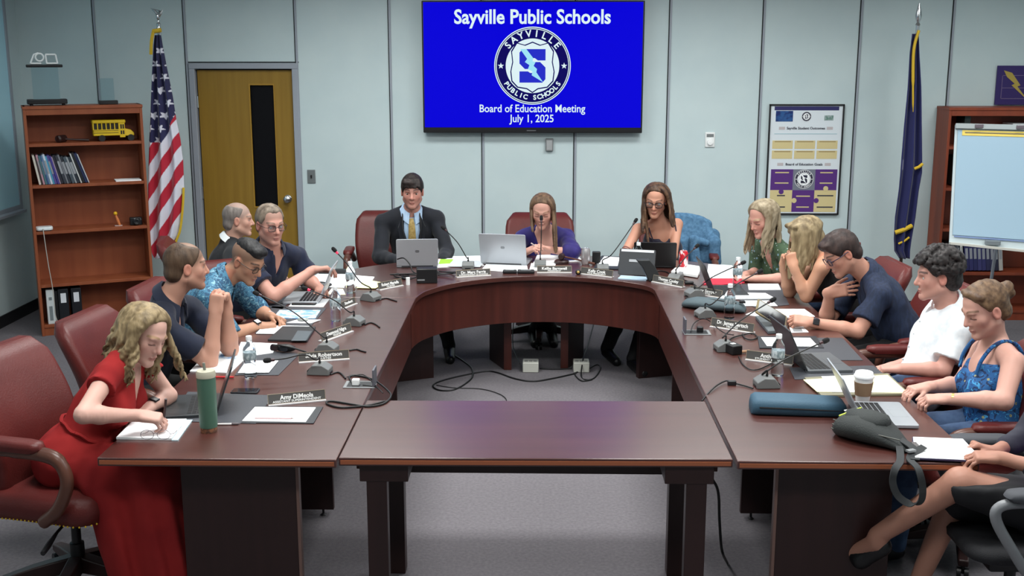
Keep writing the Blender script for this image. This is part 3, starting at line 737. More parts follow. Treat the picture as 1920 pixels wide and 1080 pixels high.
eg.tube([(0.0, 0, 2.57), (.02, .02, 2.60), (-.07, .04, 2.63)], [.012, .014, .003], 8); eg.tube([(0, 0, 2.56), (.03, -.02, 2.59), (.05, -.02, 2.62)], [.012, .012, .003], 8)
eg.build('eagle', M_chrome, uf)
fx = lambda px, py: measure(px, py, FY - .04).x - FX
def rows(tab): return [(2.44 - measure(0, py, FY).z, fx(l, py), fx(r, py)) for py, l, r in tab]
usr = rows([(66, 290, 301), (85, 288, 304), (130, 286, 312), (180, 284, 322), (220, 283, 328), (260, 281, 336), (300, 280, 341), (350, 279, 343), (380, 279, 342), (420, 279, 338), (440, 282, 333), (470, 286, 318), (482, 290, 300)])
oc = flag_cloth('cloth', uf, mat('flag_cloth', (255, 255, 255), .75, vcol=True, sheen=.2), usr, (.028, 5.0, .4, 1.2), colour=us_colours); oc.location = (0, -.035, 2.44)
def fringe(t, rr, side, z0, name='fringe', r=.011):
    pts = [(p[2 if side > 0 else 1] + side * .003, -.035, z0 - p[0]) for p in rr]
    MB().tube(spline(pts, 3), r, 6).build(name, M_gold, t)
fringe(uf, usr[7:], 1, 2.44); 
MB().tube(spline([(usr[0][1] + .0, -.05, 2.46), (usr[1][1] - .008, -.06, 2.37), (usr[2][1] - .002, -.05, 2.26)], 5), [.014] * 11, 6).build('fringe', M_gold, uf)
MB().tube([(usr[0][1] - .005, -.05, 2.445), (usr[0][2] + .01, -.05, 2.455)], .018, 8).build('fringe', M_gold, uf)

GX, GY = 3.085, 9.55
nf = thing('navy_flag', 'dark navy furled flag with gold fringe beside the right bookcase', 'flag', (GX, GY, 0))
stand(nf, 2.43)
MB().lathe([(0, 2.42), (.014, 2.42), (.015, 2.49), (.022, 2.495), (.01, 2.515), (.022, 2.54), (.026, 2.57), (.016, 2.62), (.004, 2.67), (0, 2.67)], (0, 0, 0), 16).build('finial', M_chrome, nf)
gx = lambda px, py: measure(px, py, GY - .04).x - GX
def rows2(tab): return [(2.44 - measure(0, py, GY).z, gx(l, py), gx(r, py)) for py, l, r in tab]
nr = rows2([(64, 1710, 1722), (100, 1705, 1723), (160, 1701, 1726), (230, 1694, 1727), (290, 1689, 1728), (318, 1687, 1728), (350, 1684, 1722), (400, 1677, 1716), (440, 1675, 1709), (462, 1676, 1706), (476, 1686, 1706)])
def ny(s, h, x):
    c = np.tile(lin((26, 30, 86)), (len(s), 1)); g = lin((200, 166, 40))
    st = (np.abs(s - .12) < .04) & (np.abs(h - 1.07) < .04)
    c = np.where(st[:, None], lin((150, 150, 180)), c)
    return c
oc = flag_cloth('cloth', nf, mat('flag_cloth', 0), nr, (.03, 4.2, 1.0, .8), colour=ny, nu=50, nv=110); oc.location = (0, -.035, 2.44)
MB().tube(spline([(nr[0][2] - .01, -.075, 2.45), (nr[1][1] + .02, -.085, 2.30), (nr[2][1] + .03, -.085, 2.05), (nr[3][1] + .06, -.08, 1.8)], 6), [.012] * 13 + [.008] * 4 + [.004] * 2, 6).build('fringe', M_gold, nf)
def hem(p0, p1, r, y=-.075):
    a, b = [(gx(px, py), y, measure(px, py, GY - .1).z) for px, py in (p0, p1)]
    MB().tube([a, ((a[0] + b[0]) / 2, y - .01, (a[2] + b[2]) / 2 - .004), b], r, 8).build('fringe', M_gold, nf)
hem((1727, 308), (1712, 317), .013); hem((1707, 424), (1676, 437), .019); hem((1702, 446), (1682, 458), .009)

# ================================================================== chairs
M_leather = mat('oxblood_leather', (94, 36, 33), .42, spec=.35, noise=((5, 5, 5), (80, 28, 27), .3, .7), bump=((140, 140, 140), .12))
M_armwood = mat('arm_wood', (96, 60, 48), .35, noise=((30, 6, 6), (78, 46, 36), .3, .7))
def back_rings(w, z0, z1, t, lean, crown=.0, y0=-.22, n=12):
    rs = []
    for i in range(n + 1):
        q = i / n; z = z0 + (z1 - z0) * q
        wid = w * (.90 + .16 * math.sin(min(1, q * 1.25) * PI * .62))
        if q > .84: wid *= 1 - .20 * ((q - .84) / .16) ** 2.6
        th = t * (1 - .25 * q) * (1 if q < .9 else 1 - .45 * ((q - .9) / .1) ** 2)
        yy = y0 - lean * q + .035 * math.sin(q * PI * 1.3)
        ring = []
        for p in rrect(wid, th, th * .48, 6):
            bend = .055 * (abs(p.x) / (w / 2)) ** 2
            ring.append(Vector((p.x, yy + p.y + bend, z + crown * (1 - (2 * p.x / w) ** 2) * max(0, q - .55) * 2)))
        rs.append(ring)
    return rs
def make_chair():
    t = thing('office_chair', 'chair', 'chair')
    MB().rings(back_rings(.53, .47, .975, .12, .12, .045)).build('backrest', M_leather, t, smooth=60)
    sr = []
    for z, k in ((.37, .86), (.385, .97), (.43, 1.0), (.465, .98), (.485, .90), (.49, .7)):
        sr.append([p + Vector((0, .0, z + .012 * math.cos(p.y * 5))) for p in rrect(.56 * k, .54 * k, .09)])
    MB().rings(sr).build('seat', M_leather, t, smooth=60)
    nl = MB(); path = rrect(.56 * .965 + .004, .54 * .965 + .004, .09, 6)
    for k in range(len(path)):
        a, b = path[k], path[(k + 1) % len(path)]; m_ = max(1, int((b - a).length / .018))
        for q in range(m_):
            c = a + (b - a) * (q / m_)
            if c.y > -.2: nl.sphere((c.x, c.y, .384 + .012 * math.cos(c.y * 5)), .004, 6, 4)
    nl.build('nailhead_trim', M_gold, t)
    for s in (-1, 1):
        x = s * .315
        MB().tube(spline([(x - s * .02, -.25, .60), (x, -.16, .675), (x, .0, .69), (x, .14, .685), (x, .20, .655), (x, .22, .58), (x, .17, .48), (x - s * .02, .08, .41)], 5), [.024] * 10 + [.028] * 10 + [.026] * 16, 10).build('armrest', M_armwood, t, smooth=60)
        pd = MB()
        pd.rings([[Vector((x + p.x, -.02 + p.y, z)) for p in rrect(.075 * k, .29 * k, .035)] for z, k in ((.695, .9), (.71, 1.0), (.728, .95), (.735, .7))])
        pd.build('arm_pad', M_leather, t, smooth=60)
    MB().b2((-.12, -.12, .33), (.12, .12, .375)).build('mechanism', M_black, t, bevel=.01)
    MB().tube([(0, 0, .10), (0, 0, .20), (0, 0, .201), (0, 0, .35)], [.03, .03, .02, .02], 14).build('gas_column', M_black, t)
    MB().tube([(.10, .05, .345), (.22, .08, .34), (.30, .10, .325), (.36, .115, .315)], [.006, .006, .012, .010], 8).build('lever', M_black, t)
    for k in range(5):
        a = 2 * PI * k / 5 + .3; d = Vector((math.cos(a), math.sin(a), 0))
        side = Vector((-d.y, d.x, 0))
        MB().rings([[d * r + side * sx * w + Vector((0, 0, z)) for sx, z in ((-1, z0), (1, z0), (1, z1), (-1, z1))] for r, w, z0, z1 in ((.02, .03, .08, .15), (.18, .027, .075, .125), (.31, .022, .065, .095))]).build('base_leg', M_wood_dk, t, bevel=.006)
        c = d * .295
        cs = MB()
        for e in (-.016, .016): cs.tube([c + side * (e - .009) + Vector((0, 0, .028)), c + side * (e + .009) + Vector((0, 0, .028))], .028, 14)
        cs.tube([c + Vector((0, 0, .03)), c + Vector((0, 0, .075))], .009, 8)
        cs.build('caster', M_black, t)
    return t
_ch = make_chair(); _first = [True]
def chair(x, y, facing, label, dz=0.0, group='red leather swivel chairs', tilt=0):
    """facing: direction the sitter looks to, degrees from +x."""
    o = _ch if _first[0] else copy_tree(_ch)
    _first[0] = False
    o.location = (x, y, 0); o.scale = (1, 1, 1); o.rotation_euler = (0, 0, math.radians(facing - 90)); o['label'] = label; o['group'] = group
    return o
# ================================================================== things on the tables
T = TZ + .0005
def pts(pp, z=T): return [on_table(px, py, z) for px, py in pp]
def sheet(name, label, cat, pp, m, z0=T, t=.0015, bevel=0, group=None, parent=None):
    q = pts(pp, z0)
    o = MB().rings([q, [p + Vector((0, 0, t)) for p in q]]).build(name, m, parent, bevel=bevel, smooth=0)
    return tag(o, label, cat, group) if parent is None else o
M_grey = mat('mid_grey', (120, 122, 124), .5)
M_mic = mat('mic_base_grey', (104, 106, 106), .45)
M_rubber = mat('black_foam', (14, 14, 16), .9)
M_ring = mat('mic_red', (210, 50, 80), .4, emit=('#ff3060', .5))
M_ringoff = mat('mic_ring_off', (60, 34, 40), .4)
M_pad = mat('desk_pad', (62, 64, 70), .55, bump=(200, .1))
M_folder = mat('folder_black', (36, 38, 44), .5)
M_yellowp = mat('yellow_paper', (240, 236, 176), .8)

# ---- microphones
MICN = 0
def mic(base, mids, head, label, lit=False, yaw=0.0):
    """base px on the table; head and mids as (px, py, depth y)."""
    b = on_table(*base, TZ)
    t = thing('gooseneck_microphone', label, 'microphone', b, yaw, group='gooseneck table microphones')
    w = MB()
    prof = [(-.055, 0), (.055, 0), (.055, .012), (.03, .048), (-.02, .052), (-.055, .03)]
    w.rings([[Vector((x, y, z)) for y, z in prof] for x in (-.042, .042)])
    w.build('base', M_mic, t, bevel=.004)
    MB().b2((-.02, -.0565, .004), (.02, -.054, .012)).build('button', M_black, t)
    MB().b2((-.03, .056, .002), (.03, .0565, .02)).build('rear_port', M_black, t)
    R = Matrix.Rotation(-yaw, 3, 'Z')
    def loc(p): return R @ (Vector(p) - b)
    top = Vector((0, .0, .05))
    path = [top, top + Vector((0, 0, .03))] + [loc(measure(*m)) for m in mids] + [loc(measure(*head))]
    sp = spline(path, 8); L = len(sp)
    MB().tube(sp, [.0065] * 4 + [.0038] * (L - 4), 8).build('gooseneck', M_cable, t, smooth=60)
    d = (sp[-1] - sp[-3]).normalized(); e = sp[-1]
    MB().tube([e - d * .012, e + d * .004], [.0075, .0075], 12).build('light_ring', M_ring if lit else M_ringoff, t)
    MB().tube([e + d * .004, e + d * .008, e + d * .022, e + d * .036, e + d * .042], [.008, .0115, .013, .011, .004], 12).build('foam_head', M_rubber, t)
    return t
mic((695, 563), [(675, 528, 6.93), (650, 494, 6.93)], (631, 473, 6.93), 'microphone with lit red ring beside the yellow paper at the left table corner', True, math.radians(60))
mic((664, 609), [(655, 585, 6.26), (625, 562, 6.26)], (578, 543, 6.26), 'microphone with lit red ring in front of the open silver laptop on the left table', True, math.radians(75))
mic((613, 660), [(604, 630, 5.72), (550, 585, 5.75)], (487, 553, 5.8), 'microphone reaching toward the man in the blue patterned shirt', False, math.radians(80))
mic((600, 700), [(592, 675, 5.26), (570, 665, 5.24), (535, 672, 5.2)], (510, 675, 5.18), 'microphone with its gooseneck bent low toward the navy shirt man', False, math.radians(85))
mic((878, 503), [(875, 483, 8.05), (858, 455, 8.06)], (835, 431, 8.08), 'microphone with slanted gooseneck beside the suited man at the head table', False, 0)
mic((1013, 500), [(1014, 470, 8.2), (1015, 435, 8.22)], (1015, 414, 8.25), 'upright microphone in front of the woman in purple', False, 0)
mic((1130, 508), [(1146, 478, 7.9), (1170, 446, 7.95)], (1189, 418, 8.0), 'microphone reaching up toward the woman with tattooed forearm', False, 0)
mic((1267, 527), [(1268, 505, 7.6), (1285, 483, 7.65)], (1303, 465, 7.7), 'short microphone in front of the black laptop and soda can', False, -.5)
mic((1302, 556), [(1308, 540, 7.1), (1335, 520, 7.15)], (1388, 495, 7.2), 'microphone pointing to the woman in green over the red folder', False, -math.radians(70))
mic((1322, 594), [(1335, 570, 6.5), (1370, 540, 6.55)], (1419, 512, 6.6), 'microphone behind the grey bag beside a water bottle', False, -math.radians(75))
mic((1360, 657), [(1356, 632, 5.8), (1390, 600, 5.85)], (1443, 566, 5.9), 'microphone standing between the outlet and the Anthony nameplate', False, -math.radians(80))
mic((1437, 725), [(1430, 702, 5.15), (1470, 675, 5.18)], (1541, 642, 5.25), 'microphone nearest the blue case on the right table', False, -math.radians(85))

# ---- name plates
M_np = mat('nameplate_face', (74, 72, 70), .4)
M_npb = mat('nameplate_bronze', (176, 160, 140), .35, metal=.6)
M_npw = mat('nameplate_silver', (214, 212, 214), .35, metal=.3)
M_lett = mat('white_lettering', (238, 238, 236), .6)
def nameplate(l, r, text, sub, label, h=.052, wide=None):
    a, b = on_table(*l), on_table(*r)
    if wide: b = a + (b - a).normalized() * wide
    c = (a + b) / 2; w = (b - a).length; yaw = math.atan2(b.y - a.y, b.x - a.x)
    t = thing('nameplate', label, 'nameplate', (c.x, c.y, TZ), yaw, group='desk nameplates')
    tiltm = Matrix.Rotation(math.radians(-15), 4, 'X')
    hold = MB(); hold.b2((-w / 2, -.012, 0), (w / 2, .03, .007))
    hold.build('holder', M_npw, t, bevel=.001)
    pl = MB().b2((-w / 2, 0, .005), (w / 2, .0035, h)).build('plate', M_np, t, M=tiltm, smooth=0)
    rim = MB()
    rim.b2((-w / 2, -.0012, h - .0025), (w / 2, .004, h + .0005)); rim.b2((-w / 2, -.0012, .005), (-w / 2 + .002, .004, h)); rim.b2((w / 2 - .002, -.0012, .005), (w / 2, .004, h)); rim.b2((-w / 2, -.0014, .003), (w / 2, .004, .009))
    rim.build('rim', M_npb, t, M=tiltm, smooth=0)
    base = tiltm @ Matrix.Translation((0, -.0006, h * .62)) @ Mtv
    text_mesh('name_lettering', text, h * .52, M_lett, t, base, bold=.0006, width=min(w * .72, .0135 * len(text)))
    if sub: text_mesh('title_lettering', sub, h * .26, M_lett, t, tiltm @ Matrix.Translation((0, -.0006, h * .29)) @ Mtv, bold=.0002, width=min(w * .84, .0105 * len(sub)))
    return t
nameplate((503, 762), (611, 751), 'Amy DiMeola', 'ASSISTANT SUPERINTENDENT', 'nameplate reading Amy DiMeola beside the coiled cable')
nameplate((560, 681), (655, 674), 'Silvia Robertson', 'TRUSTEE', 'nameplate with the surname Robertson behind the bent microphone')
nameplate((605, 642), (652, 625), 'Desmond Nigra', 'TRUSTEE', 'slanted nameplate reading Desmond Nigra near two microphones', wide=.27)
nameplate((643, 580), (668, 570), 'Student', '', 'small slanted nameplate behind the lit microphone on the left table', h=.045)
nameplate((711, 545), (755, 536), 'Robert Mariella', 'TRUSTEE', 'nameplate at the left end of the head table before the yellow papers')
nameplate((856, 521), (920, 517), 'Dr. Marc Ferris', 'SUPERINTENDENT OF SCHOOLS', 'nameplate with a Dr. title in front of the suited man')
nameplate((1007, 512), (1072, 512), 'Kellie Barnwell', 'PRESIDENT', 'pale washed-out nameplate in front of the woman in purple')
nameplate((1088, 514), (1148, 521), 'Kelly Cook', 'VICE PRESIDENT', 'nameplate reading Kelly in front of the silver can')
nameplate((1223, 529), (1280, 540), 'Thomas Cooley', 'TRUSTEE', 'nameplate at the right end of the head table before the black laptop')
nameplate((1292, 550), (1352, 560), 'Jenny Sawyer', 'TRUSTEE', 'nameplate half hidden behind the grey bag')
nameplate((1332, 613), (1412, 626), 'Dr. James Bertsch', 'TRUSTEE', 'nameplate reading Dr. James in front of the water bottle', h=.056)
nameplate((1398, 675), (1468, 684), 'Anthony', 'STUDENT MEMBER', 'nameplate reading Anthony partly hidden by a water bottle', wide=.24)

# ---- water bottles
M_pet = mat('clear_bottle', (235, 242, 246), .06, trans=1.0, ior=1.18, spec=.6)
M_cap = mat('bottle_cap', (236, 238, 240), .45)
def make_bottle(t):
    MB().lathe([(.0, .003), (.024, 0), (.030, .006), (.031, .02), (.029, .03), (.031, .04), (.0295, .05), (.0275, .062), (.0275, .075), (.0305, .085), (.0315, .10), (.0315, .128), (.031, .14), (.026, .158), (.018, .172), (.0125, .182), (.0125, .190), (.0, .190)], (0, 0, 0), 28).build('bottle_body', M_pet, t, smooth=60)
    MB().lathe([(.0319, .092), (.0322, .093), (.0322, .127), (.0319, .128)], (0, 0, 0), 28).build('label_band', mat('bottle_label', (120, 136, 142), .5, noise=((60, 60, 30), (190, 200, 204), .42, .58)), t)
    MB().lathe([(0, .186), (.0145, .186), (.0148, .19), (.0145, .205), (.013, .207), (0, .207)], (0, 0, 0), 24).build('cap', M_cap, t)
    return t
_bt = make_bottle(thing('water_bottle', 'b', 'water bottle'))
for i, (px, py, lab) in enumerate(((470, 708, 'clear water bottle on the papers in front of the navy shirt man with clasped hands'), (630, 602, 'clear water bottle beside the Desmond Nigra nameplate'), (658, 549, 'clear water bottle beside the yellow paper at the left end of the head table'), (1192, 507, 'clear water bottle behind the grey tablet at the head table'), (1382, 540, 'clear water bottle by the red folder in front of the woman in green'), (1367, 597, 'clear water bottle behind the Dr. James nameplate'), (1457, 704, 'clear water bottle in front of the Anthony nameplate'))):
    o = _bt if i == 0 else copy_tree(_bt)
    o.location = on_table(px, py, TZ); o['label'] = lab; o['group'] = 'plastic water bottles'
    o.rotation_euler = (0, 0, i * 1.1)
    if i == 3: o.location = (.72, 7.98, TZ)

# ---- laptops
def laptop(name_label, loc, yaw, open_deg, w=.33, d=.225, m_lid=None, m_base=None, screen=None, keys=True, logo=True, screen_emit=None):
    t = thing('laptop', name_label, 'laptop', (loc[0], loc[1], TZ), yaw)
    MB().prism([(p.x, p.y + d / 2) for p in rrect(w, d, .012)], .003, .017).build('base', m_base, t, bevel=.002)
    if keys:
        k = MB(); nx, ny = 13, 5
        for i in range(nx):
            for j in range(ny):
                x = -w * .43 + (i + .5) * w * .86 / nx; y = .02 + (j + .5) * .105 / ny
                k.b2((x - w * .028, y - .0085, .0165), (x + w * .028, y + .0085, .0185))
        k.build('keyboard', mat('key_black', (26, 27, 30), .5), t, smooth=0)
        MB().b2((-.05, d * .64, .0165), (.05, d * .94, .0174)).build('touchpad', mat('touchpad_%s' % m_base.name, tuple(int(255 * (c ** (1 / 2.2)) * .9) for c in m_base.node_tree.nodes['Principled BSDF'].inputs['Base Color'].default_value[:3]), .35), t)
    a = math.radians(open_deg)
    ML = Matrix.Translation((0, 0, .014)) @ Matrix.Rotation(a, 4, 'X')
    # lid: in its own frame it lies along +y, outer face down (-z)
    lid = MB().prism([(p.x, p.y + d / 2) for p in rrect(w, d, .012)], -.003, .004).build('lid', m_lid, t, bevel=.0015, M=ML)
    MB().b2((-w / 2 + .008, .012, -.0036), (w / 2 - .008, d - .008, -.003)).build('screen', screen or mat('screen_dark', (20, 22, 26), .25), t, M=ML)
    if logo: MB().prism([(p.x, p.y + d * .55) for p in rrect(.03, .02, .008)], .0038, .0046).build('lid_logo', mat('lid_logo', (120, 124, 128), .3, metal=.5), t, M=ML)
    MB().tube([(-w * .38, 0, .012), (w * .38, 0, .012)], .0055, 10).build('hinge', M_black, t)
    return t
M_silver = mat('laptop_silver', (168, 172, 178), .35, metal=.35)
M_silverd = mat('laptop_grey', (96, 100, 104), .4, metal=.3)
M_lblack = mat('laptop_black', (18, 18, 20), .45)
M_lgun = mat('laptop_gunmetal', (52, 55, 58), .4, metal=.2)
# woman in red: dark laptop seen from its side
laptop('dark laptop open in front of the woman in the red dress', (-1.405, 4.78), math.radians(102), 110, .31, .22, M_lgun, M_lgun, logo=False)
laptop('silver laptop open in front of the polo shirt man', (-1.36, 7.0), math.radians(92), 112, .32, .225, M_silver, M_silver)
laptop('silver laptop with its lid back to us in front of the suited man', (-.868, 8.08), math.radians(6), 104, .30, .21, M_silver, M_silver)
laptop('large silver laptop with tapering lid in front of the woman in purple', (-.245, 8.19), math.radians(-10), 106, .345, .235, M_silver, M_silver)
laptop('black laptop with its lid back to us in front of the woman with glasses', (.85, 8.10), math.radians(-4), 107, .305, .192, M_lblack, M_lblack, logo=False)
laptop('dark laptop seen edge on between the red folder and the grey bag', (1.135, 7.26), math.radians(-88), 112, .31, .215, M_lgun, M_lgun, logo=False)
laptop('gunmetal laptop open in front of the boy in the white shirt', (1.30, 5.52), math.radians(-84), 116, .335, .23, M_lgun, M_silverd, logo=False)
laptop('silver laptop with black keys beside the paper coffee cup', (1.375, 4.71), math.radians(-93), 117, .325, .225, M_silver, M_silver)

# ---- left table papers and small things
sheet('desk_pad', 'dark leather desk pad under the laptop of the woman in red', 'desk pad', [(318, 790), (352, 735), (510, 742), (480, 795)], M_pad, T, .0025, .001)
sheet('notepad', 'open white notepad under the writing hand of the woman in red', 'notepad', [(218, 824), (252, 790), (350, 789), (322, 826)], M_paper, T, .010, .001)
sheet('blue_card', 'pale blue card strip lying along the right edge of the open notepad', 'card', [(322, 827), (350, 789), (361, 789), (334, 827)], mat('pale_blue', (196, 222, 232), .6), T, .005)
gl = thing('eyeglasses', 'thin-framed eyeglasses lying on the notepad', 'eyeglasses', on_table(292, 824, TZ + .0115), 0.05)
gg = MB()
for cx in (-.033, .033): gg.tube([(cx + .026 * math.cos(a * PI / 10), 0, .020 + .020 * math.sin(a * PI / 10)) for a in range(21)], .0011, 6)
gg.build('rims', mat('thin_frame', (110, 104, 112), .3, metal=.6), gl)
gg = MB(); gg.tube([(-.008, 0, .024), (0, 0, .028), (.008, 0, .024)], .0011, 6); gg.build('bridge', mat('thin_frame', 0), gl)
for cx in (-.059, .059): MB().tube([(cx, 0, .022), (cx, .06, .006), (cx * .96, .11, .001)], .0012, 6).build('temple', mat('thin_frame', 0), gl)
tb = thing('tumbler', 'tall sage green tumbler with a cream lid and straw', 'tumbler', on_table(392, 809, TZ))
MB().lathe([(0, 0), (.033, 0), (.034, .004), (.034, .022), (0, .022)], (0, 0, 0), 32).build('cork_base', mat('cork', (150, 100, 70), .8, noise=((90, 90, 90), (90, 60, 50), .4, .6)), tb)
MB().lathe([(0, .022), (.0355, .022), (.037, .05), (.0385, .235), (0, .235)], (0, 0, 0), 32).build('cup_body', mat('sage_green', (72, 106, 90), .5), tb)
MB().lathe([(0, .235), (.0395, .235), (.0395, .252), (.036, .262), (0, .262)], (0, 0, 0), 32).build('lid', mat('cream_lid', (172, 168, 150), .5), tb)
MB().tube([(-.005, .005, .26), (-.008, .005, .292)], .006, 10).build('straw', mat('straw', (120, 124, 116), .3), tb)
pn = thing('pen', 'red and white pen lying beside the green tumbler', 'pen', on_table(421, 795, TZ + .005), math.radians(4))
MB().tube([(-.05, 0, 0), (.03, 0, 0)], .0045, 8).build('barrel', mat('pen_white', (226, 222, 222), .4), pn)
MB().tube([(.03, 0, 0), (.055, 0, 0), (.066, 0, 0)], [.005, .0045, .001], 8).build('tip', mat('pen_grey', (90, 80, 84), .4), pn)
MB().tube([(-.05, 0, 0), (-.055, 0, 0)], .004, 8).build('end_cap', mat('pen_red', (190, 40, 44), .4), pn)
ph = thing('phone', 'dark phone lying face up left of the Amy DiMeola nameplate', 'phone', on_table(460, 735, TZ), .02)
MB().prism(rrect(.125, .07, .01), .0, .009).build('case', M_folder, ph, bevel=.002)
MB().prism(rrect(.115, .06, .008), .009, .0095).build('screen', mat('phone_glass', (26, 26, 32), .1), ph)
sheet('clipboard', 'black clipboard folder holding a blank white pad near the front left', 'folder', [(452, 794), (477, 763), (606, 764), (588, 795)], M_folder, T, .004, .001)
sheet('paper_pad', 'blank white pad on the black clipboard with a pencil across it', 'pad', [(454, 790), (478, 764), (592, 765), (573, 792)], M_paper, T + .0042, .003)
pc = thing('pencil', 'thin pinkish pencil on the blank white pad', 'pencil', on_table(513, 784, T + .0105), math.radians(0))
MB().tube([(-.08, 0, 0), (.075, 0, 0)], .0032, 6).build('shaft', mat('pencil_pink', (206, 170, 172), .5), pc)
MB().tube([(.075, 0, 0), (.088, 0, 0)], [.003, .0005], 6).build('tip', mat('pencil_tip', (120, 90, 80), .6), pc)
M_photo = mat('photo_print', (120, 160, 205), .5, noise=((26, 26, 26), (226, 236, 242), .44, .58))
sheet('desk_pad', 'dark desk pad under the white papers of the man with clasped hands', 'desk pad', [(440, 704), (470, 655), (562, 664), (522, 704)], M_pad, T, .0025, .001)
sheet('papers', 'loose white papers under the elbow of the man with clasped hands', 'papers', [(356, 697), (400, 650), (482, 652), (432, 700)], M_paper, T, .004)
sheet('brochure', 'printed brochure with a blue picture under the raised forearms', 'brochure', [(408, 672), (422, 655), (455, 657), (444, 674)], M_photo, T + .0042, .001)
sheet('papers', 'white papers with a yellow edge behind the near water bottle', 'papers', [(440, 672), (452, 642), (520, 645), (512, 662)], M_paper, T + .0028, .003)
sheet('paper_pad', 'white pad on the dark desk pad in front of the bent microphone', 'pad', [(446, 700), (462, 677), (522, 677), (504, 699)], M_paper, T + .0062, .003)
pn2 = MB().tube([(-.06, 0, 0), (.06, 0, 0)], .005, 8).build('pen', mat('pen_red', 0), None); pn2.location = on_table(415, 707, TZ + .006); tag(pn2, 'red pen on the table behind the green tumbler', 'pen')
tk = thing('tablet', 'closed dark tablet keyboard with lighter touchpad behind the Robertson nameplate', 'tablet', (0, 0, 0))
sheet('cover', '', '', [(502, 640), (530, 615), (592, 616), (576, 642)], M_lgun, T, .012, .002, parent=tk)
sheet('touchpad', '', '', [(546, 639), (558, 620), (585, 621), (573, 639)], mat('touch_grey', (84, 92, 98), .35), T + .0122, .0008, parent=tk)
gc = thing('sunglasses', 'black sunglasses and case in a heap beside the Robertson nameplate', 'sunglasses', on_table(535, 660, TZ), -.25)
MB().sphere((0, 0, .022), (.06, .03, .02), 16, 10).build('case', M_black, gc)
MB().tube(spline([(-.05, -.03, .04), (.0, -.04, .045), (.06, -.02, .03), (.12, .0, .008)], 5), .005, 8).build('temple', M_black, gc)
for cx in (-.045, .01): MB().prism([(cx + p.x, p.y) for p in rrect(.045, .035, .014)], -.002, .002, Matrix.Translation((0, -.04, .022)).to_3x3() @ Matrix.Rotation(1.2, 3, 'X')).build('lens', mat('phone_glass', 0), gc, M=Matrix.Translation((0, -.035, .03)))
sheet('desk_pad', 'dark desk pad under the hands of the man in the blue patterned shirt', 'desk pad', [(478, 626), (510, 575), (612, 578), (578, 618)], M_pad, T, .0025, .001)
sheet('papers', 'white papers under the clasped hands of the man in the blue patterned shirt', 'papers', [(480, 626), (494, 611), (580, 612), (566, 627)], M_paper, T + .0028, .003)
sheet('magazine', 'blue printed magazine behind the crumpled napkin', 'magazine', [(512, 597), (524, 582), (601, 582), (591, 598)], M_photo, T + .0028, .003)
nk = thing('napkin', 'white napkin with a scrap on it in front of the blue magazine', 'napkin', on_table(568, 603, T + .0028), .1)
MB().prism([(-.09, -.03), (.05, -.05), (.10, .03), (-.03, .05)], 0, .003).build('sheet', M_paper, nk)
MB().sphere((.0, .005, .012), (.035, .018, .010), 14, 8).build('scrap', mat('foil', (150, 154, 150), .3, metal=.5), nk)
sheet('paper', 'white sheet under the black phone beside the silver laptop', 'paper', [(541, 575), (556, 561), (618, 561), (606, 576)], M_paper, T, .003)
sheet('desk_pad', 'dark desk pad beneath the silver laptop of the polo shirt man', 'desk pad', [(500, 577), (535, 545), (560, 548), (530, 580)], M_pad, T, .0025, .001)
ph = thing('phone', 'black phone on white paper beside the silver laptop', 'phone', on_table(571, 570, T + .0035), 0)
MB().prism(rrect(.15, .075, .01), 0, .009).build('case', M_black, ph, bevel=.002)
MB().prism(rrect(.14, .065, .008), .009, .0095).build('screen', mat('phone_glass', 0), ph)
pw = thing('pouch', 'black zip pouch behind the silver laptop of the polo shirt man', 'pouch', on_table(592, 540, TZ), .05)
MB().sphere((0, 0, .022), (.11, .045, .022), 20, 10).build('body', M_black, pw)
MB().tube([(-.09, -.03, .03), (0, -.042, .032), (.09, -.03, .03)], .003, 6).build('zip', M_grey, pw)
sheet('papers', 'white papers spread behind the left end laptop toward the door', 'papers', [(555, 538), (598, 513), (655, 513), (645, 540)], M_paper, T, .003)
sheet('papers', 'white papers behind the water bottle at the left end of the head table', 'papers', [(640, 535), (652, 516), (702, 520), (690, 540)], M_paper, T + .001, .004)
sheet('paper', 'pale yellow paper next to the left end microphone', 'paper', [(668, 540), (684, 524), (722, 531), (704, 541)], M_yellowp, T + .0055, .002)
sheet('postcard', 'small postcard with a yellow block beside the silver laptop', 'postcard', [(612, 553), (622, 541), (643, 542), (648, 553)], mat('card_yellow', (232, 226, 190), .7, noise=((14, 14, 14), (250, 250, 250), .45, .55)), T, .002)
tag(MB().b2((-.11, -.03, 0), (.11, .03, .03)).build('black_box', M_black), 'long black case at the back edge of the left corner under the wall', 'case')
S.objects['black_box'].location = on_table(628, 513, TZ); 

# ---- pop-up outlets in the table tops
def popup(label, loc, yaw, s=1):
    t = thing('popup_outlet', label, 'outlet', loc, yaw)
    MB().b2((-.075, -.055, 0), (.075, .055, .004)).build('frame', M_grey, t, bevel=.001)
    MB().b2((-.06, -.042, .004), (.06, .042, .0046)).build('dark_well', M_black, t)
    MB().b2((.062, -.045, .004), (.072, .045, .085)).build('open_lid', mat('lid_grey', (90, 90, 98), .4), t, bevel=.002)
    MB().box((-.02, -.01, .018), (.035, .03, .03)).build('plug', M_white if s else M_black, t, bevel=.004)
    return t
popup('open pop-up table outlet with a white plug near the front left corner', on_table(676, 722, TZ), 0)
popup('open pop-up table outlet with black cables beside the grey bag', on_table(1306, 624, TZ), PI, 0)
cb = [on_table(x, y, TZ + .005) for x, y in ((662, 722), (655, 707), (668, 704), (700, 712), (728, 733), (732, 745), (718, 757), (690, 762), (660, 758), (620, 752), (613, 757), (640, 764), (690, 760), (722, 752))]
cable('coiled_cable', 'thick black cable coiled in loops beside the Amy DiMeola nameplate', cb, .0045, n=6)
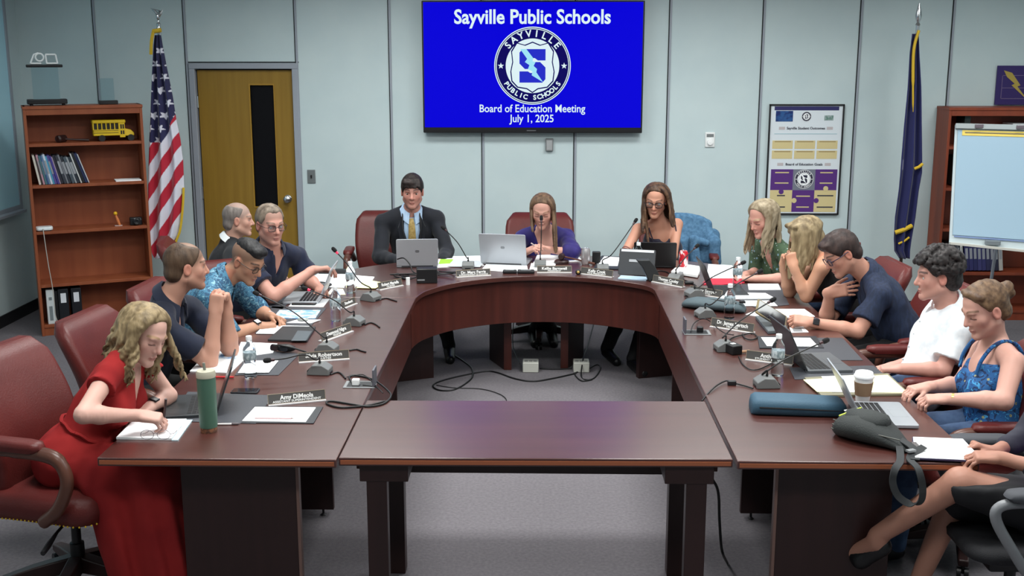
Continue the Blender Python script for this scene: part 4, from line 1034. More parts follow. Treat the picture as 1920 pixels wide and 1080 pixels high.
cable('usb_cable', 'thin dark cord from the left pop-up outlet looping over the table edge', [on_table(x, y, TZ + .006) for x, y in ((680, 722), (705, 726), (718, 737), (705, 724), (690, 708), (676, 702), (650, 707))], .0025)
cable('mic_cable', 'short black microphone lead behind the bent microphone', [on_table(x, y, TZ + .004) for x, y in ((620, 702), (632, 698), (640, 701), (648, 710))], .004)
cable('mic_cable', 'short black lead with plug right of the Robertson nameplate', [on_table(x, y, TZ + .004) for x, y in ((655, 657), (668, 655), (678, 658), (686, 660))], .004)
cable('mic_cable', 'short black lead right of the second lit microphone', [on_table(x, y, TZ + .004) for x, y in ((684, 609), (694, 605), (704, 608), (712, 614))], .004)
cable('mic_cable', 'short black lead right of the microphone nearest the head table end', [on_table(x, y, TZ + .004) for x, y in ((712, 562), (724, 559), (734, 562), (744, 565))], .004)

# ---- head table things
M_mess = M_cable
bx = thing('power_adapter', 'black cube adapter beside the suited man laptop', 'adapter', on_table(802, 530, TZ), .1)
MB().b2((-.075, -.03, 0), (.065, .07, .10)).build('body', M_lblack, bx, bevel=.006)
MB().b2((-.07, -.033, .02), (-.02, -.029, .03)).build('port', M_grey, bx)
for i, (pp, lab) in enumerate((([(745, 468), (760, 476), (772, 500), (778, 515), (770, 522), (755, 518), (762, 510)], 'black cable draped over the suited man silver laptop'), )):
    cable('laptop_cable', lab, [measure(745, 486, 8.02), measure(757, 484, 7.97), measure(768, 495, 7.93), on_table(775, 510, TZ + .006), on_table(790, 515, TZ + .006)], .0045)
rng = random.Random(5)
def tangle(name, label, c, w, n, r=.004):
    p = [Vector(c) + Vector((rng.uniform(-w, w), rng.uniform(-w * .6, w * .6), rng.uniform(.004, .03))) for _ in range(n)]
    return cable(name, label, p, r)
tangle('cable_tangle', 'tangle of black cables between the black cube and the left nameplate', on_table(757, 522, TZ), .10, 14)
tangle('cable_tangle', 'tangle of black cables between the black cube and the Dr. nameplate', on_table(832, 516, TZ), .10, 14)
wp = MB().tube([(0, 0, 0), (0, 0, .05)], .014, 12).build('white_charger', M_white); wp.location = on_table(765, 534, TZ); tag(wp, 'small white upright charger plug next to the black cube', 'charger')
sheet('papers', 'white papers with a lime green sticker beside the suited man hand', 'papers', [(820, 502), (822, 486), (878, 484), (908, 498)], M_paper, T, .004)
sheet('sticky_note', 'lime green sticky note on the papers beside the suited man', 'sticky note', [(822, 495), (826, 486), (850, 486), (846, 494)], mat('lime', (150, 226, 60), .7), T + .0045, .001)
sheet('papers', 'white papers behind the slanted microphone between two silver laptops', 'papers', [(845, 492), (850, 481), (903, 480), (906, 492)], M_paper, T + .0002, .003)
sheet('clipboard', 'dark-edged clipboard lying by the slanted microphone', 'clipboard', [(838, 500), (850, 488), (910, 490), (900, 501)], mat('clip_grey', (196, 200, 204), .5), T + .0042, .003)
sheet('papers', 'white sheet lying before the large silver laptop', 'paper', [(903, 506), (912, 495), (988, 498), (990, 508), (950, 510)], M_paper, T, .002)
for px, lab, w in ((956, 'small black box in front of the large silver laptop', .05), (986, 'wider black puck-shaped box left of the pale nameplate', .06)):
    b = thing('black_puck', lab, 'device', on_table(px, 512, TZ)); MB().prism(rrect(w * 2, w * 1.1, .012), 0, .022).build('body', M_black, b, bevel=.006)
    MB().prism(rrect(w * 1.2, w * .5, .006), .022, .0235).build('top_pad', M_grey, b)
sheet('papers', 'white papers between the upright microphone and the woman in purple', 'papers', [(1000, 494), (1008, 478), (1080, 477), (1092, 490)], M_paper, T, .006)
sheet('papers', 'white paper behind the pale nameplate', 'papers', [(992, 508), (996, 494), (1042, 493), (1040, 506)], M_paper, T, .0025)
gv = thing('gavel', 'dark wooden gavel with handle toward the silver can', 'gavel', on_table(1058, 494, TZ), -.15)
MB().tube([(-.02, -.03, .052), (-.02, -.02, .052), (-.02, .02, .052), (-.02, .03, .052)], [.018, .024, .024, .018], 14).build('head', M_wood_dk, gv)
MB().tube([(0, 0, .05), (.10, -.02, .035), (.23, -.04, .012)], [.007, .006, .009], 10).build('handle', M_armwood, gv)
sb_ = MB().lathe([(0, 0), (.055, 0), (.055, .018), (.045, .026), (0, .026)], (0, 0, 0), 24).build('sound_block', M_wood_dk); sb_.location = gv.location + Vector((-.02, 0, 0)); tag(sb_, 'round dark wooden sound block under the gavel head', 'sound block')
def can(label, loc, m_body, group=None):
    t = thing('drink_can', label, 'can', loc)
    MB().lathe([(0, .004), (.024, 0), (.027, .004), (.033, .014), (.033, .105), (.027, .118), (.0265, .122), (0, .1195)], (0, 0, 0), 28).build('can_body', m_body, t)
    MB().lathe([(0, .119), (.0255, .119), (.0265, .1225), (.025, .1222), (.024, .1205), (0, .1205)], (0, 0, 0), 28).build('lid', M_chrome, t)
    MB().b2((-.008, -.004, .1205), (.008, .012, .1222)).build('pull_tab', M_chrome, t)
    return t
can('plain silver drink can beside the gavel', on_table(1098, 496, TZ), mat('can_silver', (190, 186, 188), .3, metal=.7))
can('red patterned soda can beside the black laptop', on_table(1281, 501, TZ), mat('can_red', (190, 30, 44), .35, noise=((34, 34, 16), (226, 214, 216), .53, .57)))
bc_ = MB().b2((-.03, -.02, 0), (.03, .02, .09)).build('black_speaker', M_lblack, None, bevel=.006); bc_.location = on_table(1118, 494, TZ); tag(bc_, 'small black upright box right of the silver can', 'device')
sheet('papers', 'white papers on a dark folder left of the grey tablet', 'papers', [(1120, 498), (1133, 481), (1162, 483), (1158, 499)], M_paper, T + .008, .002)
sheet('folder', 'dark folder beneath the papers left of the grey tablet', 'folder', [(1112, 505), (1128, 481), (1166, 483), (1160, 506)], M_folder, T, .008, .001)
tbl = thing('tablet', 'grey tablet standing tilted on its pale kickstand cover at the head table', 'tablet', on_table(1188, 522, TZ), math.radians(-16))
MT = Matrix.Translation((0, .08, .008)) @ Matrix.Rotation(math.radians(72), 4, 'X')
MB().prism([(p.x, p.y + .09) for p in rrect(.255, .185, .012)], -.006, .006).build('case', mat('tablet_grey', (50, 52, 56), .5), tbl, bevel=.002, M=MT)
MB().prism([(p.x - .02, p.y + .1) for p in rrect(.07, .018, .003)], .0062, .0068).build('badge', mat('badge', (170, 172, 176), .4), tbl, M=MT @ Matrix.Rotation(0, 4, 'Y'))
MB().b2((-.115, .162, -.0065), (.115, .178, .0065)).build('top_edge', mat('pale_edge', (226, 230, 236), .4), tbl, M=MT)
MB().prism(rrect(.20, .11, .006), 0, .006).build('kickstand_cover', mat('pale_blue2', (172, 196, 216), .5), tbl)
ds = thing('phone_stand', 'dark grey desk phone slab leaning between the tablet and black laptop', 'phone stand', on_table(1222, 527, TZ), .1)
MB().rings([[Vector((x, y, z)) for x, y in ((-.05 + dx, -.02), (.04 + dx, -.02), (.04 + dx, .05), (-.05 + dx, .05))] for z, dx in ((0, .03), (.10, -.02), (.15, -.06))]).build('body', mat('slab_grey', (40, 42, 44), .5), ds, bevel=.005)
MB().b2((-.01, -.022, .005), (.06, -.019, .02)).build('foot', M_black, ds)
sheet('papers', 'white papers behind the short microphone and the soda can', 'papers', [(1262, 508), (1285, 496), (1312, 500), (1312, 515)], M_paper, T, .004)
wb_ = thing('white_folder', 'white flat box with dark print in front of the soda can', 'box', (0, 0, 0))
sheet('lid', '', '', [(1258, 513), (1266, 506), (1312, 513), (1308, 521)], M_white, T + .0045, .018, .002, parent=wb_)
sheet('print', '', '', [(1270, 513), (1274, 509), (1282, 510), (1279, 514)], M_grey, T + .0227, .0005, parent=wb_)
cable('laptop_cable', 'black cable looped behind the right end nameplate', [on_table(x, y, TZ + .006) for x, y in ((1222, 515), (1232, 508), (1250, 510), (1262, 518), (1280, 524), (1295, 530), (1305, 536))], .004)
bp = MB().b2((-.03, -.015, 0), (.03, .015, .02)).build('black_clip', M_black, None, bevel=.006); bp.location = on_table(1292, 533, TZ); tag(bp, 'small black clip right of the head table end nameplate', 'clip')
bt_ = thing('button_badge', 'small round black and gold button left of the Kelly nameplate', 'badge', on_table(1084, 515, TZ)); MB().sphere((0, 0, .018), (.02, .012, .02)).build('rim', M_black, bt_); MB().sphere((0, -.009, .02), (.010, .006, .010)).build('face', mat('badge_gold', (190, 160, 90), .4), bt_)

# ---- right table things
sheet('papers', 'white papers spread beside the red folder before the woman in green', 'papers', [(1325, 522), (1328, 496), (1372, 498), (1396, 522)], M_paper, T + .006, .003)
sheet('red_folder', 'bright red folder under white papers in front of the woman in green', 'folder', [(1316, 534), (1330, 516), (1398, 520), (1396, 531), (1352, 535)], mat('red_card', (190, 30, 56), .5), T, .005, .001)
sheet('desk_pad', 'dark desk pad with a white pad in front of the woman hiding her face', 'desk pad', [(1372, 556), (1380, 533), (1462, 534), (1480, 572), (1418, 578)], M_pad, T, .0025, .001)
sheet('notepad', 'small blank white pad on the desk pad near the raised elbows', 'notepad', [(1404, 544), (1402, 533), (1459, 533), (1464, 544)], M_paper, T + .0028, .004)
sheet('calendar', 'white printed calendar block behind the near water bottle', 'calendar', [(1350, 562), (1356, 551), (1435, 552), (1452, 561)], M_paper, T + .0028, .010, .001)
sheet('paper', 'white paper between the calendar block and the papers of the navy shirt man', 'paper', [(1392, 574), (1396, 564), (1448, 564), (1458, 574)], M_paper, T + .0028, .002)
bg = thing('soft_case', 'soft grey zip case lying in front of the half hidden nameplate', 'case', (0, 0, 0))
ga, gb_ = on_table(1275, 578, TZ), on_table(1392, 590, TZ)
rs = []
ax = (gb_ - ga); L_ = ax.length; ax.normalize(); sd = Vector((-ax.y, ax.x, 0))
for q, w, h in ((0, .03, .03), (.05, .055, .05), (.2, .075, .066), (.5, .085, .07), (.8, .08, .066), (.95, .06, .05), (1, .03, .03)):
    c = ga + ax * (L_ * q) + sd * .06
    rs.append([c + sd * (w * math.cos(a * PI / 8)) + Vector((0, 0, .5 * h + .5 * h * math.sin(a * PI / 8))) for a in range(16)])
MB().rings(rs).build('body', mat('case_grey', (70, 84, 90), .7, bump=(120, .2)), bg, smooth=60)
MB().tube(spline([ga + sd * .1 + Vector((0, 0, .045)), ga + ax * .2 + sd * .03 + Vector((0, 0, .066)), ga + ax * .34 + sd * .03 + Vector((0, 0, .06))], 6), .004, 8).build('zip', M_black, bg)
MB().b2((0, 0, 0), (.035, .02, .012)).build('zip_pull', M_black, bg).location = ga + ax * .27 + sd * .02 + Vector((0, 0, .07))
MB().b2((0, 0, 0), (.035, .02, .012)).build('zip_pull', M_black, bg).location = ga + ax * .36 + sd * .03 + Vector((0, 0, .06))
sheet('papers', 'white papers between the two forearms of the navy shirt man', 'papers', [(1398, 590), (1425, 580), (1508, 580), (1528, 594), (1440, 597)], M_paper, T, .003)
sheet('laptop_sleeve', 'closed grey laptop by the forearm of the navy shirt man', 'laptop', [(1440, 627), (1416, 598), (1462, 596), (1478, 624)], mat('closed_grey', (92, 98, 102), .45), T, .020, .004)
td = thing('tablet', 'tan-backed tablet held tilted in the hand of the navy shirt man', 'tablet', measure(1446, 590, 6.30), 0)
MB().prism(rrect(.20, .13, .01), -.005, .005).build('cover', mat('tan_cover', (122, 108, 76), .6, noise=((9, 9, 9), (70, 66, 58), .4, .6)), td, bevel=.002, M=Matrix.Rotation(.55, 4, 'Y') @ Matrix.Rotation(.5, 4, 'X'))
MB().prism(rrect(.18, .11, .006), .0055, .0062).build('screen', mat('phone_glass', 0), td, M=Matrix.Rotation(.55, 4, 'Y') @ Matrix.Rotation(.5, 4, 'X'))
cdd = thing('photo_card', 'small white-bordered card with a dark picture beside the wristwatch forearm', 'card', (0, 0, 0))
sheet('card', '', '', [(1484, 624), (1480, 614), (1506, 613), (1516, 623)], M_paper, T, .002, parent=cdd)
sheet('picture', '', '', [(1488, 622), (1485, 616), (1502, 615.5), (1506, 622)], M_grey, T + .0022, .0006, parent=cdd)
sheet('folder', 'black folder with a white pad behind the water bottle near the boy', 'folder', [(1424, 654), (1420, 632), (1530, 632), (1545, 654)], M_folder, T, .006, .001)
sheet('paper_pad', 'white pad sheet on the black folder behind the Anthony water bottle', 'pad', [(1438, 649), (1427, 633), (1519, 634), (1534, 650)], M_paper, T + .0065, .002)
sheet('desk_pad', 'large dark desk pad between the open laptop and the boy', 'desk pad', [(1500, 676), (1480, 634), (1580, 634), (1618, 676)], M_pad, T, .0025, .001)
sheet('desk_pad', 'dark desk pad under the gunmetal laptop beside the yellow folder', 'desk pad', [(1490, 712), (1480, 690), (1638, 686), (1660, 705), (1560, 710)], M_pad, T + .0005, .0025, .001)
yf = thing('yellow_folder', 'pale yellow folder with white papers behind the coffee cup', 'folder', (0, 0, 0))
sheet('base_pad', '', '', [(1540, 745), (1508, 711), (1664, 703), (1706, 742)], mat('pad_olive', (120, 116, 96), .6), T, .010, .001, parent=yf)
sheet('yellow_sheet', '', '', [(1532, 735), (1506, 712), (1664, 703), (1702, 737)], M_yellowp, T + .0105, .001, parent=yf)
sheet('white_sheet', '', '', [(1560, 735), (1540, 706), (1630, 703), (1636, 736)], M_paper, T + .0118, .001, parent=yf)
cu = thing('coffee_cup', 'white paper coffee cup with brown sleeve and white lid', 'coffee cup', on_table(1617, 752, TZ))
MB().lathe([(0, 0), (.029, 0), (.030, .003), (.042, .115), (0, .115)], (0, 0, 0), 32).build('cup_body', M_white, cu)
MB().lathe([(.0335, .03), (.0350, .03), (.0420, .092), (.0405, .092)], (0, 0, 0), 32).build('sleeve', mat('kraft', (132, 106, 82), .8), cu)
MB().lathe([(0, .112), (.0445, .112), (.0455, .117), (.044, .122), (.041, .124), (.0385, .135), (.037, .137), (.035, .134), (0, .134)], (0, 0, 0), 32).build('lid', mat('lid_white', (240, 241, 243), .4), cu)
MB().b2((.012, -.004, .1335), (.02, .004, .1345)).build('sip_hole', M_black, cu)
# blue case
bcx = thing('pencil_case', 'slate blue zipped case lying near the front of the right table', 'case', (0, 0, 0))
la, lb_ = on_table(1410, 780, TZ), on_table(1590, 785, TZ)
ax = (lb_ - la); Lc = ax.length; ax.normalize(); sd = Vector((-ax.y, ax.x, 0)); rs = []
for q, w, h in ((0, .05, .04), (.015, .066, .06), (.06, .074, .070), (.5, .076, .068), (.94, .074, .06), (.985, .064, .05), (1, .05, .035)):
    c = la + ax * (Lc * q) + sd * .075
    rs.append([c + sd * (p.x) + Vector((0, 0, h / 2 + p.y)) for p in rrect(w * 2.1, h, h * .42, 4)])
MB().rings(rs).build('body', mat('slate_blue', (46, 78, 98), .65, bump=(160, .15)), bcx, smooth=50)
MB().tube([la + ax * .03 - sd * .003 + Vector((0, 0, .040)), la + ax * (Lc * .5) - sd * .006 + Vector((0, 0, .038)), lb_ - ax * .02 - sd * .000 + Vector((0, 0, .032))], .003, 8).build('zip', M_black, bcx)
MB().box((0, 0, 0), (.03, .015, .008), (0, 0, .3)).build('zip_pull', mat('case_pull', (120, 140, 150), .4), bcx).location = lb_ - ax * .05 + sd * .012 + Vector((0, 0, .036))
MB().tube([lb_ - ax * .13 + sd * .07 + Vector((0, 0, .056)), lb_ - ax * .10 + sd * .06 + Vector((0, 0, .056))], .0025, 6).build('stitch_mark', M_folder, bcx)
# cables on the right
cable('mic_cable', 'black cord arching over the right inner table edge beside the blue case', [on_table(1316, 752, TZ - .02), on_table(1330, 735, TZ + .006), on_table(1345, 722, TZ + .012), on_table(1362, 714, TZ + .012), on_table(1376, 718, TZ + .01), on_table(1395, 723, TZ + .006), on_table(1412, 728, TZ + .006)], .004)
pl_ = MB().b2((-.02, -.012, 0), (.02, .012, .022)).build('cable_plug', M_black, None, bevel=.004); pl_.location = on_table(1372, 722, TZ); tag(pl_, 'black plug on the cord beside the blue case', 'plug')
cable('mic_cable', 'black cord looping under the Dr. James nameplate', [on_table(x, y, TZ + .006) for x, y in ((1362, 645), (1372, 634), (1392, 628), (1410, 625), (1420, 632), (1410, 637), (1397, 634), (1392, 626))], .004)
cable('mic_cable', 'thin black cord looping in front of the Anthony nameplate', [on_table(x, y, TZ + .005) for x, y in ((1385, 668), (1392, 682), (1405, 692), (1420, 693), (1438, 686), (1448, 680))], .003)
ad = thing('power_adapter', 'black adapter brick behind the microphone by the Anthony nameplate', 'adapter', on_table(1374, 662, TZ), .4)
MB().b2((-.03, -.045, 0), (.03, .045, .05)).build('brick', M_lblack, ad, bevel=.006); MB().b2((-.012, -.01, .05), (.012, .012, .052)).build('label_patch', M_white, ad)
wt = MB().tube([(0, 0, 0), (.05, .02, .0)], .008, 8).build('cable_tie', mat('tie_tan', (170, 130, 100), .6), None); wt.location = on_table(1388, 660, TZ + .01); tag(wt, 'tan wooden stick beside the Anthony nameplate', 'stick')
cable('mic_cable', 'black cords gathered in the pop-up outlet by the grey bag', [on_table(x, y, TZ + .01 + .02 * (i % 2)) for i, (x, y) in enumerate(((1295, 622), (1300, 608), (1310, 600), (1322, 598), (1335, 605), (1345, 615), (1360, 625), (1375, 628)))], .003)
# sling bag
sg = thing('sling_bag', 'black sling bag with a lime zip and straps hanging over the table edge', 'bag', (0, 0, 0))
sa, se = on_table(1556, 815, TZ), on_table(1700, 850, TZ); ax = (se - sa); Ls = ax.length; ax.normalize(); sd = Vector((-ax.y, ax.x, 0)); M_bag = mat('bag_black', (38, 42, 42), .75, bump=(180, .25)); rs = []
for q, w, h, o in ((0, .03, .035, .09), (.03, .085, .065, .08), (.12, .112, .095, .065), (.35, .118, .108, .06), (.55, .106, .096, .055), (.72, .08, .07, .045), (.88, .055, .04, .03), (1, .03, .018, .02)):
    c = sa + ax * (Ls * q) + sd * o
    rs.append([c + sd * (w * math.copysign(abs(math.cos(a * PI / 10)) ** .7, math.cos(a * PI / 10))) + Vector((0, 0, h * (.5 + .5 * math.sin(a * PI / 10)))) for a in range(20)])
MB().rings(rs).build('body', M_bag, sg, smooth=60)
pk = MB(); rs = []
for q, w, h in ((.12, .02, .02), (.18, .06, .03), (.4, .075, .035), (.6, .06, .03), (.68, .02, .018)):
    c = sa + ax * (Ls * q) + sd * .06 + Vector((0, 0, .082))
    rs.append([c + sd * (w * math.cos(a * PI / 8)) + Vector((0, 0, h * math.sin(a * PI / 8))) for a in range(16)])
pk.rings(rs).build('front_pocket', M_bag, sg, smooth=60)
MB().tube([sa + ax * .035 + sd * .00 + Vector((0, 0, .088)), sa + ax * .065 + sd * .04 + Vector((0, 0, .104)), sa + ax * .085 + sd * .09 + Vector((0, 0, .112))], .004, 8).build('lime_zip', mat('lime_zip', (176, 190, 70), .5), sg)
MB().tube(spline([sa + ax * .11 + sd * -.02 + Vector((0, 0, .06)), sa + ax * .2 + sd * -.03 + Vector((0, 0, .058)), sa + ax * .3 + sd * -.01 + Vector((0, 0, .05))], 5), .003, 6).build('zip_seam', mat('zip_dark', (70, 72, 66), .5), sg)
MB().box((0, 0, 0), (.035, .010, .004), (0, 0, .4)).build('tag', M_white, sg).location = sa + ax * .03 + sd * .09 + Vector((0, 0, .090))
for k_, (q0, hz) in enumerate(((-.028, .055), (-.036, .040), (-.020, .072))):
    MB().tube(spline([sa + ax * (.05 * Ls) + sd * (q0 + .01) + Vector((0, 0, hz)), sa + ax * (.25 * Ls) + sd * (q0 - .012) + Vector((0, 0, hz)), sa + ax * (.5 * Ls) + sd * (q0 - .006) + Vector((0, 0, hz)), sa + ax * (.7 * Ls) + sd * (q0 + .012) + Vector((0, 0, hz * .8))], 6), .0028, 6).build('piping', mat('zip_dark', (70, 72, 66), .5), sg)
def strap(name, path, w, m):
    P_ = spline(path, 8); rs = []
    for i, p in enumerate(P_):
        t_ = (P_[min(i + 1, len(P_) - 1)] - P_[max(i - 1, 0)]).normalized(); s_ = Vector((1, .25, 0)); s_ = (s_ - t_ * s_.dot(t_)).normalized(); n_ = t_.cross(s_)
        rs.append([p + s_ * a * w + n_ * b * .0022 for a, b in ((-1, -1), (1, -1), (1, 1), (-1, 1))])
    return MB().rings(rs).build(name, m, sg, smooth=40)
M_web = mat('webbing', (44, 46, 48), .8)
strap('strap', [se - ax * .12 + sd * .03 + Vector((0, 0, .05)), se - ax * .05 + sd * .02 + Vector((0, 0, .03)), on_table(1688, 862, TZ + .012), measure(1678, 880, 4.08), measure(1674, 905, 4.07), measure(1684, 930, 4.07), measure(1705, 944, 4.07), measure(1726, 940, 4.07), measure(1730, 915, 4.07), measure(1722, 880, 4.08), on_table(1706, 858, TZ + .012), se + ax * .05 + sd * .04 + Vector((0, 0, .03))], .014, M_web)
strap('strap', [se - ax * .10 + sd * .06 + Vector((0, 0, .045)), on_table(1710, 838, TZ + .03), on_table(1712, 850, TZ + .015), on_table(1716, 862, TZ + .012)], .017, M_web)
MB().box((0, 0, 0), (.035, .02, .008), (0, 0, .4)).build('buckle', M_grey, sg).location = on_table(1708, 845, TZ + .03)
# clipboard of the person at the right edge
q1 = [Vector((1.515, 4.20, .757)), Vector((1.575, 4.42, .757)), Vector((1.80, 4.37, .762)), Vector((1.745, 4.13, .762))]
q1 = [on_table(1714, 862, .757), on_table(1710, 822, .757), on_table(1806, 826, .757), on_table(1846, 868, .757)]
cl = thing('clipboard', 'dark clipboard with white paper held over the right table corner', 'clipboard', (0, 0, 0))
MB().rings([q1, [p + Vector((0, 0, .006)) for p in q1]]).build('board', mat('clip_navy', (52, 44, 76), .5), cl)
c0 = sum(q1, Vector()) / 4; q2 = [c0 + (p - c0) * .97 + Vector((0, 0, .0065)) for p in q1]
MB().rings([q2, [p + Vector((0, 0, .002)) for p in q2]]).build('paper', M_paper, cl)
MB().box((0, 0, 0), (.02, .06, .012)).build('clip', M_chrome, cl).location = (q1[0] + q1[1]) / 2 + Vector((.01, 0, .012))
# ================================================================== soft bodies: signed distance shapes turned into one continuous surface
def axis_coords(lo, hi, coarse, fine):
    """fine: list of (a, b, step) intervals with smaller steps."""
    xs = [lo]
    while xs[-1] < hi:
        st = coarse
        for a, b, s in fine:
            if a - s <= xs[-1] <= b: st = min(st, s)
        nx = xs[-1] + st
        for a, b, s in fine:
            if xs[-1] < a - 1e-6 < nx: nx = min(nx, a)
        xs.append(nx)
    return np.array(xs, dtype=np.float32)

class Soft:
    """Collects primitives in world space. Each primitive: evaluator, bounds, blend radius k, mode."""
    def __init__(s): s.p = []; s.post = []; s.cuts = []
    def _add(s, fn, lo, hi, k, mode): s.p.append((fn, np.array(lo, float), np.array(hi, float), k, mode)); return s
    def cap(s, a, b, ra, rb, k=.02, mode='u', flat=None):
        """Tapered capsule; flat=(axis vector, factor) squeezes it along an axis."""
        a = np.array(a, float); b = np.array(b, float); ab = b - a; L2 = max(float(ab @ ab), 1e-9); r = max(ra, rb)
        if flat is not None:
            n = np.array(flat[0], float); n = n / np.linalg.norm(n); f = flat[1]
        def fn(x, y, z):
            px, py, pz = x - a[0], y - a[1], z - a[2]
            t = np.clip((px * ab[0] + py * ab[1] + pz * ab[2]) / L2, 0, 1)
            qx, qy, qz = px - t * ab[0], py - t * ab[1], pz - t * ab[2]
            if flat is None: return np.sqrt(qx * qx + qy * qy + qz * qz) - (ra + t * (rb - ra))
            dn = qx * n[0] + qy * n[1] + qz * n[2]
            d2 = qx * qx + qy * qy + qz * qz - dn * dn
            rr = ra + t * (rb - ra)
            e = np.sqrt(np.maximum(d2, 0) + (dn / f) ** 2)
            return (e - rr) * f + (1 - f) * 0 if f < 1 else (e - rr)
        return s._add(fn, np.minimum(a, b) - r, np.maximum(a, b) + r, k, mode)
    def ell(s, c, r, R=None, k=.02, mode='u'):
        c = np.array(c, float); r = np.array(r, float); R = np.eye(3) if R is None else np.array(R, float)
        def fn(x, y, z):
            px, py, pz = x - c[0], y - c[1], z - c[2]
            q = [(px * R[0, i] + py * R[1, i] + pz * R[2, i]) for i in range(3)]
            k0 = np.sqrt((q[0] / r[0]) ** 2 + (q[1] / r[1]) ** 2 + (q[2] / r[2]) ** 2)
            k1 = np.sqrt((q[0] / r[0] ** 2) ** 2 + (q[1] / r[1] ** 2) ** 2 + (q[2] / r[2] ** 2) ** 2)
            return k0 * (k0 - 1) / np.maximum(k1, 1e-6)
        ext = np.sqrt(((R * r[None, :]) ** 2).sum(1))
        return s._add(fn, c - ext, c + ext, k, mode)
    def box(s, c, h, R=None, rnd=.01, k=.02, mode='u'):
        c = np.array(c, float); h = np.array(h, float) - rnd; R = np.eye(3) if R is None else np.array(R, float)
        def fn(x, y, z):
            px, py, pz = x - c[0], y - c[1], z - c[2]
            q = [np.abs(px * R[0, i] + py * R[1, i] + pz * R[2, i]) - h[i] for i in range(3)]
            o = np.sqrt(sum(np.maximum(t, 0) ** 2 for t in q))
            return o + np.minimum(np.maximum(np.maximum(q[0], q[1]), q[2]), 0) - rnd
        ext = (np.abs(R) * (h + rnd)[None, :]).sum(1)
        return s._add(fn, c - ext, c + ext, k, mode)
    def grow(s, d):
        s.p = [((lambda f: (lambda x, y, z: f(x, y, z) - d))(f), lo - d, hi + d, k, m) for f, lo, hi, k, m in s.p]; return s
    def copy(s):
        c = Soft(); c.p = list(s.p); c.post = list(s.post); c.cuts = list(s.cuts); return c
    def cut(s, point, normal, k=0.0):
        """Removes everything on the side the normal points to."""
        n = np.array(normal, float); n /= np.linalg.norm(n); s.cuts.append((np.array(point, float), n)); return s
    def mesh(s, coarse=.012, fine=(), disp=None):
        us = [p for p in s.p if p[4] == 'u']
        lo = np.min([p[1] for p in us], 0) - .03; hi = np.max([p[2] for p in us], 0) + .03
        ax = [axis_coords(lo[i], hi[i], coarse, [(b[0][i], b[1][i], b[2]) for b in fine]) for i in range(3)]
        F = np.full([len(a) for a in ax], .05, np.float32)
        for fn, l, h, k, mode in s.p:
            m = k + .03
            sl = []
            for i in range(3):
                a0 = max(np.searchsorted(ax[i], l[i] - m) - 1, 0); a1 = min(np.searchsorted(ax[i], h[i] + m) + 1, len(ax[i]))
                sl.append(slice(a0, a1))
            if any(q.stop <= q.start for q in sl): continue
            d = fn(ax[0][sl[0]][:, None, None], ax[1][sl[1]][None, :, None], ax[2][sl[2]][None, None, :]).astype(np.float32)
            A = F[sl[0], sl[1], sl[2]]
            if mode == 'u':
                hh = np.clip(.5 + .5 * (A - d) / max(k, 1e-5), 0, 1); A[...] = A + (d - A) * hh - k * hh * (1 - hh)
            else:
                d = -d
                hh = np.clip(.5 - .5 * (A - d) / max(k, 1e-5), 0, 1); A[...] = A + (d - A) * hh + k * hh * (1 - hh)
        for pt, n in s.cuts:
            d = (ax[0] - pt[0])[:, None, None] * n[0] + (ax[1] - pt[1])[None, :, None] * n[1] + (ax[2] - pt[2])[None, None, :] * n[2]
            F = np.maximum(F, d.astype(np.float32))
        if disp is not None:
            I = np.nonzero(np.abs(F) < .03)
            F[I] += disp(ax[0][I[0]], ax[1][I[1]], ax[2][I[2]]).astype(np.float32)
        F[0], F[-1] = .05, .05; F[:, 0], F[:, -1] = .05, .05; F[:, :, 0], F[:, :, -1] = .05, .05
        return surface(F, ax)

def surface(F, ax):
    S_ = F < 0
    n = [q - 1 for q in F.shape]
    cnt = np.zeros(n, np.int8)
    offs = [(i, j, k) for i in (0, 1) for j in (0, 1) for k in (0, 1)]
    for i, j, k in offs: cnt += S_[i:i + n[0], j:j + n[1], k:k + n[2]]
    act = (cnt > 0) & (cnt < 8)
    I = np.nonzero(act); idx = np.full(n, -1, np.int32); N = len(I[0]); idx[I] = np.arange(N)
    vals = {o: F[I[0] + o[0], I[1] + o[1], I[2] + o[2]] for o in offs}
    acc = np.zeros((N, 3), np.float32); c = np.zeros(N, np.float32)
    for a in offs:
        for d in range(3):
            if a[d]: continue
            b = list(a); b[d] = 1; b = tuple(b)
            va, vb = vals[a], vals[b]; cr = (va < 0) != (vb < 0)
            t = np.where(cr, va / np.where(cr, va - vb, 1), 0)
            p = np.array(a, np.float32)[None, :].repeat(N, 0); p[:, d] = t
            acc += p * cr[:, None]; c += cr
    acc /= c[:, None]
    V = np.stack([np.interp(I[d] + acc[:, d], np.arange(len(ax[d])), ax[d]) for d in range(3)], 1)
    Q = []
    for d in range(3):
        e = [(d + 1) % 3, (d + 2) % 3]
        sa = [slice(None)] * 3; sb = [slice(None)] * 3; sa[d] = slice(0, -1); sb[d] = slice(1, None)
        for q in e: sa[q] = slice(1, -1); sb[q] = slice(1, -1)
        A, B = S_[tuple(sa)], S_[tuple(sb)]
        J = np.nonzero(A != B)
        base = [J[0].copy(), J[1].copy(), J[2].copy()]
        for q in e: base[q] = base[q] + 1
        flip = A[J]
        def cell(o1, o2):
            w = [base[0].copy(), base[1].copy(), base[2].copy()]; w[e[0]] += o1; w[e[1]] += o2
            return idx[w[0], w[1], w[2]]
        q = np.stack([cell(-1, -1), cell(0, -1), cell(0, 0), cell(-1, 0)], 1)
        q[~flip] = q[~flip][:, ::-1]
        Q.append(q)
    return V, np.concatenate(Q)

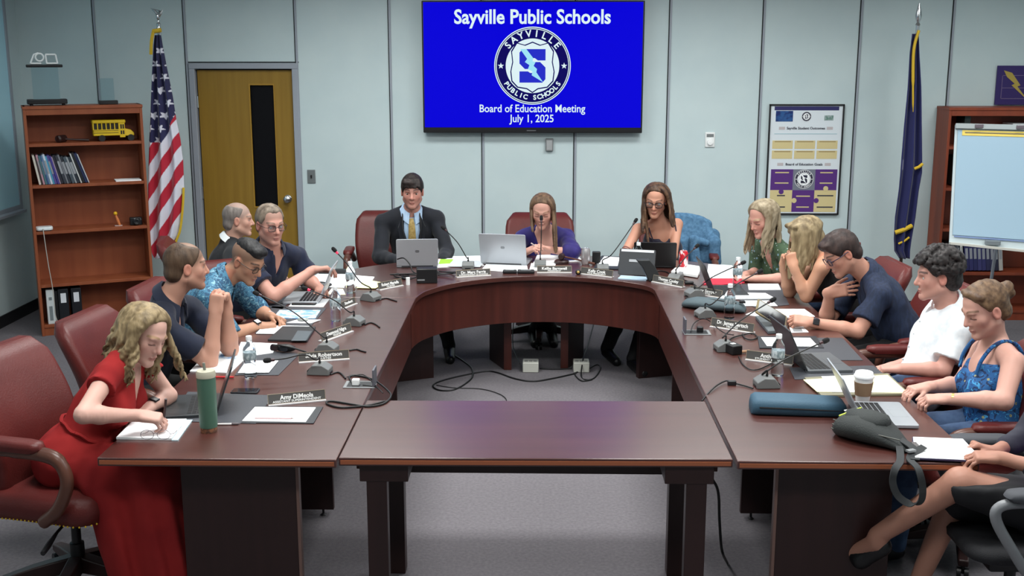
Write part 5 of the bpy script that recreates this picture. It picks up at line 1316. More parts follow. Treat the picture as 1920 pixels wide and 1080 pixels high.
def soft_object(name, VQ, m, parent=None, colour=None, smooth_iter=1):
    V, Q = VQ
    if smooth_iter:
        e = np.concatenate([Q[:, [0, 1]], Q[:, [1, 2]], Q[:, [2, 3]], Q[:, [3, 0]]])
        for _ in range(smooth_iter):
            s_ = np.zeros_like(V); c = np.zeros(len(V))
            for ax_ in range(3):
                s_[:, ax_] = np.bincount(e[:, 0], V[e[:, 1], ax_], len(V)) + np.bincount(e[:, 1], V[e[:, 0], ax_], len(V))
            c = np.bincount(e[:, 0], minlength=len(V)) + np.bincount(e[:, 1], minlength=len(V))
            V = V * .45 + .55 * s_ / np.maximum(c, 1)[:, None]
    org = parent.location if parent is not None else Vector((0, 0, 0))
    Vl = V - np.array(org)
    me = bpy.data.meshes.new(name)
    me.vertices.add(len(Vl)); me.vertices.foreach_set('co', Vl.astype(np.float32).ravel())
    me.loops.add(Q.size); me.loops.foreach_set('vertex_index', Q.astype(np.int32).ravel())
    me.polygons.add(len(Q)); me.polygons.foreach_set('loop_start', np.arange(0, Q.size, 4, dtype=np.int32))
    me.update(calc_edges=True); me.validate()
    me.polygons.foreach_set('use_smooth', [True] * len(me.polygons))
    if colour is not None:
        col = colour(V); col = np.concatenate([col, np.ones((len(col), 1))], 1)
        at = me.color_attributes.new('Col', 'FLOAT_COLOR', 'POINT'); at.data.foreach_set('color', col.astype(np.float32).ravel())
    me.materials.append(m)
    o = bpy.data.objects.new(name, me); COL.objects.link(o)
    if parent is not None: o.parent = parent
    return o

def vnoise(x, y, z, seed=0):
    """Smooth value noise, -1..1."""
    xi, yi, zi = np.floor(x).astype(np.int64), np.floor(y).astype(np.int64), np.floor(z).astype(np.int64)
    fx_, fy_, fz_ = x - xi, y - yi, z - zi
    u_, v_, w_ = [t * t * (3 - 2 * t) for t in (fx_, fy_, fz_)]
    def h(a, b, c):
        n = (a * 73856093) ^ (b * 19349663) ^ (c * 83492791) ^ (seed * 2654435761)
        n = (n ^ (n >> 13)) * 1274126177 & 0x7fffffff
        return ((n >> 8) & 0xffff) / 32767.5 - 1
    r = 0
    for i in (0, 1):
        for j in (0, 1):
            for k in (0, 1):
                r = r + h(xi + i, yi + j, zi + k) * (u_ if i else 1 - u_) * (v_ if j else 1 - v_) * (w_ if k else 1 - w_)
    return r

def wrinkles(amp=.004, sc=(18, 18, 9), seed=1):
    return lambda x, y, z: amp * vnoise(x * sc[0], y * sc[1], z * sc[2], seed) + amp * .5 * vnoise(x * sc[0] * 2.3, y * sc[1] * 2.3, z * sc[2] * 2.3, seed + 5)
# ================================================================== people
def V3(*a): return np.array(a[0] if len(a) == 1 else a, float)
def nrm_(v): v = np.array(v, float); return v / max(np.linalg.norm(v), 1e-9)

def skin_mat(name='skin'):
    return mat(name, (255, 255, 255), .52, vcol=True, spec=.35, sss=.06)

class Person:
    def __init__(s, label, J, face, up=(0, 0, 1), female=False, skin=(206, 158, 138), hair=(90, 70, 50), hs=1.0, fat=1.0, brow=None, eyes='down', scalp=None, beard=0.0, lips=(172, 104, 98), arm=1.0, nose=1.0, mouth_open=0):
        s.label = label; s.J = {k: V3(v) for k, v in J.items()}; s.f = female; s.hs = hs; s.fat = fat; s.eyes = eyes; s.arm = arm; s.nose = nose; s.mo = mouth_open
        skin = tuple(int(q * k) for q, k in zip(skin, (.93, .92, .93)))
        s.skin, s.haircol, s.scalp, s.beard, s.lips = skin, hair, scalp, beard, lips
        s.brow = brow or hair
        J = s.J
        y = nrm_(face); x = nrm_(np.cross(y, V3(up))); z = np.cross(x, y)
        s.Rh = np.stack([x, y, z], 1); s.hc = J['head']
        s.up = nrm_(J['neck'] - J['pelvis']); r = nrm_(J['sR'] - J['sL']); s.fwd = nrm_(np.cross(s.up, r)); s.right = np.cross(s.fwd, s.up)
        s.Rt = np.stack([s.right, s.fwd, s.up], 1); s.L = float(np.linalg.norm(J['neck'] - J['pelvis'])); s.sw = float(np.linalg.norm(J['sR'] - J['sL'])) / 2
        s.fine = []; s.hands = []
    def H(s, x, y, z): return s.hc + s.Rh @ (np.array((x, y, z), float) * s.hs)
    def Tn(s, x, y, z): return s.J['neck'] + s.Rt @ np.array((x, y, z), float)
    # ---------------------------------------------------------------- pieces of the body
    def torso(s, S, g=0.0, sho=True):
        J, f = s.J, s.f; L = s.L; fa = s.fat
        P = lambda t, y=0: J['pelvis'] + s.up * (L * t) + s.fwd * y
        S.ell(P(.66, .008), (s.sw * (.80 if f else .86) + g, (.098 if f else .112) * (.6 + .4 * fa) + g, L * .37 + g), s.Rt, .03)
        S.ell(P(.32, .012 * fa), ((.125 if f else .145) * fa + g, (.098 if f else .112) * fa + g, L * .32 + g), s.Rt, .05)
        S.ell(P(.02), ((.172 if f else .165) * (.5 + .5 * fa) + g, .125 * fa + g, .13 + g), s.Rt, .05)
        if f:
            for sx in (-1, 1): S.ell(s.Tn(sx * .072, .085, -.185), (.068 + g, .058 + g, .066 + g), s.Rt, .04)
        sr = (.041 if f else .052) * s.arm + g
        for k, sx in (('sL', -1), ('sR', 1)):
            if not sho: continue
            S.cap(s.Tn(sx * .02, -.012, .012), J[k] + s.up * .0, (.043 if f else .050) + g, sr, .035)
            S.cap(s.Tn(sx * .02, -.018, .034), J[k] + (s.J['neck'] - J[k]) * .22, (.028 if f else .034) + g, (.030 if f else .038) + g, .03)
        return S
    def vneck(s, S, w=.06, depth=.15, top=.07, y0=.0):
        """Cuts a V opening into a garment, from the collar down the front."""
        c = s.J['neck']; R = s.Rt
        def fn(x, y, z):
            px, py, pz = x - c[0], y - c[1], z - c[2]
            lx = px * R[0, 0] + py * R[1, 0] + pz * R[2, 0]; ly = px * R[0, 1] + py * R[1, 1] + pz * R[2, 1]; lz = px * R[0, 2] + py * R[1, 2] + pz * R[2, 2]
            hw = w * (lz + depth) / (top + depth); n = math.sqrt(1 + (w / (top + depth)) ** 2)
            return np.maximum(np.maximum((np.abs(lx) - hw) / n, y0 - ly), lz - .2)
        P = np.array([s.Tn(a, b, e) for a in (-w * 1.6, w * 1.6) for b in (0, .26) for e in (-depth, .2)])
        S._add(fn, P.min(0), P.max(0), .004, 's'); return S
    def arms(s, S, g=0.0, upto=1.0, only=None, end=False, r_end=None, fore=False):
        for a, e, w in (('sL', 'eL', 'wL'), ('sR', 'eR', 'wR')):
            if e not in s.J or (only and a[1] not in only): continue
            A, E, W_ = s.J[a], s.J[e], s.J[w]
            ra, rb = ((.042, .034) if s.f else (.052, .041)); ra *= s.arm; rb *= s.arm
            S.cap(A, E, ra + g, rb + g, .02)
            q = E + (W_ - E) * .3
            S.cap(E, q, rb + g, rb * 1.04 + g, .015); S.cap(q, W_, rb * 1.04 + g, (.023 if s.f else .027) + g, .015, flat=None)
        return S
    def sleeve(s, S, side, t, r0, r1, k=.02, base=None):
        """Open-ended sleeve along the upper arm to fraction t."""
        A, E = s.J['s' + side], s.J['e' + side]
        b = A + (E - A) * t; d = nrm_(b - A); L = float(np.linalg.norm(b - A))
        def fn(x, y, z):
            px, py, pz = x - A[0], y - A[1], z - A[2]
            al = px * d[0] + py * d[1] + pz * d[2]
            tt = np.clip(al / L, 0, 1)
            q = np.sqrt((px - tt * L * d[0]) ** 2 + (py - tt * L * d[1]) ** 2 + (pz - tt * L * d[2]) ** 2) - (r0 + (r1 - r0) * tt)
            return np.maximum(q, al - L)
        m = max(r0, r1)
        S._add(fn, np.minimum(A, b) - m, np.maximum(A, b) + m, k, 'u'); return S
    def hand(s, S, side, d, n, curl=(.35, .35, .4, .45, .5), spread=.06, sc=None, thumb=(.55, .75, .25), wrist=None):
        sc = sc or (.90 if s.f else 1.0)
        w = V3(s.J['w' + side] if wrist is None else wrist); d = nrm_(d); n = np.array(n, float); n = nrm_(n - d * (n @ d)); t = np.cross(d, n) * (1 if side == 'R' else -1)
        R = np.stack([t, d, n], 1)
        P = lambda a, b, c: w + (t * a + d * b + n * c) * sc
        S.box(P(0, .052, 0), (.038 * sc, .046 * sc, .0145 * sc), R, .013 * sc, .012)
        S.ell(P(.02, .035, .008), (.018 * sc, .03 * sc, .014 * sc), R, .01)
        S.cap(w - d * .02, P(0, .02, 0), .025 * sc, .024 * sc, .02, flat=(n, .75))
        fl = ((.030, .092, .070, .0088), (.0105, .097, .078, .0092), (-.0095, .093, .073, .0088), (-.0285, .085, .058, .0078))
        lo = [w.copy()]
        for i, (a, b, L_, r) in enumerate(fl):
            p = P(a, b - .012, 0); dd = nrm_(d + t * (1.5 - i) * spread); c = curl[i + 1]
            for j, (q, cc) in enumerate(((.46, c), (.30, c * 1.15), (.24, c * .8))):
                ca, sa_ = math.cos(cc), math.sin(cc)
                nn = nrm_(n - dd * (n @ dd)); nn = nn if j == 0 else cur_n
                d2 = dd * ca + nn * sa_; cur_n = nn * ca - dd * sa_
                e = p + d2 * (L_ * q * sc + (.012 * sc if j == 0 else 0))
                S.cap(p, e, r * sc * (1 - .06 * j), r * sc * (.94 - .06 * j), .005)
                p, dd = e, d2; lo.append(p.copy())
        td = nrm_(t * thumb[0] + d * thumb[1] + n * thumb[2]); p = P(.022, .022, .004); c = curl[0]
        e = p + td * .042 * sc; S.cap(p, e, .0135 * sc, .0115 * sc, .008)
        td2 = nrm_(td + (d * .6 - t * .5 + n * .2) * c); e2 = e + td2 * .032 * sc; S.cap(e, e2, .0112 * sc, .0100 * sc, .004)
        td3 = nrm_(td2 + (d * .4 - t * .5 + n * .2) * c); e3 = e2 + td3 * .026 * sc; S.cap(e2, e3, .0100 * sc, .0080 * sc, .004); lo += [e2, e3]
        lo = np.array(lo); s.fine.append((lo.min(0) - .02, lo.max(0) + .02, .0046))
        s.hands.append((w, d, n, t))
    def head(s, S):
        h = s.hs; R = s.Rh; f = s.f; H = s.H
        e = lambda c, r, k=.012, mode='u': S.ell(H(*c), np.array(r) * h, R, k * h, mode)
        e((0, -.014, .036), (.073, .092, .081), .02)
        e((0, .020, -.030), (.060 if not f else .058, .066, .080 if not f else .076), .03)
        for sx in (-1, 1):
            S.cap(H(sx * .050, .0, -.052), H(sx * .012, .066, -.094), (.020 if not f else .017) * h, .016 * h, .02 * h)
            e((sx * .042, .050, -.018), (.017, .017, .020), .02)
        e((0, .070, -.094), (.020 if not f else .016, .016, .016), .015)
        e((0, .071, .024), (.048, .014, .013 if not f else .010), .015)
        nl = s.nose
        S.cap(H(0, .077, .014), H(0, .079 + .019 * nl, -.027), .0085 * h, .0118 * h * (.9 if f else 1), .009 * h)
        for sx in (-1, 1): e((sx * .0125, .081, -.031), (.0085, .011, .0078), .007)
        for sx in (-1, 1):
            e((sx * .0315, .088, .003), (.018, .017, .0115), .010, 's')
            if s.eyes == 'down':
                e((sx * .0315, .0640, .003), (.0150, .0135, .0125), .004)
            else:
                S.cap(H(sx * .0205, .0705, .010), H(sx * .0430, .0665, .0095), .0042 * h, .004 * h, .004 * h)
                S.cap(H(sx * .0205, .0700, -.0085), H(sx * .0430, .066, -.0075), .0034 * h, .003 * h, .004 * h)
            # ear
            e((sx * .075, -.010, -.004), (.0085, .019, .031), .004)
            e((sx * .083, -.006, -.002), (.006, .010, .019), .004, 's')
        e((0, .083, -.0580), (.019, .0085, .0050), .005); e((0, .0815, -.0685), (.0165, .0085, .0060), .005)
        for sx in (-1, 1): S.cap(H(0, .0925, -.0630), H(sx * .0150, .0890, -.0650), .0020 * h, .0018 * h, .002 * h, 's')
        if s.mo: e((0, .088, -.0645), (.014, .012, .006), .003, 's')
        S.cap(s.Tn(0, -.005, -.02), H(0, -.022, -.045), (.050 if f else .058) * h, (.045 if f else .054) * h, .03)
        s.fine.append((H(0, 0, 0) - .125 * h, H(0, 0, 0) + .125 * h, .0042))
    def legs(s, S, g=0.0, shin=True):
        J = s.J
        for k in 'LR':
            if 'k' + k not in J: continue
            hip = J['pelvis'] + s.right * (.085 if k == 'R' else -.085)
            S.cap(hip, J['k' + k], (.085 if s.f else .088) * s.fat + g, .058 + g, .03)
            if shin and 'a' + k in J: S.cap(J['k' + k], J['a' + k], .056 + g, .036 + g, .02)
        return S
    def feet(s, S, g=0.0, ht=.035):
        for k in 'LR':
            if 'a' + k in s.J:
                a = s.J['a' + k]; t = s.J.get('t' + k)
                if t is None:
                    fw = V3(s.fwd[0], s.fwd[1], 0); t = a + nrm_(fw) * .19; t[2] = .03
                S.cap(a + V3(0, 0, -.03), t, .038 + g, .028 + g, .02)
        return S
    def colour(s, V):
        L = ((V - s.hc) @ s.Rh) / s.hs; x, y, z = L[:, 0], L[:, 1], L[:, 2]; ax_ = np.abs(x)
        base = np.array(srgb(s.skin)[:3]); C = np.tile(base, (len(V), 1))
        nz = vnoise(V[:, 0] * 14, V[:, 1] * 14, V[:, 2] * 14, 3)[:, None]
        C = C * (1 + .05 * nz)
        def mix(mask, col, ):
            nonlocal C
            m = np.clip(mask, 0, 1)[:, None]; C = C * (1 - m) + np.array(srgb(col)[:3]) * m
        red = tuple(int(min(255, q * k)) for q, k in zip(s.skin, (1.0, .80, .78)))
        inh = (np.abs(x) < .1) & (np.abs(y) < .14) & (np.abs(z) < .13)
        mix(.32 * np.exp(-((ax_ - .042) ** 2 + (z + .03) ** 2) / .0005) * (y > .02), red)
        mix(.3 * np.exp(-((ax_) ** 2 + (z + .028) ** 2) / .0002) * (y > .08), red)
        mix(.5 * (ax_ > .072) * inh, red)
        if s.beard: mix(s.beard * np.clip((-.028 - z) / .02, 0, 1) * (y > -.01) * (y < .12) * inh * (z > -.125), s.brow)
        if s.scalp:
            hl = (y - .070) * -.60 + (z - .062) * .80
            mask = np.clip((hl + .02) / .02, 0, 1) * inh * (ax_ < .0765) * np.where((np.hypot(y + .010, z + .004) < .036) & (ax_ > .06), 0, 1)
            mix(s.scalp[1] * mask, s.scalp[0])
        ml = -.0630 - 5.5 * ax_ ** 2
        mix(.55 * np.clip(1.4 - np.abs(z - ml) / (.0095 * np.clip(1 - (ax_ / .022) ** 2, .05, 1)), 0, 1) * (y > .068) * (ax_ < .022), s.lips)
        mix(.6 * np.clip(1.2 - np.abs(z - ml) / .0026, 0, 1) * (ax_ < .0155) * (y > .066), (88, 48, 46))
        bz = .0285 + .004 * (1 - ((ax_ - .034) / .018) ** 2)
        mix(.85 * np.clip(1.5 - np.abs(z - bz) / .0042, 0, 1) * (ax_ > .013) * (ax_ < .053) * (y > .045), s.brow)
        if s.eyes == 'down':
            lz = -.0045 + 3.2 * (ax_ - .0315) ** 2 * 2
            mix(.9 * np.clip(1.4 - np.abs(z - lz) / .003, 0, 1) * (ax_ > .016) * (ax_ < .047) * (y > .045), (50, 36, 34))
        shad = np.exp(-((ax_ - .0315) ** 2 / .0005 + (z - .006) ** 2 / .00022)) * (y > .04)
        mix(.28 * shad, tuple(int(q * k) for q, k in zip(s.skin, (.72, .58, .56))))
        return np.clip(C, 0, 1)
    # ---------------------------------------------------------------- build
    def build(s, hands=(), legs=True, coarse=.012):
        S = Soft(); s.torso(S); s.arms(S)
        if legs: s.legs(S); s.feet(S)
        s.head(S)
        for hnd in hands: s.hand(S, **hnd)
        VQ = S.mesh(coarse, s.fine)
        o = soft_object('person', VQ, skin_mat(), None, s.colour)
        tag(o, s.label, 'person')
        s.o = o
        if s.eyes == 'open':
            for sx in (-1, 1): s.eye(sx)
        return o
    def eye(s, sx, look=(0, 1, 0)):
        c = s.H(sx * .0315, .0615, .0015); r = .0128 * s.hs; mb = MB().sphere((0, 0, 0), r, 20, 14)
        R3 = Matrix([[*map(float, row)] for row in s.Rh]).to_4x4() @ Matrix.Rotation(-PI / 2, 4, 'X')
        o = mb.build('eye', mat('eyeball', (255, 255, 255), .15, vcol=True), s.o, M=Matrix.Translation(Vector(c)) @ R3, smooth=180)
        lk = s.Rh @ nrm_(getattr(s, 'look', look))
        P = np.array([v.co for v in o.data.vertices]) - c; a = (P @ lk) / r
        col = np.where((a > .93)[:, None], np.array([.01, .01, .01]), np.where((a > .82)[:, None], np.array(srgb((92, 72, 52))[:3]), np.array(srgb((176, 168, 164))[:3])))
        at = o.data.color_attributes.new('Col', 'FLOAT_COLOR', 'POINT'); at.data.foreach_set('color', np.concatenate([col, np.ones((len(col), 1))], 1).astype(np.float32).ravel())
    def add(s, name, S, m, coarse=.009, fine=(), disp=None, smooth_iter=1):
        return soft_object(name, S.mesh(coarse, fine, disp), m, s.o, None, smooth_iter)
    # ---------------------------------------------------------------- hair
    def hair_cap(s, th=.008, front=(.078, .062), nape=(-.035, -.085), ears=.034, top=0.0, k=.01):
        S = Soft(); h = s.hs
        S.ell(s.H(0, -.014, .036), np.array((.074 + th, .093 + th, .082 + th + top)) * h, s.Rh, .01)
        S.ell(s.H(0, -.055, -.030), np.array((.060 + th * .5, .048 + th, .05)) * h, s.Rh, .02)
        a = np.array(front); b = np.array(nape); d = b - a; n = np.array((-d[1], d[0])); n /= np.linalg.norm(n)
        if n[0] < 0: n = -n
        S.box(s.H(0, a[0] + .15 * n[0] * 1.0 + d[0] * .5, a[1] + .15 * n[1] + d[1] * .5), np.array((.2, .2, .15)) * h, s.Rh @ np.array([[1, 0, 0], [0, d[0] / np.linalg.norm(d), n[0]], [0, d[1] / np.linalg.norm(d), n[1]]]), .001, .012, 's')
        if ears:
            for sx in (-1, 1): S.ell(s.H(sx * .085, -.004, -.012), np.array((.03, ears * .8, ears)) * h, s.Rh, .008, 's')
        return S
    def lock(s, S, az, el0=70, el1=-5, hang=.2, amp=0.0, freq=2.0, r0=.014, r1=.006, out=.012, drift=(0, 0, 0), ph=0.0, n=14, pull=None, part=0.0, kk=.007):
        c = np.array((0, -.014, .036)); rad = np.array((.0735 + out, .0925 + out, .0815 + out))
        P = []
        a = math.radians(az)
        d0 = nrm_((part * 9 + .10 * math.sin(a), .75 * math.cos(a) + .05, 1.0)); e1 = math.radians(el1)
        d1 = np.array((math.sin(a) * math.cos(e1), math.cos(a) * math.cos(e1), math.sin(e1)))
        om = math.acos(max(-1, min(1, float(d0 @ d1))))
        for i in range(8):
            t = i / 7
            dl = (math.sin((1 - t) * om) * d0 + math.sin(t * om) * d1) / math.sin(om)
            P.append(s.H(*(c + (rad - out * .9 * (1 - t)) * dl)))
        p = P[-1].copy(); dr = V3(drift); side = nrm_(np.cross(V3(0, 0, 1), s.Rh @ np.array((math.sin(a), math.cos(a), 0)))); outw = nrm_(np.cross(side, V3(0, 0, 1))) * -1
        for i in range(1, n + 1):
            q = i / n
            b = p + V3(0, 0, -hang * q) + dr * q
            w = amp * min(1, q * 2.5)
            b = b + side * (w * math.sin(freq * 2 * PI * q + ph)) + outw * (w * .7 * math.cos(freq * 2 * PI * q + ph))
            P.append(b)
        m = len(P)
        rr = [(r0 + (r1 - r0) * i / (m - 1)) * min(1, .55 + .45 * i / 6) for i in range(m)]
        for i in range(m - 1): S.cap(P[i], P[i + 1], rr[i] * s.hs, rr[i + 1] * s.hs, kk)
        return S
    # ---------------------------------------------------------------- worn things
    def glasses(s, col=(30, 28, 32), r=.0018, w=.024, hgt=.017, half=False):
        m = mat('frame_%d_%d_%d' % col, col, .35)
        def ring(sx): return [s.H(sx * (.0325 + w * math.copysign(abs(math.cos(a)) ** .6, math.cos(a))), .0885 - .10 * max(0, abs(.0325 + sx * 0 + w * math.cos(a)) - .03) ** 1.0 * .6, .000 + hgt * math.copysign(abs(math.sin(a)) ** .7, math.sin(a))) for a in [i * 2 * PI / 28 for i in range(29)]]
        fr = MB()
        for sx in (-1, 1): fr.tube(ring(sx), r, 6)
        fr.tube([s.H(-.009, .089, .004), s.H(0, .0925, .007), s.H(.009, .089, .004)], r, 6)
        for sx in (-1, 1): fr.tube([s.H(sx * .056, .087, .006), s.H(sx * .070, .075, .007), s.H(sx * .078, .03, .008), s.H(sx * .080, -.012, .012), s.H(sx * .079, -.022, .0)], r, 6)
        o = fr.build('eyeglasses', m, s.o, smooth=60)
        ln = mat('lens_clear', (230, 240, 245), .03, trans=1.0, ior=1.02, spec=.3)
        for sx in (-1, 1):
            rr = ring(sx)[:-1]; yv = Vector(s.Rh[:, 1]) * .0004
            MB().rings([[Vector(p) - yv for p in rr], [Vector(p) + yv for p in rr]]).build('lens', ln, o, smooth=0)
        return o
    def watch(s, side, m, t=.93, wdt=.020, face=None):
        E, W_ = s.J['e' + side], s.J['w' + side]; c = E + (W_ - E) * t; d = nrm_(W_ - E)
        q = [Vector(c - d * wdt), Vector(c + d * wdt)]
        r = (.027 if s.f else .031)
        o = MB().tube(q, r, 24).build('wristband', m, s.o, smooth=60)
        if face is not None:
            f = nrm_(V3(face) - d * (V3(face) @ d)); Rm = np.stack([d, np.cross(f, d), f], 1)
            MB().box(Vector(c + f * (r + .002)), (.036, .036, .010), Matrix([[*map(float, a)] for a in Rm])).build('watch_face', mat('watch_face', (26, 26, 30), .2), o, bevel=.003)
        return o
def hair_mat(name, a, b, sc=(34, 34, 9)):
    return mat(name, a, .55, spec=.35, noise=(sc, b, .34, .70), bump=((120, 120, 18), .22))
def strands(amp=.0025, sc=(110, 110, 16), seed=3):
    return lambda x, y, z: amp * vnoise(x * sc[0], y * sc[1], z * sc[2], seed)
def M(px, py, y): return V3(measure(px, py, y))

def pattern_mat(name, base, cols, scale=22, rough=.75):
    """Printed cloth: blotches and leaf shapes from cell and noise textures."""
    if name in _mats: return _mats[name]
    m = mat(name, base, rough); nt = m.node_tree; b = nt.nodes['Principled BSDF']
    tc = nt.nodes.new('ShaderNodeTexCoord'); last = None
    prev = None
    for i, (c, kind, thr, sc) in enumerate(cols):
        mp = nt.nodes.new('ShaderNodeMapping'); mp.inputs['Scale'].default_value = sc if hasattr(sc, '__len__') else (sc, sc, sc); mp.inputs['Location'].default_value = (i * 3.1, i * 1.7, i)
        nt.links.new(tc.outputs['Object'], mp.inputs['Vector'])
        if kind == 'v':
            t = nt.nodes.new('ShaderNodeTexVoronoi'); t.inputs['Scale'].default_value = 1.0; out = t.outputs['Distance']
        else:
            t = nt.nodes.new('ShaderNodeTexNoise'); t.inputs['Scale'].default_value = 1.0; t.inputs['Detail'].default_value = 3; t.inputs['Distortion'].default_value = 1.5; out = t.outputs['Fac']
        nt.links.new(mp.outputs['Vector'], t.inputs['Vector'])
        r = nt.nodes.new('ShaderNodeMath'); r.operation = 'LESS_THAN' if kind == 'v' else 'GREATER_THAN'; r.inputs[1].default_value = thr
        nt.links.new(out, r.inputs[0])
        mx = nt.nodes.new('ShaderNodeMix'); mx.data_type = 'RGBA'
        nt.links.new(r.outputs[0], mx.inputs['Factor'])
        if prev is None: mx.inputs['A'].default_value = srgb(base)
        else: nt.links.new(prev, mx.inputs['A'])
        mx.inputs['B'].default_value = srgb(c); prev = mx.outputs['Result']
    nt.links.new(prev, b.inputs['Base Color'])
    return m

def shoulders(neck, deg, hw, drop=.035, fw=0.0, tiltR=0.0):
    a = math.radians(deg); r = V3(math.sin(a), -math.cos(a), 0); f = V3(math.cos(a), math.sin(a), 0)
    return V3(neck) + r * hw + f * fw + V3(0, 0, -drop - tiltR), V3(neck) - r * hw + f * fw + V3(0, 0, -drop + tiltR)

def collar(p, m, h=.042, r=.073, spread=152, name='collar', lift=.066):
    """Turned-down collar around the neck, open at the front."""
    n0 = p.Tn(0, -.005, -.02); ax_ = nrm_(p.H(0, -.022, -.045) - n0); x_ = p.right - ax_ * (p.right @ ax_); x_ = nrm_(x_); f_ = np.cross(ax_, x_)
    c0 = n0 + ax_ * (lift + .02)
    for sx in (-1, 1):
        rs = []
        for i in range(13):
            q = i / 12
            a = math.radians(-90 + sx * (1 + spread * q))
            o = x_ * math.cos(a) + f_ * math.sin(a)
            base = c0 + x_ * (r * math.cos(a)) + f_ * (r * math.sin(a) * .98 + .004) + ax_ * (.020 - .050 * q)
            top = base + ax_ * .020
            mid = base + o * .011 + ax_ * .017
            tip = base + o * (.030 + .014 * q) - p.up * (h * (.45 + .75 * q ** 3))
            rs.append([top, mid, tip, tip - o * .005, base + o * .008, base - o * .003])
        MB().rings([[Vector(q) for q in r_] for r_ in rs]).build(name, m, p.o, smooth=50)

def trousers(p, m):
    S = Soft(); p.legs(S, .013); p.torso(S, .004)
    S.cut(p.J['pelvis'] + V3(0, 0, .09), (0, 0, 1)); return p.add('trousers', S, m, .014, disp=wrinkles(.006, (14, 14, 14), 9))

def shoes(p, m):
    J = p.J
    for k in 'LR':
        if 'a' + k not in J: continue
        p.J = {q: v for q, v in J.items() if q not in ('a' + ('R' if k == 'L' else 'L'),)}
        S = Soft(); p.feet(S, .008); p.add('shoe', S, m, .012)
    p.J = J
M_trou = mat('dark_trousers', (14, 14, 17), .8)
M_shoe = mat('black_shoe', (18, 18, 20), .4)
M_jean = mat('blue_jeans', (62, 84, 116), .85, noise=((30, 30, 30), (48, 68, 100), .35, .65))

def seat_legs(J, deg, spread=.11, thigh=.44, knee_z=.55, foot=.02):
    a = math.radians(deg); f = V3(math.cos(a), math.sin(a), 0); r = V3(math.sin(a), -math.cos(a), 0); P = V3(J['pelvis'])
    for k, sg_ in (('R', 1), ('L', -1)):
        kn = P + f * thigh + r * (spread * sg_); kn[2] = knee_z; J['k' + k] = kn
        an = kn + f * foot; an[2] = .09; J['a' + k] = an

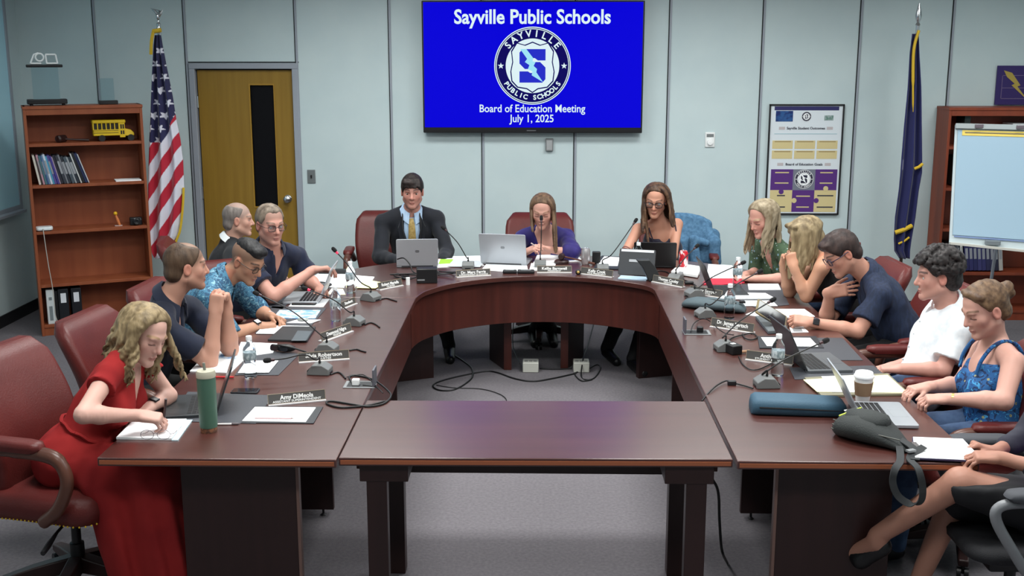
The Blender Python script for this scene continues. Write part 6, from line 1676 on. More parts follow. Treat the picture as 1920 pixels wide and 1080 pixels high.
# ---------------------------------------------------------------- woman in the red dress
def p_red():
    J = dict(head=M(271, 627, 4.59), neck=M(240, 672, 4.60), pelvis=(-1.97, 4.52, .605), sR=M(203, 704, 4.43), sL=M(268, 678, 4.76),
             eR=M(155, 778, 4.20), wR=M(262, 779, 4.37), eL=M(317, 742, 4.80), wL=M(283, 762, 4.64), kL=(-1.56, 4.62, .57), kR=(-1.56, 4.40, .57), aL=(-1.50, 4.62, .10), aR=(-1.52, 4.40, .10))
    p = Person('woman in a red dress with wavy blond hair writing on a notepad', J, (.84, -.42, -.42), (.26, .06, 1), True, (216, 172, 156), (150, 122, 84), hs=1.04, eyes='down', lips=(176, 100, 96))
    p.build([dict(side='R', d=(.93, .12, -.18), n=(.1, .25, -1), curl=(.5, .75, .8, .85, .9), thumb=(.5, .8, .5)), dict(side='L', d=(-.35, -.75, -.12), n=(.1, -.1, -1), curl=(.3, .4, .45, .5, .5))])
    M_dress = mat('red_dress', (148, 40, 40), .9, spec=.15, noise=((6, 6, 6), (130, 33, 35), .35, .65))
    S = Soft(); p.torso(S, .013)
    for k in 'LR': p.sleeve(S, k, .34, .040, .062, .02)
    S.cap(p.Tn(0, 0, .03), p.Tn(0, .02, .14), .055, .065, .01, 's')
    p.vneck(S, .062, .19)
    pel = p.J['pelvis']
    for k in 'LR':
        hip = pel + p.right * (.085 if k == 'R' else -.085)
        S.cap(hip, p.J['k' + k], .112, .088, .04)
    S.cap(p.J['kR'] + V3(-.02, -.03, -.02), V3(-1.53, 4.36, .17), .085, .115, .04); S.cap(p.J['kL'] + V3(-.02, .03, -.02), V3(-1.50, 4.64, .17), .085, .115, .04)
    S.cap(p.J['kR'] + V3(-.22, -.04, -.03), V3(-1.66, 4.36, .17), .085, .10, .05); S.cap(V3(-1.62, 4.5, .5), V3(-1.56, 4.5, .17), .12, .16, .05)
    S.cut(V3(0, 0, .125), (0, 0, -1))
    fold = lambda x, y, z: np.where(z < .55, .012 * np.sin(58 * (x * .75 + y) + 3 * z) * np.clip((.58 - z) / .3, 0, 1), 0) + wrinkles(.006, (15, 15, 7), 2)(x, y, z) + np.where((z > .66) & (z < .95), .0035 * np.sin(70 * (x * .8 - y * .6)) * np.clip((.95 - z) / .1, 0, 1), 0)
    p.add('dress', S, M_dress, .009, disp=fold)
    wb = [p.J['pelvis'] + p.up * (p.L * .30) + p.right * (.150 * math.cos(a)) + p.fwd * (.012 + .122 * math.sin(a)) + p.up * (.004 * math.sin(9 * a)) for a in [i * 2 * PI / 40 for i in range(41)]]
    MB().tube(wb, .008, 6, cap=False).build('waist_tie', M_dress, p.o)
    HM = hair_mat('hair_blond', (96, 80, 56), (158, 138, 104))
    S = p.hair_cap(.006, (.066, .100), (-.03, -.03), 0)
    rg = random.Random(11)
    for i in range(100):
        az = 66 + (360 - 132) * i / 99
        back = abs(az - 190) < 65
        p.lock(S, az, 80, -8 + rg.uniform(-6, 6), rg.uniform(.15, .23) if not back else rg.uniform(.12, .20), rg.uniform(.010, .020), rg.uniform(1.4, 2.2), .0100, .004, rg.uniform(.008, .020), (-.05, -.02, 0) if not back else (-.07, -.01, 0), rg.uniform(0, 6), part=-.02)
    for i in range(8):
        p.lock(S, 66 + 3 * i, 74, 0, .19 + .05 * rg.random(), .018, 1.9, .012, .004, .022, (-.04, -.03, 0), rg.uniform(0, 6), part=-.02)
        p.lock(S, -(62 + 3 * i), 74, -5, .20 + .04 * rg.random(), .016, 2.0, .011, .004, .018, (.05, .05, 0), rg.uniform(0, 6), part=-.02)
    p.add('hair', S, HM, .0056, disp=strands(.0018))
    p.watch('L', mat('watch_strap', (60, 44, 48), .5), .90, .008, (0.3, -.2, 1))
    pen = MB().tube([Vector(M(307, 794, 4.42)), Vector(M(311, 748, 4.40))], .0055, 8).build('pen', mat('pen_dark', (60, 44, 46), .4)); tag(pen, 'dark pen held upright in the hand of the woman in red', 'pen')
p_red()

def polo(p, m, sl=.66, g=.013, r0=.060, r1=.070, seed=4, v=.10, amp=.007, col=True, vdepth=.04):
    S = Soft(); p.torso(S, g)
    for k in 'LR': p.sleeve(S, k, sl, r0 - .004, r1, .022)
    S.cap(p.Tn(0, 0, .02), p.Tn(.0, .02, .14), .060, .066, .01, 's'); p.vneck(S, vdepth, v)
    o = p.add('shirt', S, m, .009, disp=wrinkles(amp, (15, 15, 8), seed))
    if col: collar(p, m)
    return o

# ---------------------------------------------------------------- man in navy shirt, clasped hands
def p_clasp():
    J = dict(head=M(350, 500, 5.52), neck=M(312, 574, 5.52), pelvis=(-2.06, 5.50, .58), sR=M(303, 612, 5.33), sL=M(355, 579, 5.68),
             eR=M(392, 678, 5.42), wR=M(404, 588, 5.46), eL=M(432, 655, 5.62), wL=M(424, 583, 5.55))
    seat_legs(J, 0)
    p = Person('man in a navy shirt resting elbows on the table with hands clasped', J, (.90, .46, -.06), (0, 0, 1), False, (198, 150, 128), (74, 56, 42), hs=1.03, eyes='open', scalp=((96, 78, 62), .75), beard=.25)
    p.build([dict(side='R', d=(.10, .16, 1), n=(.25, 1, -.1), curl=(.5, .85, .9, .95, 1.0), thumb=(.3, .9, .4)), dict(side='L', d=(-.12, -.10, 1), n=(-.1, -1, -.1), curl=(.5, .80, .85, .9, .95), thumb=(.3, .9, .4))])
    polo(p, mat('navy_shirt', (14, 24, 48), .85, sheen=.1, noise=((8, 8, 8), (10, 18, 38), .35, .65)), .68, r1=.074, v=.14)
    trousers(p, M_trou); shoes(p, M_shoe)
    S = p.hair_cap(.006, (.050, .066), (-.03, -.085), .036); S.ell(p.H(0, .03, .124), np.array((.048, .060, .030)), p.Rh, .02, 's')
    p.add('hair', S, hair_mat('hair_brown', (60, 45, 34), (92, 72, 56)), .006, disp=strands(.002))
p_clasp()

# ---------------------------------------------------------------- man in the blue patterned shirt
def p_pattern():
    J = dict(head=M(464, 490, 6.28), neck=(-1.80, 6.26, 1.0), pelvis=(-2.08, 6.22, .58))
    J['sR'], J['sL'] = shoulders(J['neck'], -8, .19, .05, .02)
    J.update(eR=M(434, 630, 6.03), wR=M(484, 611, 6.20), eL=M(488, 585, 6.52), wL=M(508, 594, 6.36)); seat_legs(J, 0)
    p = Person('man with glasses and black hair in a blue patterned shirt', J, (.80, -.36, -.46), (.1, 0, 1), False, (186, 140, 112), (26, 24, 26), hs=1.05, eyes='down', scalp=((70, 62, 56), .6), beard=.12)
    p.build([dict(side='R', d=(.8, .45, -.05), n=(.3, .2, -1), curl=(.4, .5, .55, .6, .65)), dict(side='L', d=(.75, -.5, -.05), n=(-.2, -.5, -.9), curl=(.4, .55, .6, .65, .7))])
    m = pattern_mat('blue_print', (62, 112, 140), [((38, 74, 104), 'n', .52, 34), ((122, 164, 180), 'n', .60, 44), ((30, 60, 92), 'v', .16, 40)])
    polo(p, m, 1.0, r0=.062, r1=.064, v=.10, seed=7)
    trousers(p, M_trou); shoes(p, M_shoe)
    S = Soft(); S.ell(p.H(0, -.012, .074), np.array((.0665, .092, .053)), p.Rh, .01); S.ell(p.H(.0, .050, .088), np.array((.054, .036, .027)), p.Rh, .02)
    p.add('hair', S, hair_mat('hair_black', (14, 13, 15), (34, 32, 34)), .006, disp=strands(.003, (120, 120, 60)))
    p.glasses((34, 24, 26), .0018); p.watch('R', mat('watch_steel', (60, 62, 70), .3, metal=.6), .93, .012, (.2, -.5, 1)); p.watch('L', mat('watch_white', (206, 210, 214), .4), .9, .008)
p_pattern()

# ---------------------------------------------------------------- bald man in a dark suit at the corner
def p_bald():
    J = dict(head=M(447, 412, 7.9), neck=M(436, 462, 7.92), pelvis=(-2.28, 7.85, .58))
    J['sR'], J['sL'] = shoulders(J['neck'], 20, .20, .05)
    J.update(eR=V3(-2.12, 7.62, .80), wR=V3(-1.88, 7.68, .775), eL=V3(-2.2, 8.05, .80), wL=V3(-1.92, 7.88, .775)); seat_legs(J, 10)
    p = Person('balding man in a dark suit behind the man in the navy polo', J, (.93, .22, -.05), (0, 0, 1), False, (202, 158, 138), (120, 112, 106), hs=1.03, eyes='open', scalp=((134, 122, 116), .62), brow=(110, 96, 88))
    p.build([dict(side='R', d=(1, .2, 0), n=(0, 0, -1)), dict(side='L', d=(1, -.3, 0), n=(0, 0, -1))])
    m = mat('charcoal_suit', (20, 23, 29), .85, sheen=.1)
    S = Soft(); p.torso(S, .022)
    for k in 'LR': p.sleeve(S, k, 1.0, .066, .062, .045)
    for k in 'LR': S.cap(p.J['e' + k], p.J['w' + k], .058, .045, .03)
    S.cap(p.Tn(0, 0, .0), p.Tn(.0, .01, .14), .056, .066, .01, 's'); p.vneck(S, .07, .26)
    p.add('jacket', S, m, .011, disp=wrinkles(.006, (12, 12, 7), 5)); 
    S = Soft(); p.torso(S, .008); S.cap(p.Tn(0, 0, .03), p.Tn(0, .01, .14), .056, .06, .008, 's'); S.cut(p.J['pelvis'] + p.up * .2, -p.up); p.add('shirt', S, M_white, .012)
    collar(p, mat('white_cotton', (224, 228, 230), .8), .03, .070); trousers(p, M_trou); shoes(p, M_shoe)
    S = p.hair_cap(.003, (.015, .03), (-.03, -.085), .036); S.ell(p.H(0, .01, .13), np.array((.062, .09, .062)), p.Rh, .02, 's')
    p.add('hair', S, hair_mat('hair_grey', (104, 96, 92), (140, 130, 124)), .006, disp=strands(.001))
p_bald()

# ---------------------------------------------------------------- man in the navy polo
def p_polo():
    J = dict(head=M(507, 421, 7.0), neck=M(511, 475, 7.08), pelvis=(-1.98, 7.22, .58))
    J['sR'], J['sL'] = shoulders(J['neck'], -38, .205, .05)
    J.update(eR=M(512, 556, 6.82), wR=M(588, 506, 6.98), eL=V3(-1.50, 7.28, .82), wL=V3(-1.40, 7.16, .78)); seat_legs(J, -15)
    p = Person('man with glasses in a navy polo reaching to his laptop lid', J, (.62, -.76, -.14), (0, 0, 1), False, (204, 152, 134), (96, 84, 74), hs=1.06, eyes='open', scalp=((112, 98, 86), .5), brow=(100, 84, 72), beard=.1)
    p.look = (.6, -.75, -.3)
    p.build([dict(side='R', d=(.95, .25, .10), n=(.1, -.1, -1), curl=(.3, .5, .55, .6, .65)), dict(side='L', d=(.3, -.9, -.05), n=(0, 0, -1))])
    polo(p, mat('polo_navy', (16, 26, 54), .85, sheen=.1, noise=((8, 8, 8), (12, 20, 44), .35, .65)), .62, r1=.078, v=.12, seed=12)
    trousers(p, M_trou); shoes(p, M_shoe)
    S = p.hair_cap(.007, (.056, .074), (-.03, -.085), .038); S.ell(p.H(.05, .07, .08), np.array((.03, .03, .03)), p.Rh, .02, 's'); S.ell(p.H(-.05, .07, .08), np.array((.03, .03, .03)), p.Rh, .02, 's')
    p.add('hair', S, hair_mat('hair_greybrown', (84, 72, 62), (140, 126, 112)), .006, disp=strands(.002))
    p.glasses((40, 26, 30), .0018)
p_polo()

# ---------------------------------------------------------------- man in the navy suit at the head table
def p_suit():
    J = dict(head=M(773, 360, 8.70), neck=M(771, 402, 8.78), pelvis=(-.985, 8.93, .58), sR=M(719, 418, 8.76), sL=M(817, 411, 8.80),
             eR=M(712, 482, 8.60), wR=M(752, 490, 8.35), eL=M(838, 472, 8.66), wL=M(828, 490, 8.42)); seat_legs(J, -88, thigh=.42)
    J['aL'] = V3(on_table(842, 648, .09)); J['aR'] = V3(on_table(800, 640, .09)); J['kL'] = V3(-.78, 8.42, .55); J['kR'] = V3(-1.02, 8.40, .55)
    p = Person('man in a navy suit and gold tie with lanyard at the head table', J, (.06, -.99, -.10), (0, 0, 1), False, (204, 148, 132), (34, 26, 24), hs=1.07, eyes='open', beard=.18, lips=(166, 96, 90))
    p.build([dict(side='R', d=(.5, -.85, -.1), n=(0, 0, -1)), dict(side='L', d=(-.25, -.9, -.15), n=(-.2, 0, -1), curl=(.4, .5, .5, .5, .5))])
    m = mat('navy_suit', (15, 19, 30), .85, sheen=.1, noise=((10, 10, 10), (12, 15, 24), .35, .65))
    S = Soft(); p.torso(S, .018)
    for k in 'LR':
        p.sleeve(S, k, 1.0, .062, .058, .02); S.cap(p.J['e' + k], p.J['e' + k] + (p.J['w' + k] - p.J['e' + k]) * .93, .058, .044, .02)
    S.cap(p.Tn(0, 0, .0), p.Tn(.0, .01, .14), .058, .07, .01, 's'); p.vneck(S, .088, .40)
    p.add('jacket', S, m, .009, disp=wrinkles(.006, (13, 13, 7), 15))
    for sx in (-1, 1):
        lp = [(sx * .066, .045, .035), (sx * .105, .098, -.06), (sx * .098, .135, -.13), (sx * .05, .150, -.28), (sx * .022, .150, -.33), (sx * .040, .142, -.22), (sx * .062, .118, -.10), (sx * .058, .07, .0)]
        a = [Vector(p.Tn(x, y - .004, z)) for x, y, z in lp]; b = [Vector(p.Tn(x, y + .012, z)) for x, y, z in lp]
        MB().rings([a, b]).build('lapel', m, p.o, bevel=.002)
    ms = mat('pale_blue_shirt', (158, 184, 214), .8, noise=((60, 60, 3), (172, 196, 222), .4, .6))
    S = Soft(); p.torso(S, .009); S.cap(p.Tn(0, 0, .03), p.Tn(0, .01, .14), .056, .062, .008, 's'); S.cut(p.J['pelvis'] + p.up * .12, -p.up); p.add('shirt', S, ms, .010)
    collar(p, ms, .045, .066, 165, lift=.058)
    tie = [Vector(p.Tn(x, y, z)) for x, y, z in ((0, .080, .004), (0, .104, -.025), (.0, .128, -.10), (.005, .142, -.20), (.008, .146, -.34))]
    rs = []
    for q, w in zip(spline(tie, 6), np.interp(np.linspace(0, 1, 25), [0, .12, .3, 1], [.020, .015, .024, .036])):
        rs.append([q + Vector(p.right) * w * a + Vector(p.fwd) * b * .004 for a, b in ((-1, 0), (-.3, 1.6), (.3, 1.6), (1, 0), (0, -1))])
    MB().rings(rs).build('tie', mat('gold_tie', (176, 150, 92), .6, noise=((60, 60, 60), (150, 124, 70), .4, .6)), p.o, smooth=60)
    for sx in (-1, 1):
        MB().tube(spline([Vector(p.Tn(sx * x, y, z)) for x, y, z in ((.055, -.02, .055), (.066, .06, .03), (.070, .125, -.05), (.055, .160, -.15), (.030, .168, -.26), (.005, .170, -.34))], 5), .006, 6).build('lanyard', mat('lanyard_black', (20, 20, 26), .6), p.o)
    trousers(p, M_trou); shoes(p, M_shoe)
    S = p.hair_cap(.009, (.078, .062), (-.03, -.08), .034, .010); S.ell(p.H(.02, .070, .082), np.array((.056, .028, .024)), p.Rh, .02)
    for i in range(9): S.cap(p.H(-.05 + .0125 * i, .06, .10), p.H(-.058 + .0135 * i, .088, .052 + .004 * math.sin(i * 2)), .012, .006, .008)
    p.add('hair', S, hair_mat('hair_dark', (22, 17, 17), (48, 38, 36)), .006, disp=strands(.003))
p_suit()

# ---------------------------------------------------------------- woman in purple at the microphone
def p_purple():
    J = dict(head=M(1017, 396, 8.46), neck=M(1022, 437, 8.60), pelvis=(.075, 8.92, .58), sR=M(980, 445, 8.66), sL=M(1062, 443, 8.68),
             eR=M(962, 478, 8.38), wR=M(990, 471, 8.34), eL=M(1072, 474, 8.40), wL=M(1032, 468, 8.38)); seat_legs(J, -90, thigh=.42)
    J['aL'] = V3(-.03, 8.86, .09); J['aR'] = V3(.12, 8.86, .09)
    p = Person('woman in a purple top speaking into the upright microphone', J, (-.10, -.90, -.34), (0, -.1, 1), True, (214, 164, 146), (110, 82, 60), hs=1.06, eyes='down', mouth_open=1, lips=(170, 84, 84), fat=1.08)
    p.build([dict(side='R', d=(.6, -.55, .40), n=(.7, .2, -.6), curl=(.5, .7, .75, .8, .8)), dict(side='L', d=(-.85, -.3, .35), n=(-.3, -.2, -.8), curl=(.5, .7, .75, .8, .8))])
    m = mat('purple_top', (36, 22, 104), .75, sheen=.1, noise=((8, 8, 8), (28, 16, 86), .35, .65))
    S = Soft(); p.torso(S, .014)
    for k in 'LR': p.sleeve(S, k, 1.0, .054, .072, .045); S.cap(p.J['e' + k], p.J['e' + k] + (p.J['w' + k] - p.J['e' + k]) * .12, .062, .066, .02)
    S.cap(p.Tn(0, 0, .02), p.Tn(0, .01, .14), .066, .08, .01, 's'); p.vneck(S, .095, .24)
    p.add('top', S, m, .009, disp=wrinkles(.006, (15, 15, 7), 25)); trousers(p, M_trou); shoes(p, M_shoe)
    S = p.hair_cap(.004, (.064, .102), (-.03, -.03), 0)
    for i in range(90):
        az = 66 + 228 * i / 89; a2 = az - 180; front = abs(a2) > 62
        p.lock(S, az, 82, -6, (.16 if az < 180 else .30) if front else .14, .004, 1.2, .0085, .004, .006 + .005 * (i % 3) / 2, (.012 if az > 180 else .01, -.07 if front else .0, 0), i * .8, part=-.012)
    for i in range(7): p.lock(S, -(66 + 4 * i), 82, -6, .31, .005, 1.0, .011, .004, .012, (.02, -.09, 0), i, part=-.012)
    p.add('hair', S, hair_mat('hair_lightbrown', (70, 52, 40), (116, 90, 68), (40, 40, 7)), .0062, disp=strands(.0012, (120, 120, 9)))
    pen = MB().tube([Vector(M(996, 456, 8.28)), Vector(M(1016, 470, 8.33))], .005, 8).build('pen', mat('pen_pale', (206, 190, 190), .4)); tag(pen, 'pale pen held between the fingers of the woman in purple', 'pen')
    rp = MB().lathe([(.009, -.003), (.011, 0), (.009, .003)], tuple(p.J['wL'] + V3(-.07, -.03, .03)), 14).build('ring', M_gold, p.o)
p_purple()

# ---------------------------------------------------------------- woman with glasses in a dark camisole
def p_cami():
    J = dict(head=M(1229, 376, 8.62), neck=M(1238, 424, 8.72), pelvis=(.98, 8.92, .58), sR=M(1196, 430, 8.68), sL=M(1270, 420, 8.78),
             eR=M(1170, 478, 8.50), wR=M(1188, 493, 8.30), eL=M(1262, 480, 8.58), wL=M(1240, 494, 8.34)); seat_legs(J, -88, thigh=.42)
    J['aL'] = V3(on_table(1186, 672, .09)); J['aR'] = V3(on_table(1138, 652, .09)); J['kL'] = V3(.92, 8.38, .55); J['kR'] = V3(.72, 8.38, .55)
    p = Person('woman with dark-rimmed glasses and long brown hair in a dark camisole', J, (-.20, -.93, -.26), (.04, 0, 1), True, (206, 152, 126), (60, 42, 34), hs=1.07, eyes='open', lips=(166, 92, 88), fat=1.04)
    p.look = (-.2, -.85, -.45)
    p.build([dict(side='R', d=(.4, -.9, -.05), n=(0, 0, -1)), dict(side='L', d=(-.4, -.9, -.05), n=(0, 0, -1))])
    m = mat('navy_camisole', (24, 22, 46), .6, sheen=.2)
    S = Soft(); p.torso(S, .010, sho=False)
    c = p.Tn(0, 0, 0)
    S.box(p.Tn(0, 0, .14), (.4, .4, .195), p.Rt, .01, .01, 's'); S.cap(p.Tn(0, .13, -.04), p.Tn(0, .19, -.14), .060, .004, .006, 's')
    for sx in (-1, 1): S.cap(p.Tn(sx * .19, 0, -.10), p.Tn(sx * .21, 0, -.22), .055, .03, .01, 's')
    p.add('camisole', S, m, .009, disp=wrinkles(.004, (14, 14, 8), 31))
    for sx in (-1, 1):
        MB().tube(spline([Vector(p.Tn(sx * x, y, z)) for x, y, z in ((.085, .125, -.13), (.095, .098, -.06), (.105, .045, .012), (.10, -.01, .045), (.09, -.08, .0))], 5), .005, 6).build('shoulder_strap', m, p.o)
    trousers(p, M_trou); shoes(p, M_shoe)
    S = p.hair_cap(.005, (.062, .102), (-.03, -.03), 0)
    for i in range(96):
        az = 64 + 232 * i / 95; a2 = az - 180; front = abs(a2) > 62
        p.lock(S, az, 82, -6, (.26 if az < 180 else .20) if front else .22, .010, 1.3, .0090, .004, (.012 if az < 180 else .026) + .005 * (i % 3) / 2, (-.01 if az < 180 else .03, -.06 if front else .01, 0), i * .8, part=-.012)
    for i in range(6): p.lock(S, (64 + 4 * i), 82, -6, .33, .008, 1.0, .010, .004, .012, (.03, -.09, 0), i, part=-.012)
    p.add('hair', S, hair_mat('hair_darkbrown', (44, 29, 24), (104, 76, 54), (34, 34, 6)), .0062, disp=strands(.0016, (110, 110, 10)))
    p.glasses((26, 22, 26), .0028, .025, .019)
    ink = mat('tattoo_ink', (110, 66, 62), .6)
    A, B = p.J['sR'], p.J['eR']; d = nrm_(B - A)
    for t, w in ((.80, .004), (.86, .004), (.93, .007)): MB().tube([Vector(A + d * (t * np.linalg.norm(B - A) - w)), Vector(A + d * (t * np.linalg.norm(B - A) + w))], .0385 - .005 * t + .0035, 20).build('tattoo_band', ink, p.o, smooth=60)
    MB().sphere(Vector(p.H(.078, -.008, -.042)), .006).build('earring', M_white, p.o)
p_cami()

# ---------------------------------------------------------------- woman in green
def p_green():
    J = dict(head=M(1430, 410, 7.80), neck=M(1446, 460, 7.88), pelvis=(1.98, 7.94, .58))
    J['sR'], J['sL'] = shoulders(J['neck'], 205, .165, .045, .0)
    J.update(eL=M(1480, 522, 7.56), wL=M(1410, 523, 7.60), eR=M(1420, 510, 8.02), wR=M(1398, 515, 7.82)); seat_legs(J, 185)
    p = Person('woman with long ash blond hair in a green floral blouse', J, (-.80, -.48, -.36), (0, 0, 1), True, (208, 156, 138), (160, 140, 108), hs=1.06, eyes='down', lips=(168, 96, 92))
    p.build([dict(side='L', d=(-.95, .2, .0), n=(0, 0, -1), curl=(.3, .4, .45, .5, .5)), dict(side='R', d=(-.5, -.8, .05), n=(0, 0, -1), curl=(.3, .5, .5, .5, .5))])
    m = pattern_mat('green_floral', (62, 84, 60), [((46, 66, 48), 'n', .58, 20), ((120, 152, 170), 'v', .20, 24), ((60, 90, 120), 'v', .12, 24), ((186, 200, 200), 'v', .13, 33)])
    S = Soft(); p.torso(S, .014)
    for k in 'LR': p.sleeve(S, k, .95, .052, .066, .022)
    S.cap(p.Tn(0, 0, .02), p.Tn(0, .01, .14), .056, .07, .01, 's'); p.vneck(S, .070, .19)
    p.add('blouse', S, m, .009, disp=wrinkles(.006, (14, 14, 8), 41)); trousers(p, M_jean); shoes(p, M_shoe)
    S = p.hair_cap(.006, (.064, .102), (-.03, -.03), 0)
    rg = random.Random(4)
    for i in range(100):
        az = 66 + 228 * i / 99; a2 = az - 180; front = abs(a2) > 62
        p.lock(S, az, 80, -6, rg.uniform(.20, .29) if front else .22, rg.uniform(.006, .014), 1.4, .0090, .004, rg.uniform(.008, .02), (-.03 if front else .02, 0, 0), i * .9, part=.0)
    p.add('hair', S, hair_mat('hair_ash', (116, 102, 80), (166, 152, 128), (36, 36, 8)), .006, disp=strands(.0016, (110, 110, 12)))
p_green()

# ---------------------------------------------------------------- woman hiding her face
def p_hide():
    J = dict(head=M(1510, 446, 7.0), neck=M(1548, 478, 7.06), pelvis=(2.08, 7.00, .58), sL=M(1541, 502, 6.86), sR=M(1530, 490, 7.24),
             eL=M(1512, 556, 6.90), wL=M(1488, 500, 6.90), eR=M(1480, 548, 7.14), wR=M(1470, 500, 7.10)); seat_legs(J, 180)
    p = Person('woman in a black sleeveless top hiding her face behind her hands', J, (-.86, -.30, -.50), (-.1, 0, 1), True, (206, 156, 126), (150, 130, 96), hs=1.06, eyes='down', fat=1.05, arm=1.08)
    p.build([dict(side='L', d=(-.25, .15, 1), n=(.1, 1, .0), curl=(.4, .8, .9, 1.0, 1.0)), dict(side='R', d=(.1, -.25, 1), n=(.1, -1, .0), curl=(.4, .8, .9, 1.0, 1.0))])
    S = Soft(); p.torso(S, .012, sho=False)
    for sx in (-1, 1): S.cap(p.Tn(sx * .095, .05, -.02), p.Tn(sx * .095, -.07, .0), .034, .034, .02); S.cap(p.Tn(sx * .095, .07, -.04), p.Tn(sx * .10, .10, -.16), .036, .05, .02)
    S.cap(p.Tn(0, 0, .02), p.Tn(0, .01, .14), .070, .09, .01, 's')
    p.add('top', S, mat('black_top', (12, 9, 12), .85), .010, disp=wrinkles(.004, (14, 14, 8), 51)); trousers(p, M_trou); shoes(p, M_shoe)
    S = p.hair_cap(.012, (.074, .074), (-.05, -.07), 0)
    rg = random.Random(8)
    for i in range(80):
        az = 58 + 150 * i / 79 if i % 2 else -(58 + 110 * i / 79)
        p.lock(S, az, 72, 0, rg.uniform(.16, .26), rg.uniform(.004, .010), 1.2, .0085, .004, rg.uniform(.006, .016), (-.03, -.02, 0), i * .9)
    for i in range(14): p.lock(S, -20 - 5 * i, 66, 10, rg.uniform(.18, .27), .006, 1.0, .010, .004, .016, (-.02, -.01, 0), i)
    S.ell(p.H(.0, -.095, .055), np.array((.032, .026, .03)), p.Rh, .01)
    for i in range(8): S.cap(p.H(-.05 + .0145 * i, .05, .108), p.H(-.01 + .003 * i, -.09, .085), .014, .010, .008)
    p.add('hair', S, hair_mat('hair_honey', (98, 82, 58), (156, 138, 106), (36, 36, 9)), .006, disp=strands(.0018, (110, 110, 14)))
    MB().tube([Vector(p.H(.03 * math.cos(a), -.082, .058 + .03 * math.sin(a))) for a in [i * 2 * PI / 16 for i in range(17)]], .008, 8).build('hair_tie', M_black, p.o)
p_hide()

# ---------------------------------------------------------------- man in navy shirt with hand on his chest
def p_chest():
    J = dict(head=M(1577, 476, 6.46), neck=M(1632, 520, 6.50), pelvis=(2.18, 6.42, .58), sL=M(1650, 556, 6.30), sR=M(1598, 536, 6.68),
             eL=M(1608, 622, 6.24), wL=M(1520, 604, 6.28), eR=M(1548, 606, 6.60), wR=M(1556, 548, 6.52)); seat_legs(J, 180)
    p = Person('man in a navy short-sleeved shirt with glasses and one hand on his chest', J, (-.84, -.16, -.52), (-.35, .05, 1), False, (200, 148, 126), (52, 38, 34), hs=1.06, eyes='down', beard=.1, fat=1.05)
    p.build([dict(side='L', d=(-.92, .1, .12), n=(-.1, .55, -.8), curl=(.5, .8, .85, .9, .95)), dict(side='R', d=(.93, -.25, .22), n=(.3, .9, -.2), curl=(.3, .2, .2, .22, .25), spread=.09)])
    m = mat('slate_navy_shirt', (28, 40, 66), .85, noise=((70, 70, 12), (20, 30, 52), .4, .6))
    polo(p, m, .70, r0=.062, r1=.076, v=.10, seed=61, amp=.008); trousers(p, M_trou); shoes(p, M_shoe)
    S = p.hair_cap(.010, (.072, .062), (-.03, -.085), .036, .006); S.ell(p.H(0, .062, .09), np.array((.055, .03, .022)), p.Rh, .02)
    p.add('hair', S, hair_mat('hair_deepbrown', (36, 26, 25), (66, 50, 46)), .006, disp=strands(.004, (60, 60, 30)))
    p.glasses((44, 40, 66), .0024, .024, .018)
    p.watch('L', mat('watch_navy', (36, 30, 48), .5), .90, .016, (-.2, -1, .5))
p_chest()

# ---------------------------------------------------------------- boy in the white shirt
def p_boy():
    J = dict(head=M(1757, 518, 5.62), neck=M(1782, 585, 5.66), pelvis=M(1728, 722, 5.58), sL=M(1800, 622, 5.46), sR=M(1755, 600, 5.82),
             eL=M(1768, 694, 5.40), wL=M(1690, 692, 5.42), eR=M(1720, 678, 5.80), wR=M(1668, 690, 5.62)); seat_legs(J, 180, knee_z=.56)
    p = Person('boy with dark curly hair in a white button shirt', J, (-.97, .10, -.10), (0, 0, 1), False, (206, 156, 140), (34, 28, 28), hs=1.04, eyes='open', fat=.86, arm=.9, nose=1.0)
    p.look = (-1, 0, -.3)
    p.build([dict(side='L', d=(-.95, .2, -.05), n=(0, 0, -1)), dict(side='R', d=(-.9, -.3, -.1), n=(0, 0, -1), curl=(.3, .5, .5, .5, .5))])
    m = mat('white_shirt', (222, 226, 230), .85, noise=((40, 40, 40), (212, 218, 224), .4, .6))
    polo(p, m, .74, g=.018, r0=.060, r1=.078, v=.12, seed=71, amp=.009)
    for i in range(5): MB().sphere(Vector(p.Tn(0, .128 + .003 * i, -.10 - .07 * i)), (.005, .005, .005), 10, 6).build('button', mat('button', (190, 196, 200), .4), p.o)
    trousers(p, M_jean); shoes(p, M_shoe)
    S = p.hair_cap(.014, (.066, .060), (-.035, -.06), .036, .016)
    rg = random.Random(21)
    for i in range(260):
        u_, v_ = rg.uniform(-1, 1), rg.uniform(0, 2 * PI); el = rg.uniform(-.15, 1.0)
        dx, dy, dz = math.cos(v_) * math.sqrt(max(0, 1 - el * el)), math.sin(v_) * math.sqrt(max(0, 1 - el * el)), el
        q = (0 + .094 * dx, -.012 + .112 * dy, .045 + .102 * dz)
        if q[1] > .035 and q[2] < .075: continue
        if abs(q[0]) > .06 and abs(q[1] + .005) < .045 and q[2] < .03: continue
        S.ell(p.H(*q), np.array((1, 1, 1)) * rg.uniform(.011, .018), None, .003)
    p.add('hair', S, hair_mat('hair_curl', (20, 17, 18), (52, 46, 46), (60, 60, 60)), .0055, disp=strands(.003, (90, 90, 90)))
p_boy()

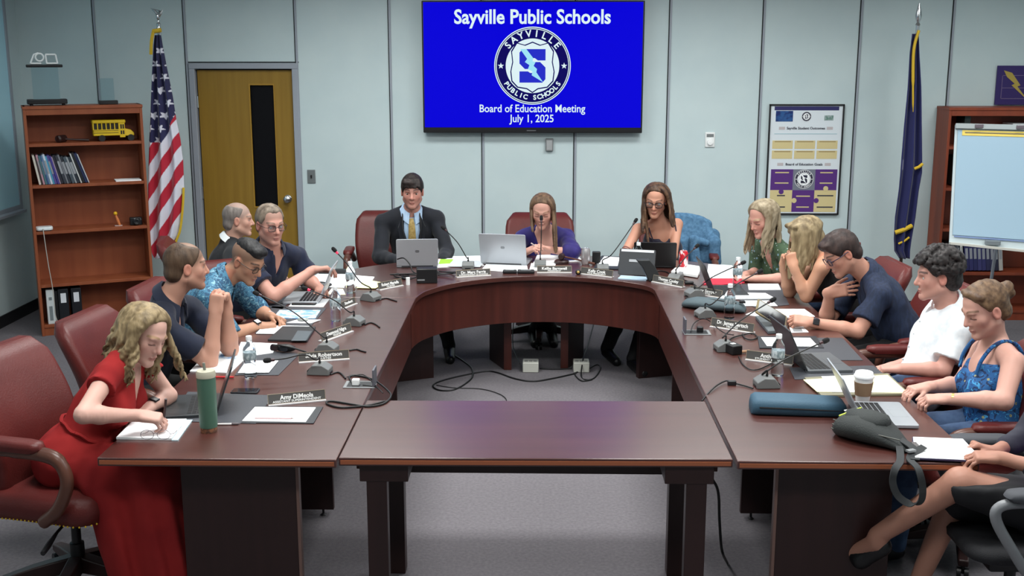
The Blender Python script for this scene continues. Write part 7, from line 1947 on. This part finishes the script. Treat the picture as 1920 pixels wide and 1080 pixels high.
# ---------------------------------------------------------------- woman in the blue floral tank top
def p_floral():
    J = dict(head=M(1846, 580, 4.98), neck=M(1862, 650, 5.02), pelvis=(2.10, 4.98, .575), sL=M(1900, 680, 4.82), sR=M(1842, 658, 5.16),
             eL=M(1882, 752, 4.68), wL=M(1775, 748, 4.78), eR=M(1800, 722, 5.16), wR=M(1738, 726, 4.98)); seat_legs(J, 180, knee_z=.56)
    p = Person('woman with brown hair in a bun wearing a blue floral tank top', J, (-.88, -.16, -.40), (0, 0, 1), True, (210, 162, 146), (92, 70, 52), hs=1.06, eyes='down', arm=1.15, fat=1.1, lips=(172, 104, 100))
    p.build([dict(side='L', d=(-.95, .1, -.05), n=(0, .2, -1), curl=(.4, .6, .7, .7, .7)), dict(side='R', d=(-.9, -.3, -.05), n=(0, 0, -1), curl=(.3, .5, .5, .5, .5))])
    m = pattern_mat('blue_floral', (26, 84, 140), [((14, 40, 80), 'n', .54, 24), ((60, 140, 190), 'n', .62, 30), ((150, 150, 110), 'v', .17, 26), ((16, 36, 70), 'n', .66, 46)])
    S = Soft(); p.torso(S, .013, sho=False)
    S.box(p.Tn(0, 0, .14), (.4, .4, .200), p.Rt, .01, .01, 's'); S.ell(p.Tn(0, .12, -.045), (.075, .09, .055), p.Rt, .01, 's')
    for sx in (-1, 1):
        S.cap(p.Tn(sx * .20, 0, -.08), p.Tn(sx * .215, 0, -.17), .052, .03, .01, 's')
        MB().tube(spline([Vector(p.Tn(sx * x, y, z)) for x, y, z in ((.098, .118, -.10), (.104, .096, -.04), (.108, .045, .020), (.108, -.01, .040), (.10, -.07, .012), (.095, -.105, -.07))], 5), .009, 8).build('shoulder_strap', m, p.o)
    p.add('tank_top', S, m, .009, disp=wrinkles(.006, (14, 14, 8), 81)); trousers(p, M_jean); shoes(p, M_shoe)
    S = p.hair_cap(.007, (.064, .088), (-.035, -.075), .030)
    for i in range(22): S.cap(p.H(-.066 + .0063 * i, .055 - .9 * abs(-.066 + .0063 * i) * .4, .098 - 3.5 * (-.066 + .0063 * i) ** 2), p.H(0, -.098, .03), .012, .012, .006)
    for i in range(18):
        a = i * 2 * PI / 18; S.cap(p.H(.026 * math.cos(a), -.118 + .012 * math.sin(3 * a), .035 + .028 * math.sin(a)), p.H(.026 * math.cos(a + .7), -.118 + .016 * math.cos(2 * a), .035 + .028 * math.sin(a + .7)), .013, .011, .004)
    p.add('hair', S, hair_mat('hair_bun', (74, 54, 40), (120, 94, 70), (50, 14, 50)), .006, disp=strands(.0025, (90, 20, 90)))
    p.watch('L', mat('bracelet', (180, 150, 90), .3, metal=.8), .88, .005)
    return p
p_floral()

# ---------------------------------------------------------------- person at the right edge, mostly outside the picture
def p_edge():
    J = dict(head=(2.20, 4.22, 1.24), neck=(2.16, 4.24, 1.03), pelvis=(1.98, 4.18, .56), sL=(2.12, 4.05, .99), sR=(2.11, 4.43, .99),
             eL=(2.02, 4.00, .74), wL=M(1872, 858, 4.12), eR=(2.00, 4.44, .76), wR=M(1862, 848, 4.30), kL=M(1800, 905, 4.10), kR=M(1790, 935, 4.28), aL=M(1645, 1004, 4.22), aR=M(1722, 1090, 4.30), tL=M(1600, 1036, 4.30), tR=M(1690, 1110, 4.42))
    p = Person('person in a lilac shirt and black shorts with crossed legs at the right edge', J, (-.95, .2, -.25), (0, 0, 1), True, (176, 128, 108), (70, 52, 44), eyes='down')
    p.build([dict(side='R', d=(-.85, .1, .35), n=(-.3, -.1, -.9), curl=(.4, .6, .7, .8, .8)), dict(side='L', d=(-.95, .1, .0), n=(0, .2, -1), curl=(.4, .5, .5, .5, .5))])
    S = Soft(); p.torso(S, .014)
    for k in 'LR': p.sleeve(S, k, .5, .052, .066, .022)
    S.cap(p.Tn(0, 0, .02), p.Tn(0, .01, .14), .06, .07, .01, 's')
    p.add('shirt', S, mat('lilac_shirt', (150, 116, 176), .8), .011, disp=wrinkles(.006, (14, 14, 8), 91))
    S = Soft()
    for k in 'LR':
        hip = p.J['pelvis'] + p.right * (.09 if k == 'R' else -.09); S.cap(hip, hip + (p.J['k' + k] - hip) * .93, .108, .086, .04)
    p.torso(S, .02); S.cut(p.J['pelvis'] + V3(0, 0, .14), (0, 0, 1))
    p.add('shorts', S, mat('black_shorts', (20, 20, 24), .75), .012, disp=wrinkles(.006, (13, 13, 13), 92))
    # dark jacket over the far arm
    for k in 'RL':
        S = Soft(); S.cap(p.J['s' + k], p.J['e' + k], .07, .06, .02); S.cap(p.J['e' + k], p.J['e' + k] + (p.J['w' + k] - p.J['e' + k]) * .58, .055, .044, .02)
        p.add('sleeve', S, mat('dark_cardigan', (44, 44, 56), .85), .010, disp=wrinkles(.005, (18, 18, 18), 93))
    for k in 'LR':
        a, t = p.J['a' + k], p.J['t' + k]; d = nrm_(t - a); S = Soft()
        S.cap(a + V3(.02, 0, -.045), a + d * .10 + V3(0, 0, -.055), .040, .036, .02); S.cap(a + d * .10 + V3(0, 0, -.05), t, .036, .024, .02)
        S.cap(a + d * .05 + V3(0, 0, .03), a + d * .09 + V3(0, 0, .03), .04, .036, .01, 's')
        p.add('shoe', S, M_shoe, .008)
    S = p.hair_cap(.01, (.07, .085), (-.03, -.03), 0)
    for i in range(24): p.lock(S, 80 + 200 * i / 23, 80, -6, .2, .006, 1, .014, .006, .012)
    p.add('hair', S, hair_mat('hair_plain', (60, 44, 36), (96, 74, 60)), .009)
p_edge()
# ================================================================== who sits on what
chair(-1.98, 4.53, -14, 'red leather chair with wooden arms under the woman in the red dress').scale = (1, 1, 1.07)
chair(-1.97, 5.5, -8, 'red leather chair behind the man with clasped hands')
chair(-1.90, 6.28, -4, 'red leather chair behind the man in the blue patterned shirt')
chair(-2.3, 7.88, 14, 'red leather chair under the balding man in the dark suit')
chair(-1.92, 7.2, -60, 'red leather chair under the man in the navy polo').scale = (1, 1, .92)
chair(-1.2, 8.99, -86, 'red leather chair showing left of the suited man at the head table')
chair(0.02, 8.90, -90, 'red leather chair behind the woman in purple')
chair(1.10, 9.02, -94, 'red leather chair with a denim jacket over its back').scale = (1, 1, .95)
chair(1.84, 7.92, 192, 'red leather chair under the woman in green')
chair(1.92, 7.06, 184, 'red leather chair under the woman hiding her face')
chair(2.08, 6.44, 186, 'tall red leather chair behind the man with a hand on his chest')
chair(1.9, 5.66, 180, 'red leather chair behind the boy in the white shirt')
chair(1.98, 4.98, 180, 'red leather chair under the woman in the blue floral top')

# denim jacket hung over the chair back
def jacket():
    S = Soft()
    c = V3(1.20, 9.03, 0)
    P = lambda px, py, y: M(px, py, y)
    for i in range(7):
        t = i / 6; x = 1268 + 58 * t; top = 408 + 14 * t ** 2
        S.cap(P(x, top, 9.30), P(x + 1, top - 2, 9.18), .030, .030, .03); S.cap(P(x + 1, top - 1, 9.18), P(x + 3, top + 45, 9.10), .030, .034, .03)
        S.cap(P(x + 3, top + 45, 9.10), P(x + 4, 492 - 6 * t, 9.06), .034, .030, .03)
    S.cap(P(1322, 428, 9.16), P(1338, 455, 9.08), .045, .055, .02); S.cap(P(1338, 455, 9.08), P(1338, 498, 9.04), .055, .045, .02)
    S.cap(P(1338, 440, 9.25), P(1341, 490, 9.22), .05, .05, .03)
    S.cap(P(1300, 448, 9.02), P(1324, 456, 9.0), .030, .030, .015); S.cap(P(1300, 450, 9.02), P(1306, 498, 8.98), .035, .045, .02)
    d = lambda x, y, z: .005 * vnoise(x * 18, y * 18, z * 6, 7) + .0015 * vnoise(x * 40, y * 40, z * 22, 8)
    o = soft_object('denim_jacket', S.mesh(.008, (), d), mat('denim', (84, 124, 156), .85, noise=((40, 40, 40), (62, 98, 130), .35, .65), bump=((300, 300, 300), .2)))
    tag(o, 'light blue denim jacket draped over the chair at the head table', 'jacket')
jacket()

# black task chair with grey looped arms at the right edge
def task_chair():
    t = thing('task_chair', 'black swivel task chair with grey looped arms at the right edge', 'chair', (1.87, 4.20, 0), math.radians(90))
    MG = mat('grey_plastic', (118, 120, 124), .4); MBk = mat('black_mesh', (26, 26, 30), .8, bump=(300, .3))
    sr = []
    for z, k in ((.40, .86), (.42, .98), (.45, 1.0), (.47, .94), (.475, .7)): sr.append([p + Vector((0, 0, z)) for p in rrect(.50 * k, .50 * k, .1)])
    MB().rings(sr).build('seat', MBk, t, smooth=60)
    MB().rings(back_rings(.48, .58, 1.08, .05, .10, .0, -.27)).build('backrest', MBk, t, smooth=60)
    MB().b2((-.03, -.30, .36), (.03, -.26, .75)).build('back_support', MG, t, bevel=.008)
    MB().b2((-.14, -.14, .34), (.14, .14, .395)).build('mechanism', M_black, t, bevel=.01)
    for s in (-1, 1):
        x = s * .30
        MB().tube(spline([(x - s * .08, .02, .38), (x, .06, .40), (x + s * .01, .13, .50), (x, .20, .62), (x, .19, .675), (x, .10, .69), (x, -.06, .69), (x, -.14, .66)], 6), [.02] * 43, 10).build('armrest', MG, t, smooth=60)
        MB().rings([[Vector((x + p.x, .03 + p.y, z)) for p in rrect(.085 * k, .30 * k, .04)] for z, k in ((.70, .9), (.715, 1.0), (.73, .95), (.738, .7))]).build('arm_pad', mat('soft_grey', (62, 64, 70), .7), t, smooth=60)
    MB().tube([(0, 0, .09), (0, 0, .2), (0, 0, .201), (0, 0, .36)], [.032, .032, .022, .022], 14).build('gas_column', M_black, t)
    for k in range(5):
        a = 2 * PI * k / 5 + .9; d = Vector((math.cos(a), math.sin(a), 0)); side = Vector((-d.y, d.x, 0))
        MB().rings([[d * r + side * sx * w + Vector((0, 0, z)) for sx, z in ((-1, z0), (1, z0), (1, z1), (-1, z1))] for r, w, z0, z1 in ((.02, .03, .08, .14), (.18, .027, .07, .115), (.31, .022, .065, .09))]).build('base_leg', MG, t, bevel=.008)
        cs = MB()
        for e in (-.016, .016): cs.tube([d * .295 + side * (e - .009) + Vector((0, 0, .028)), d * .295 + side * (e + .009) + Vector((0, 0, .028))], .028, 14)
        cs.build('caster', M_black, t)
task_chair()
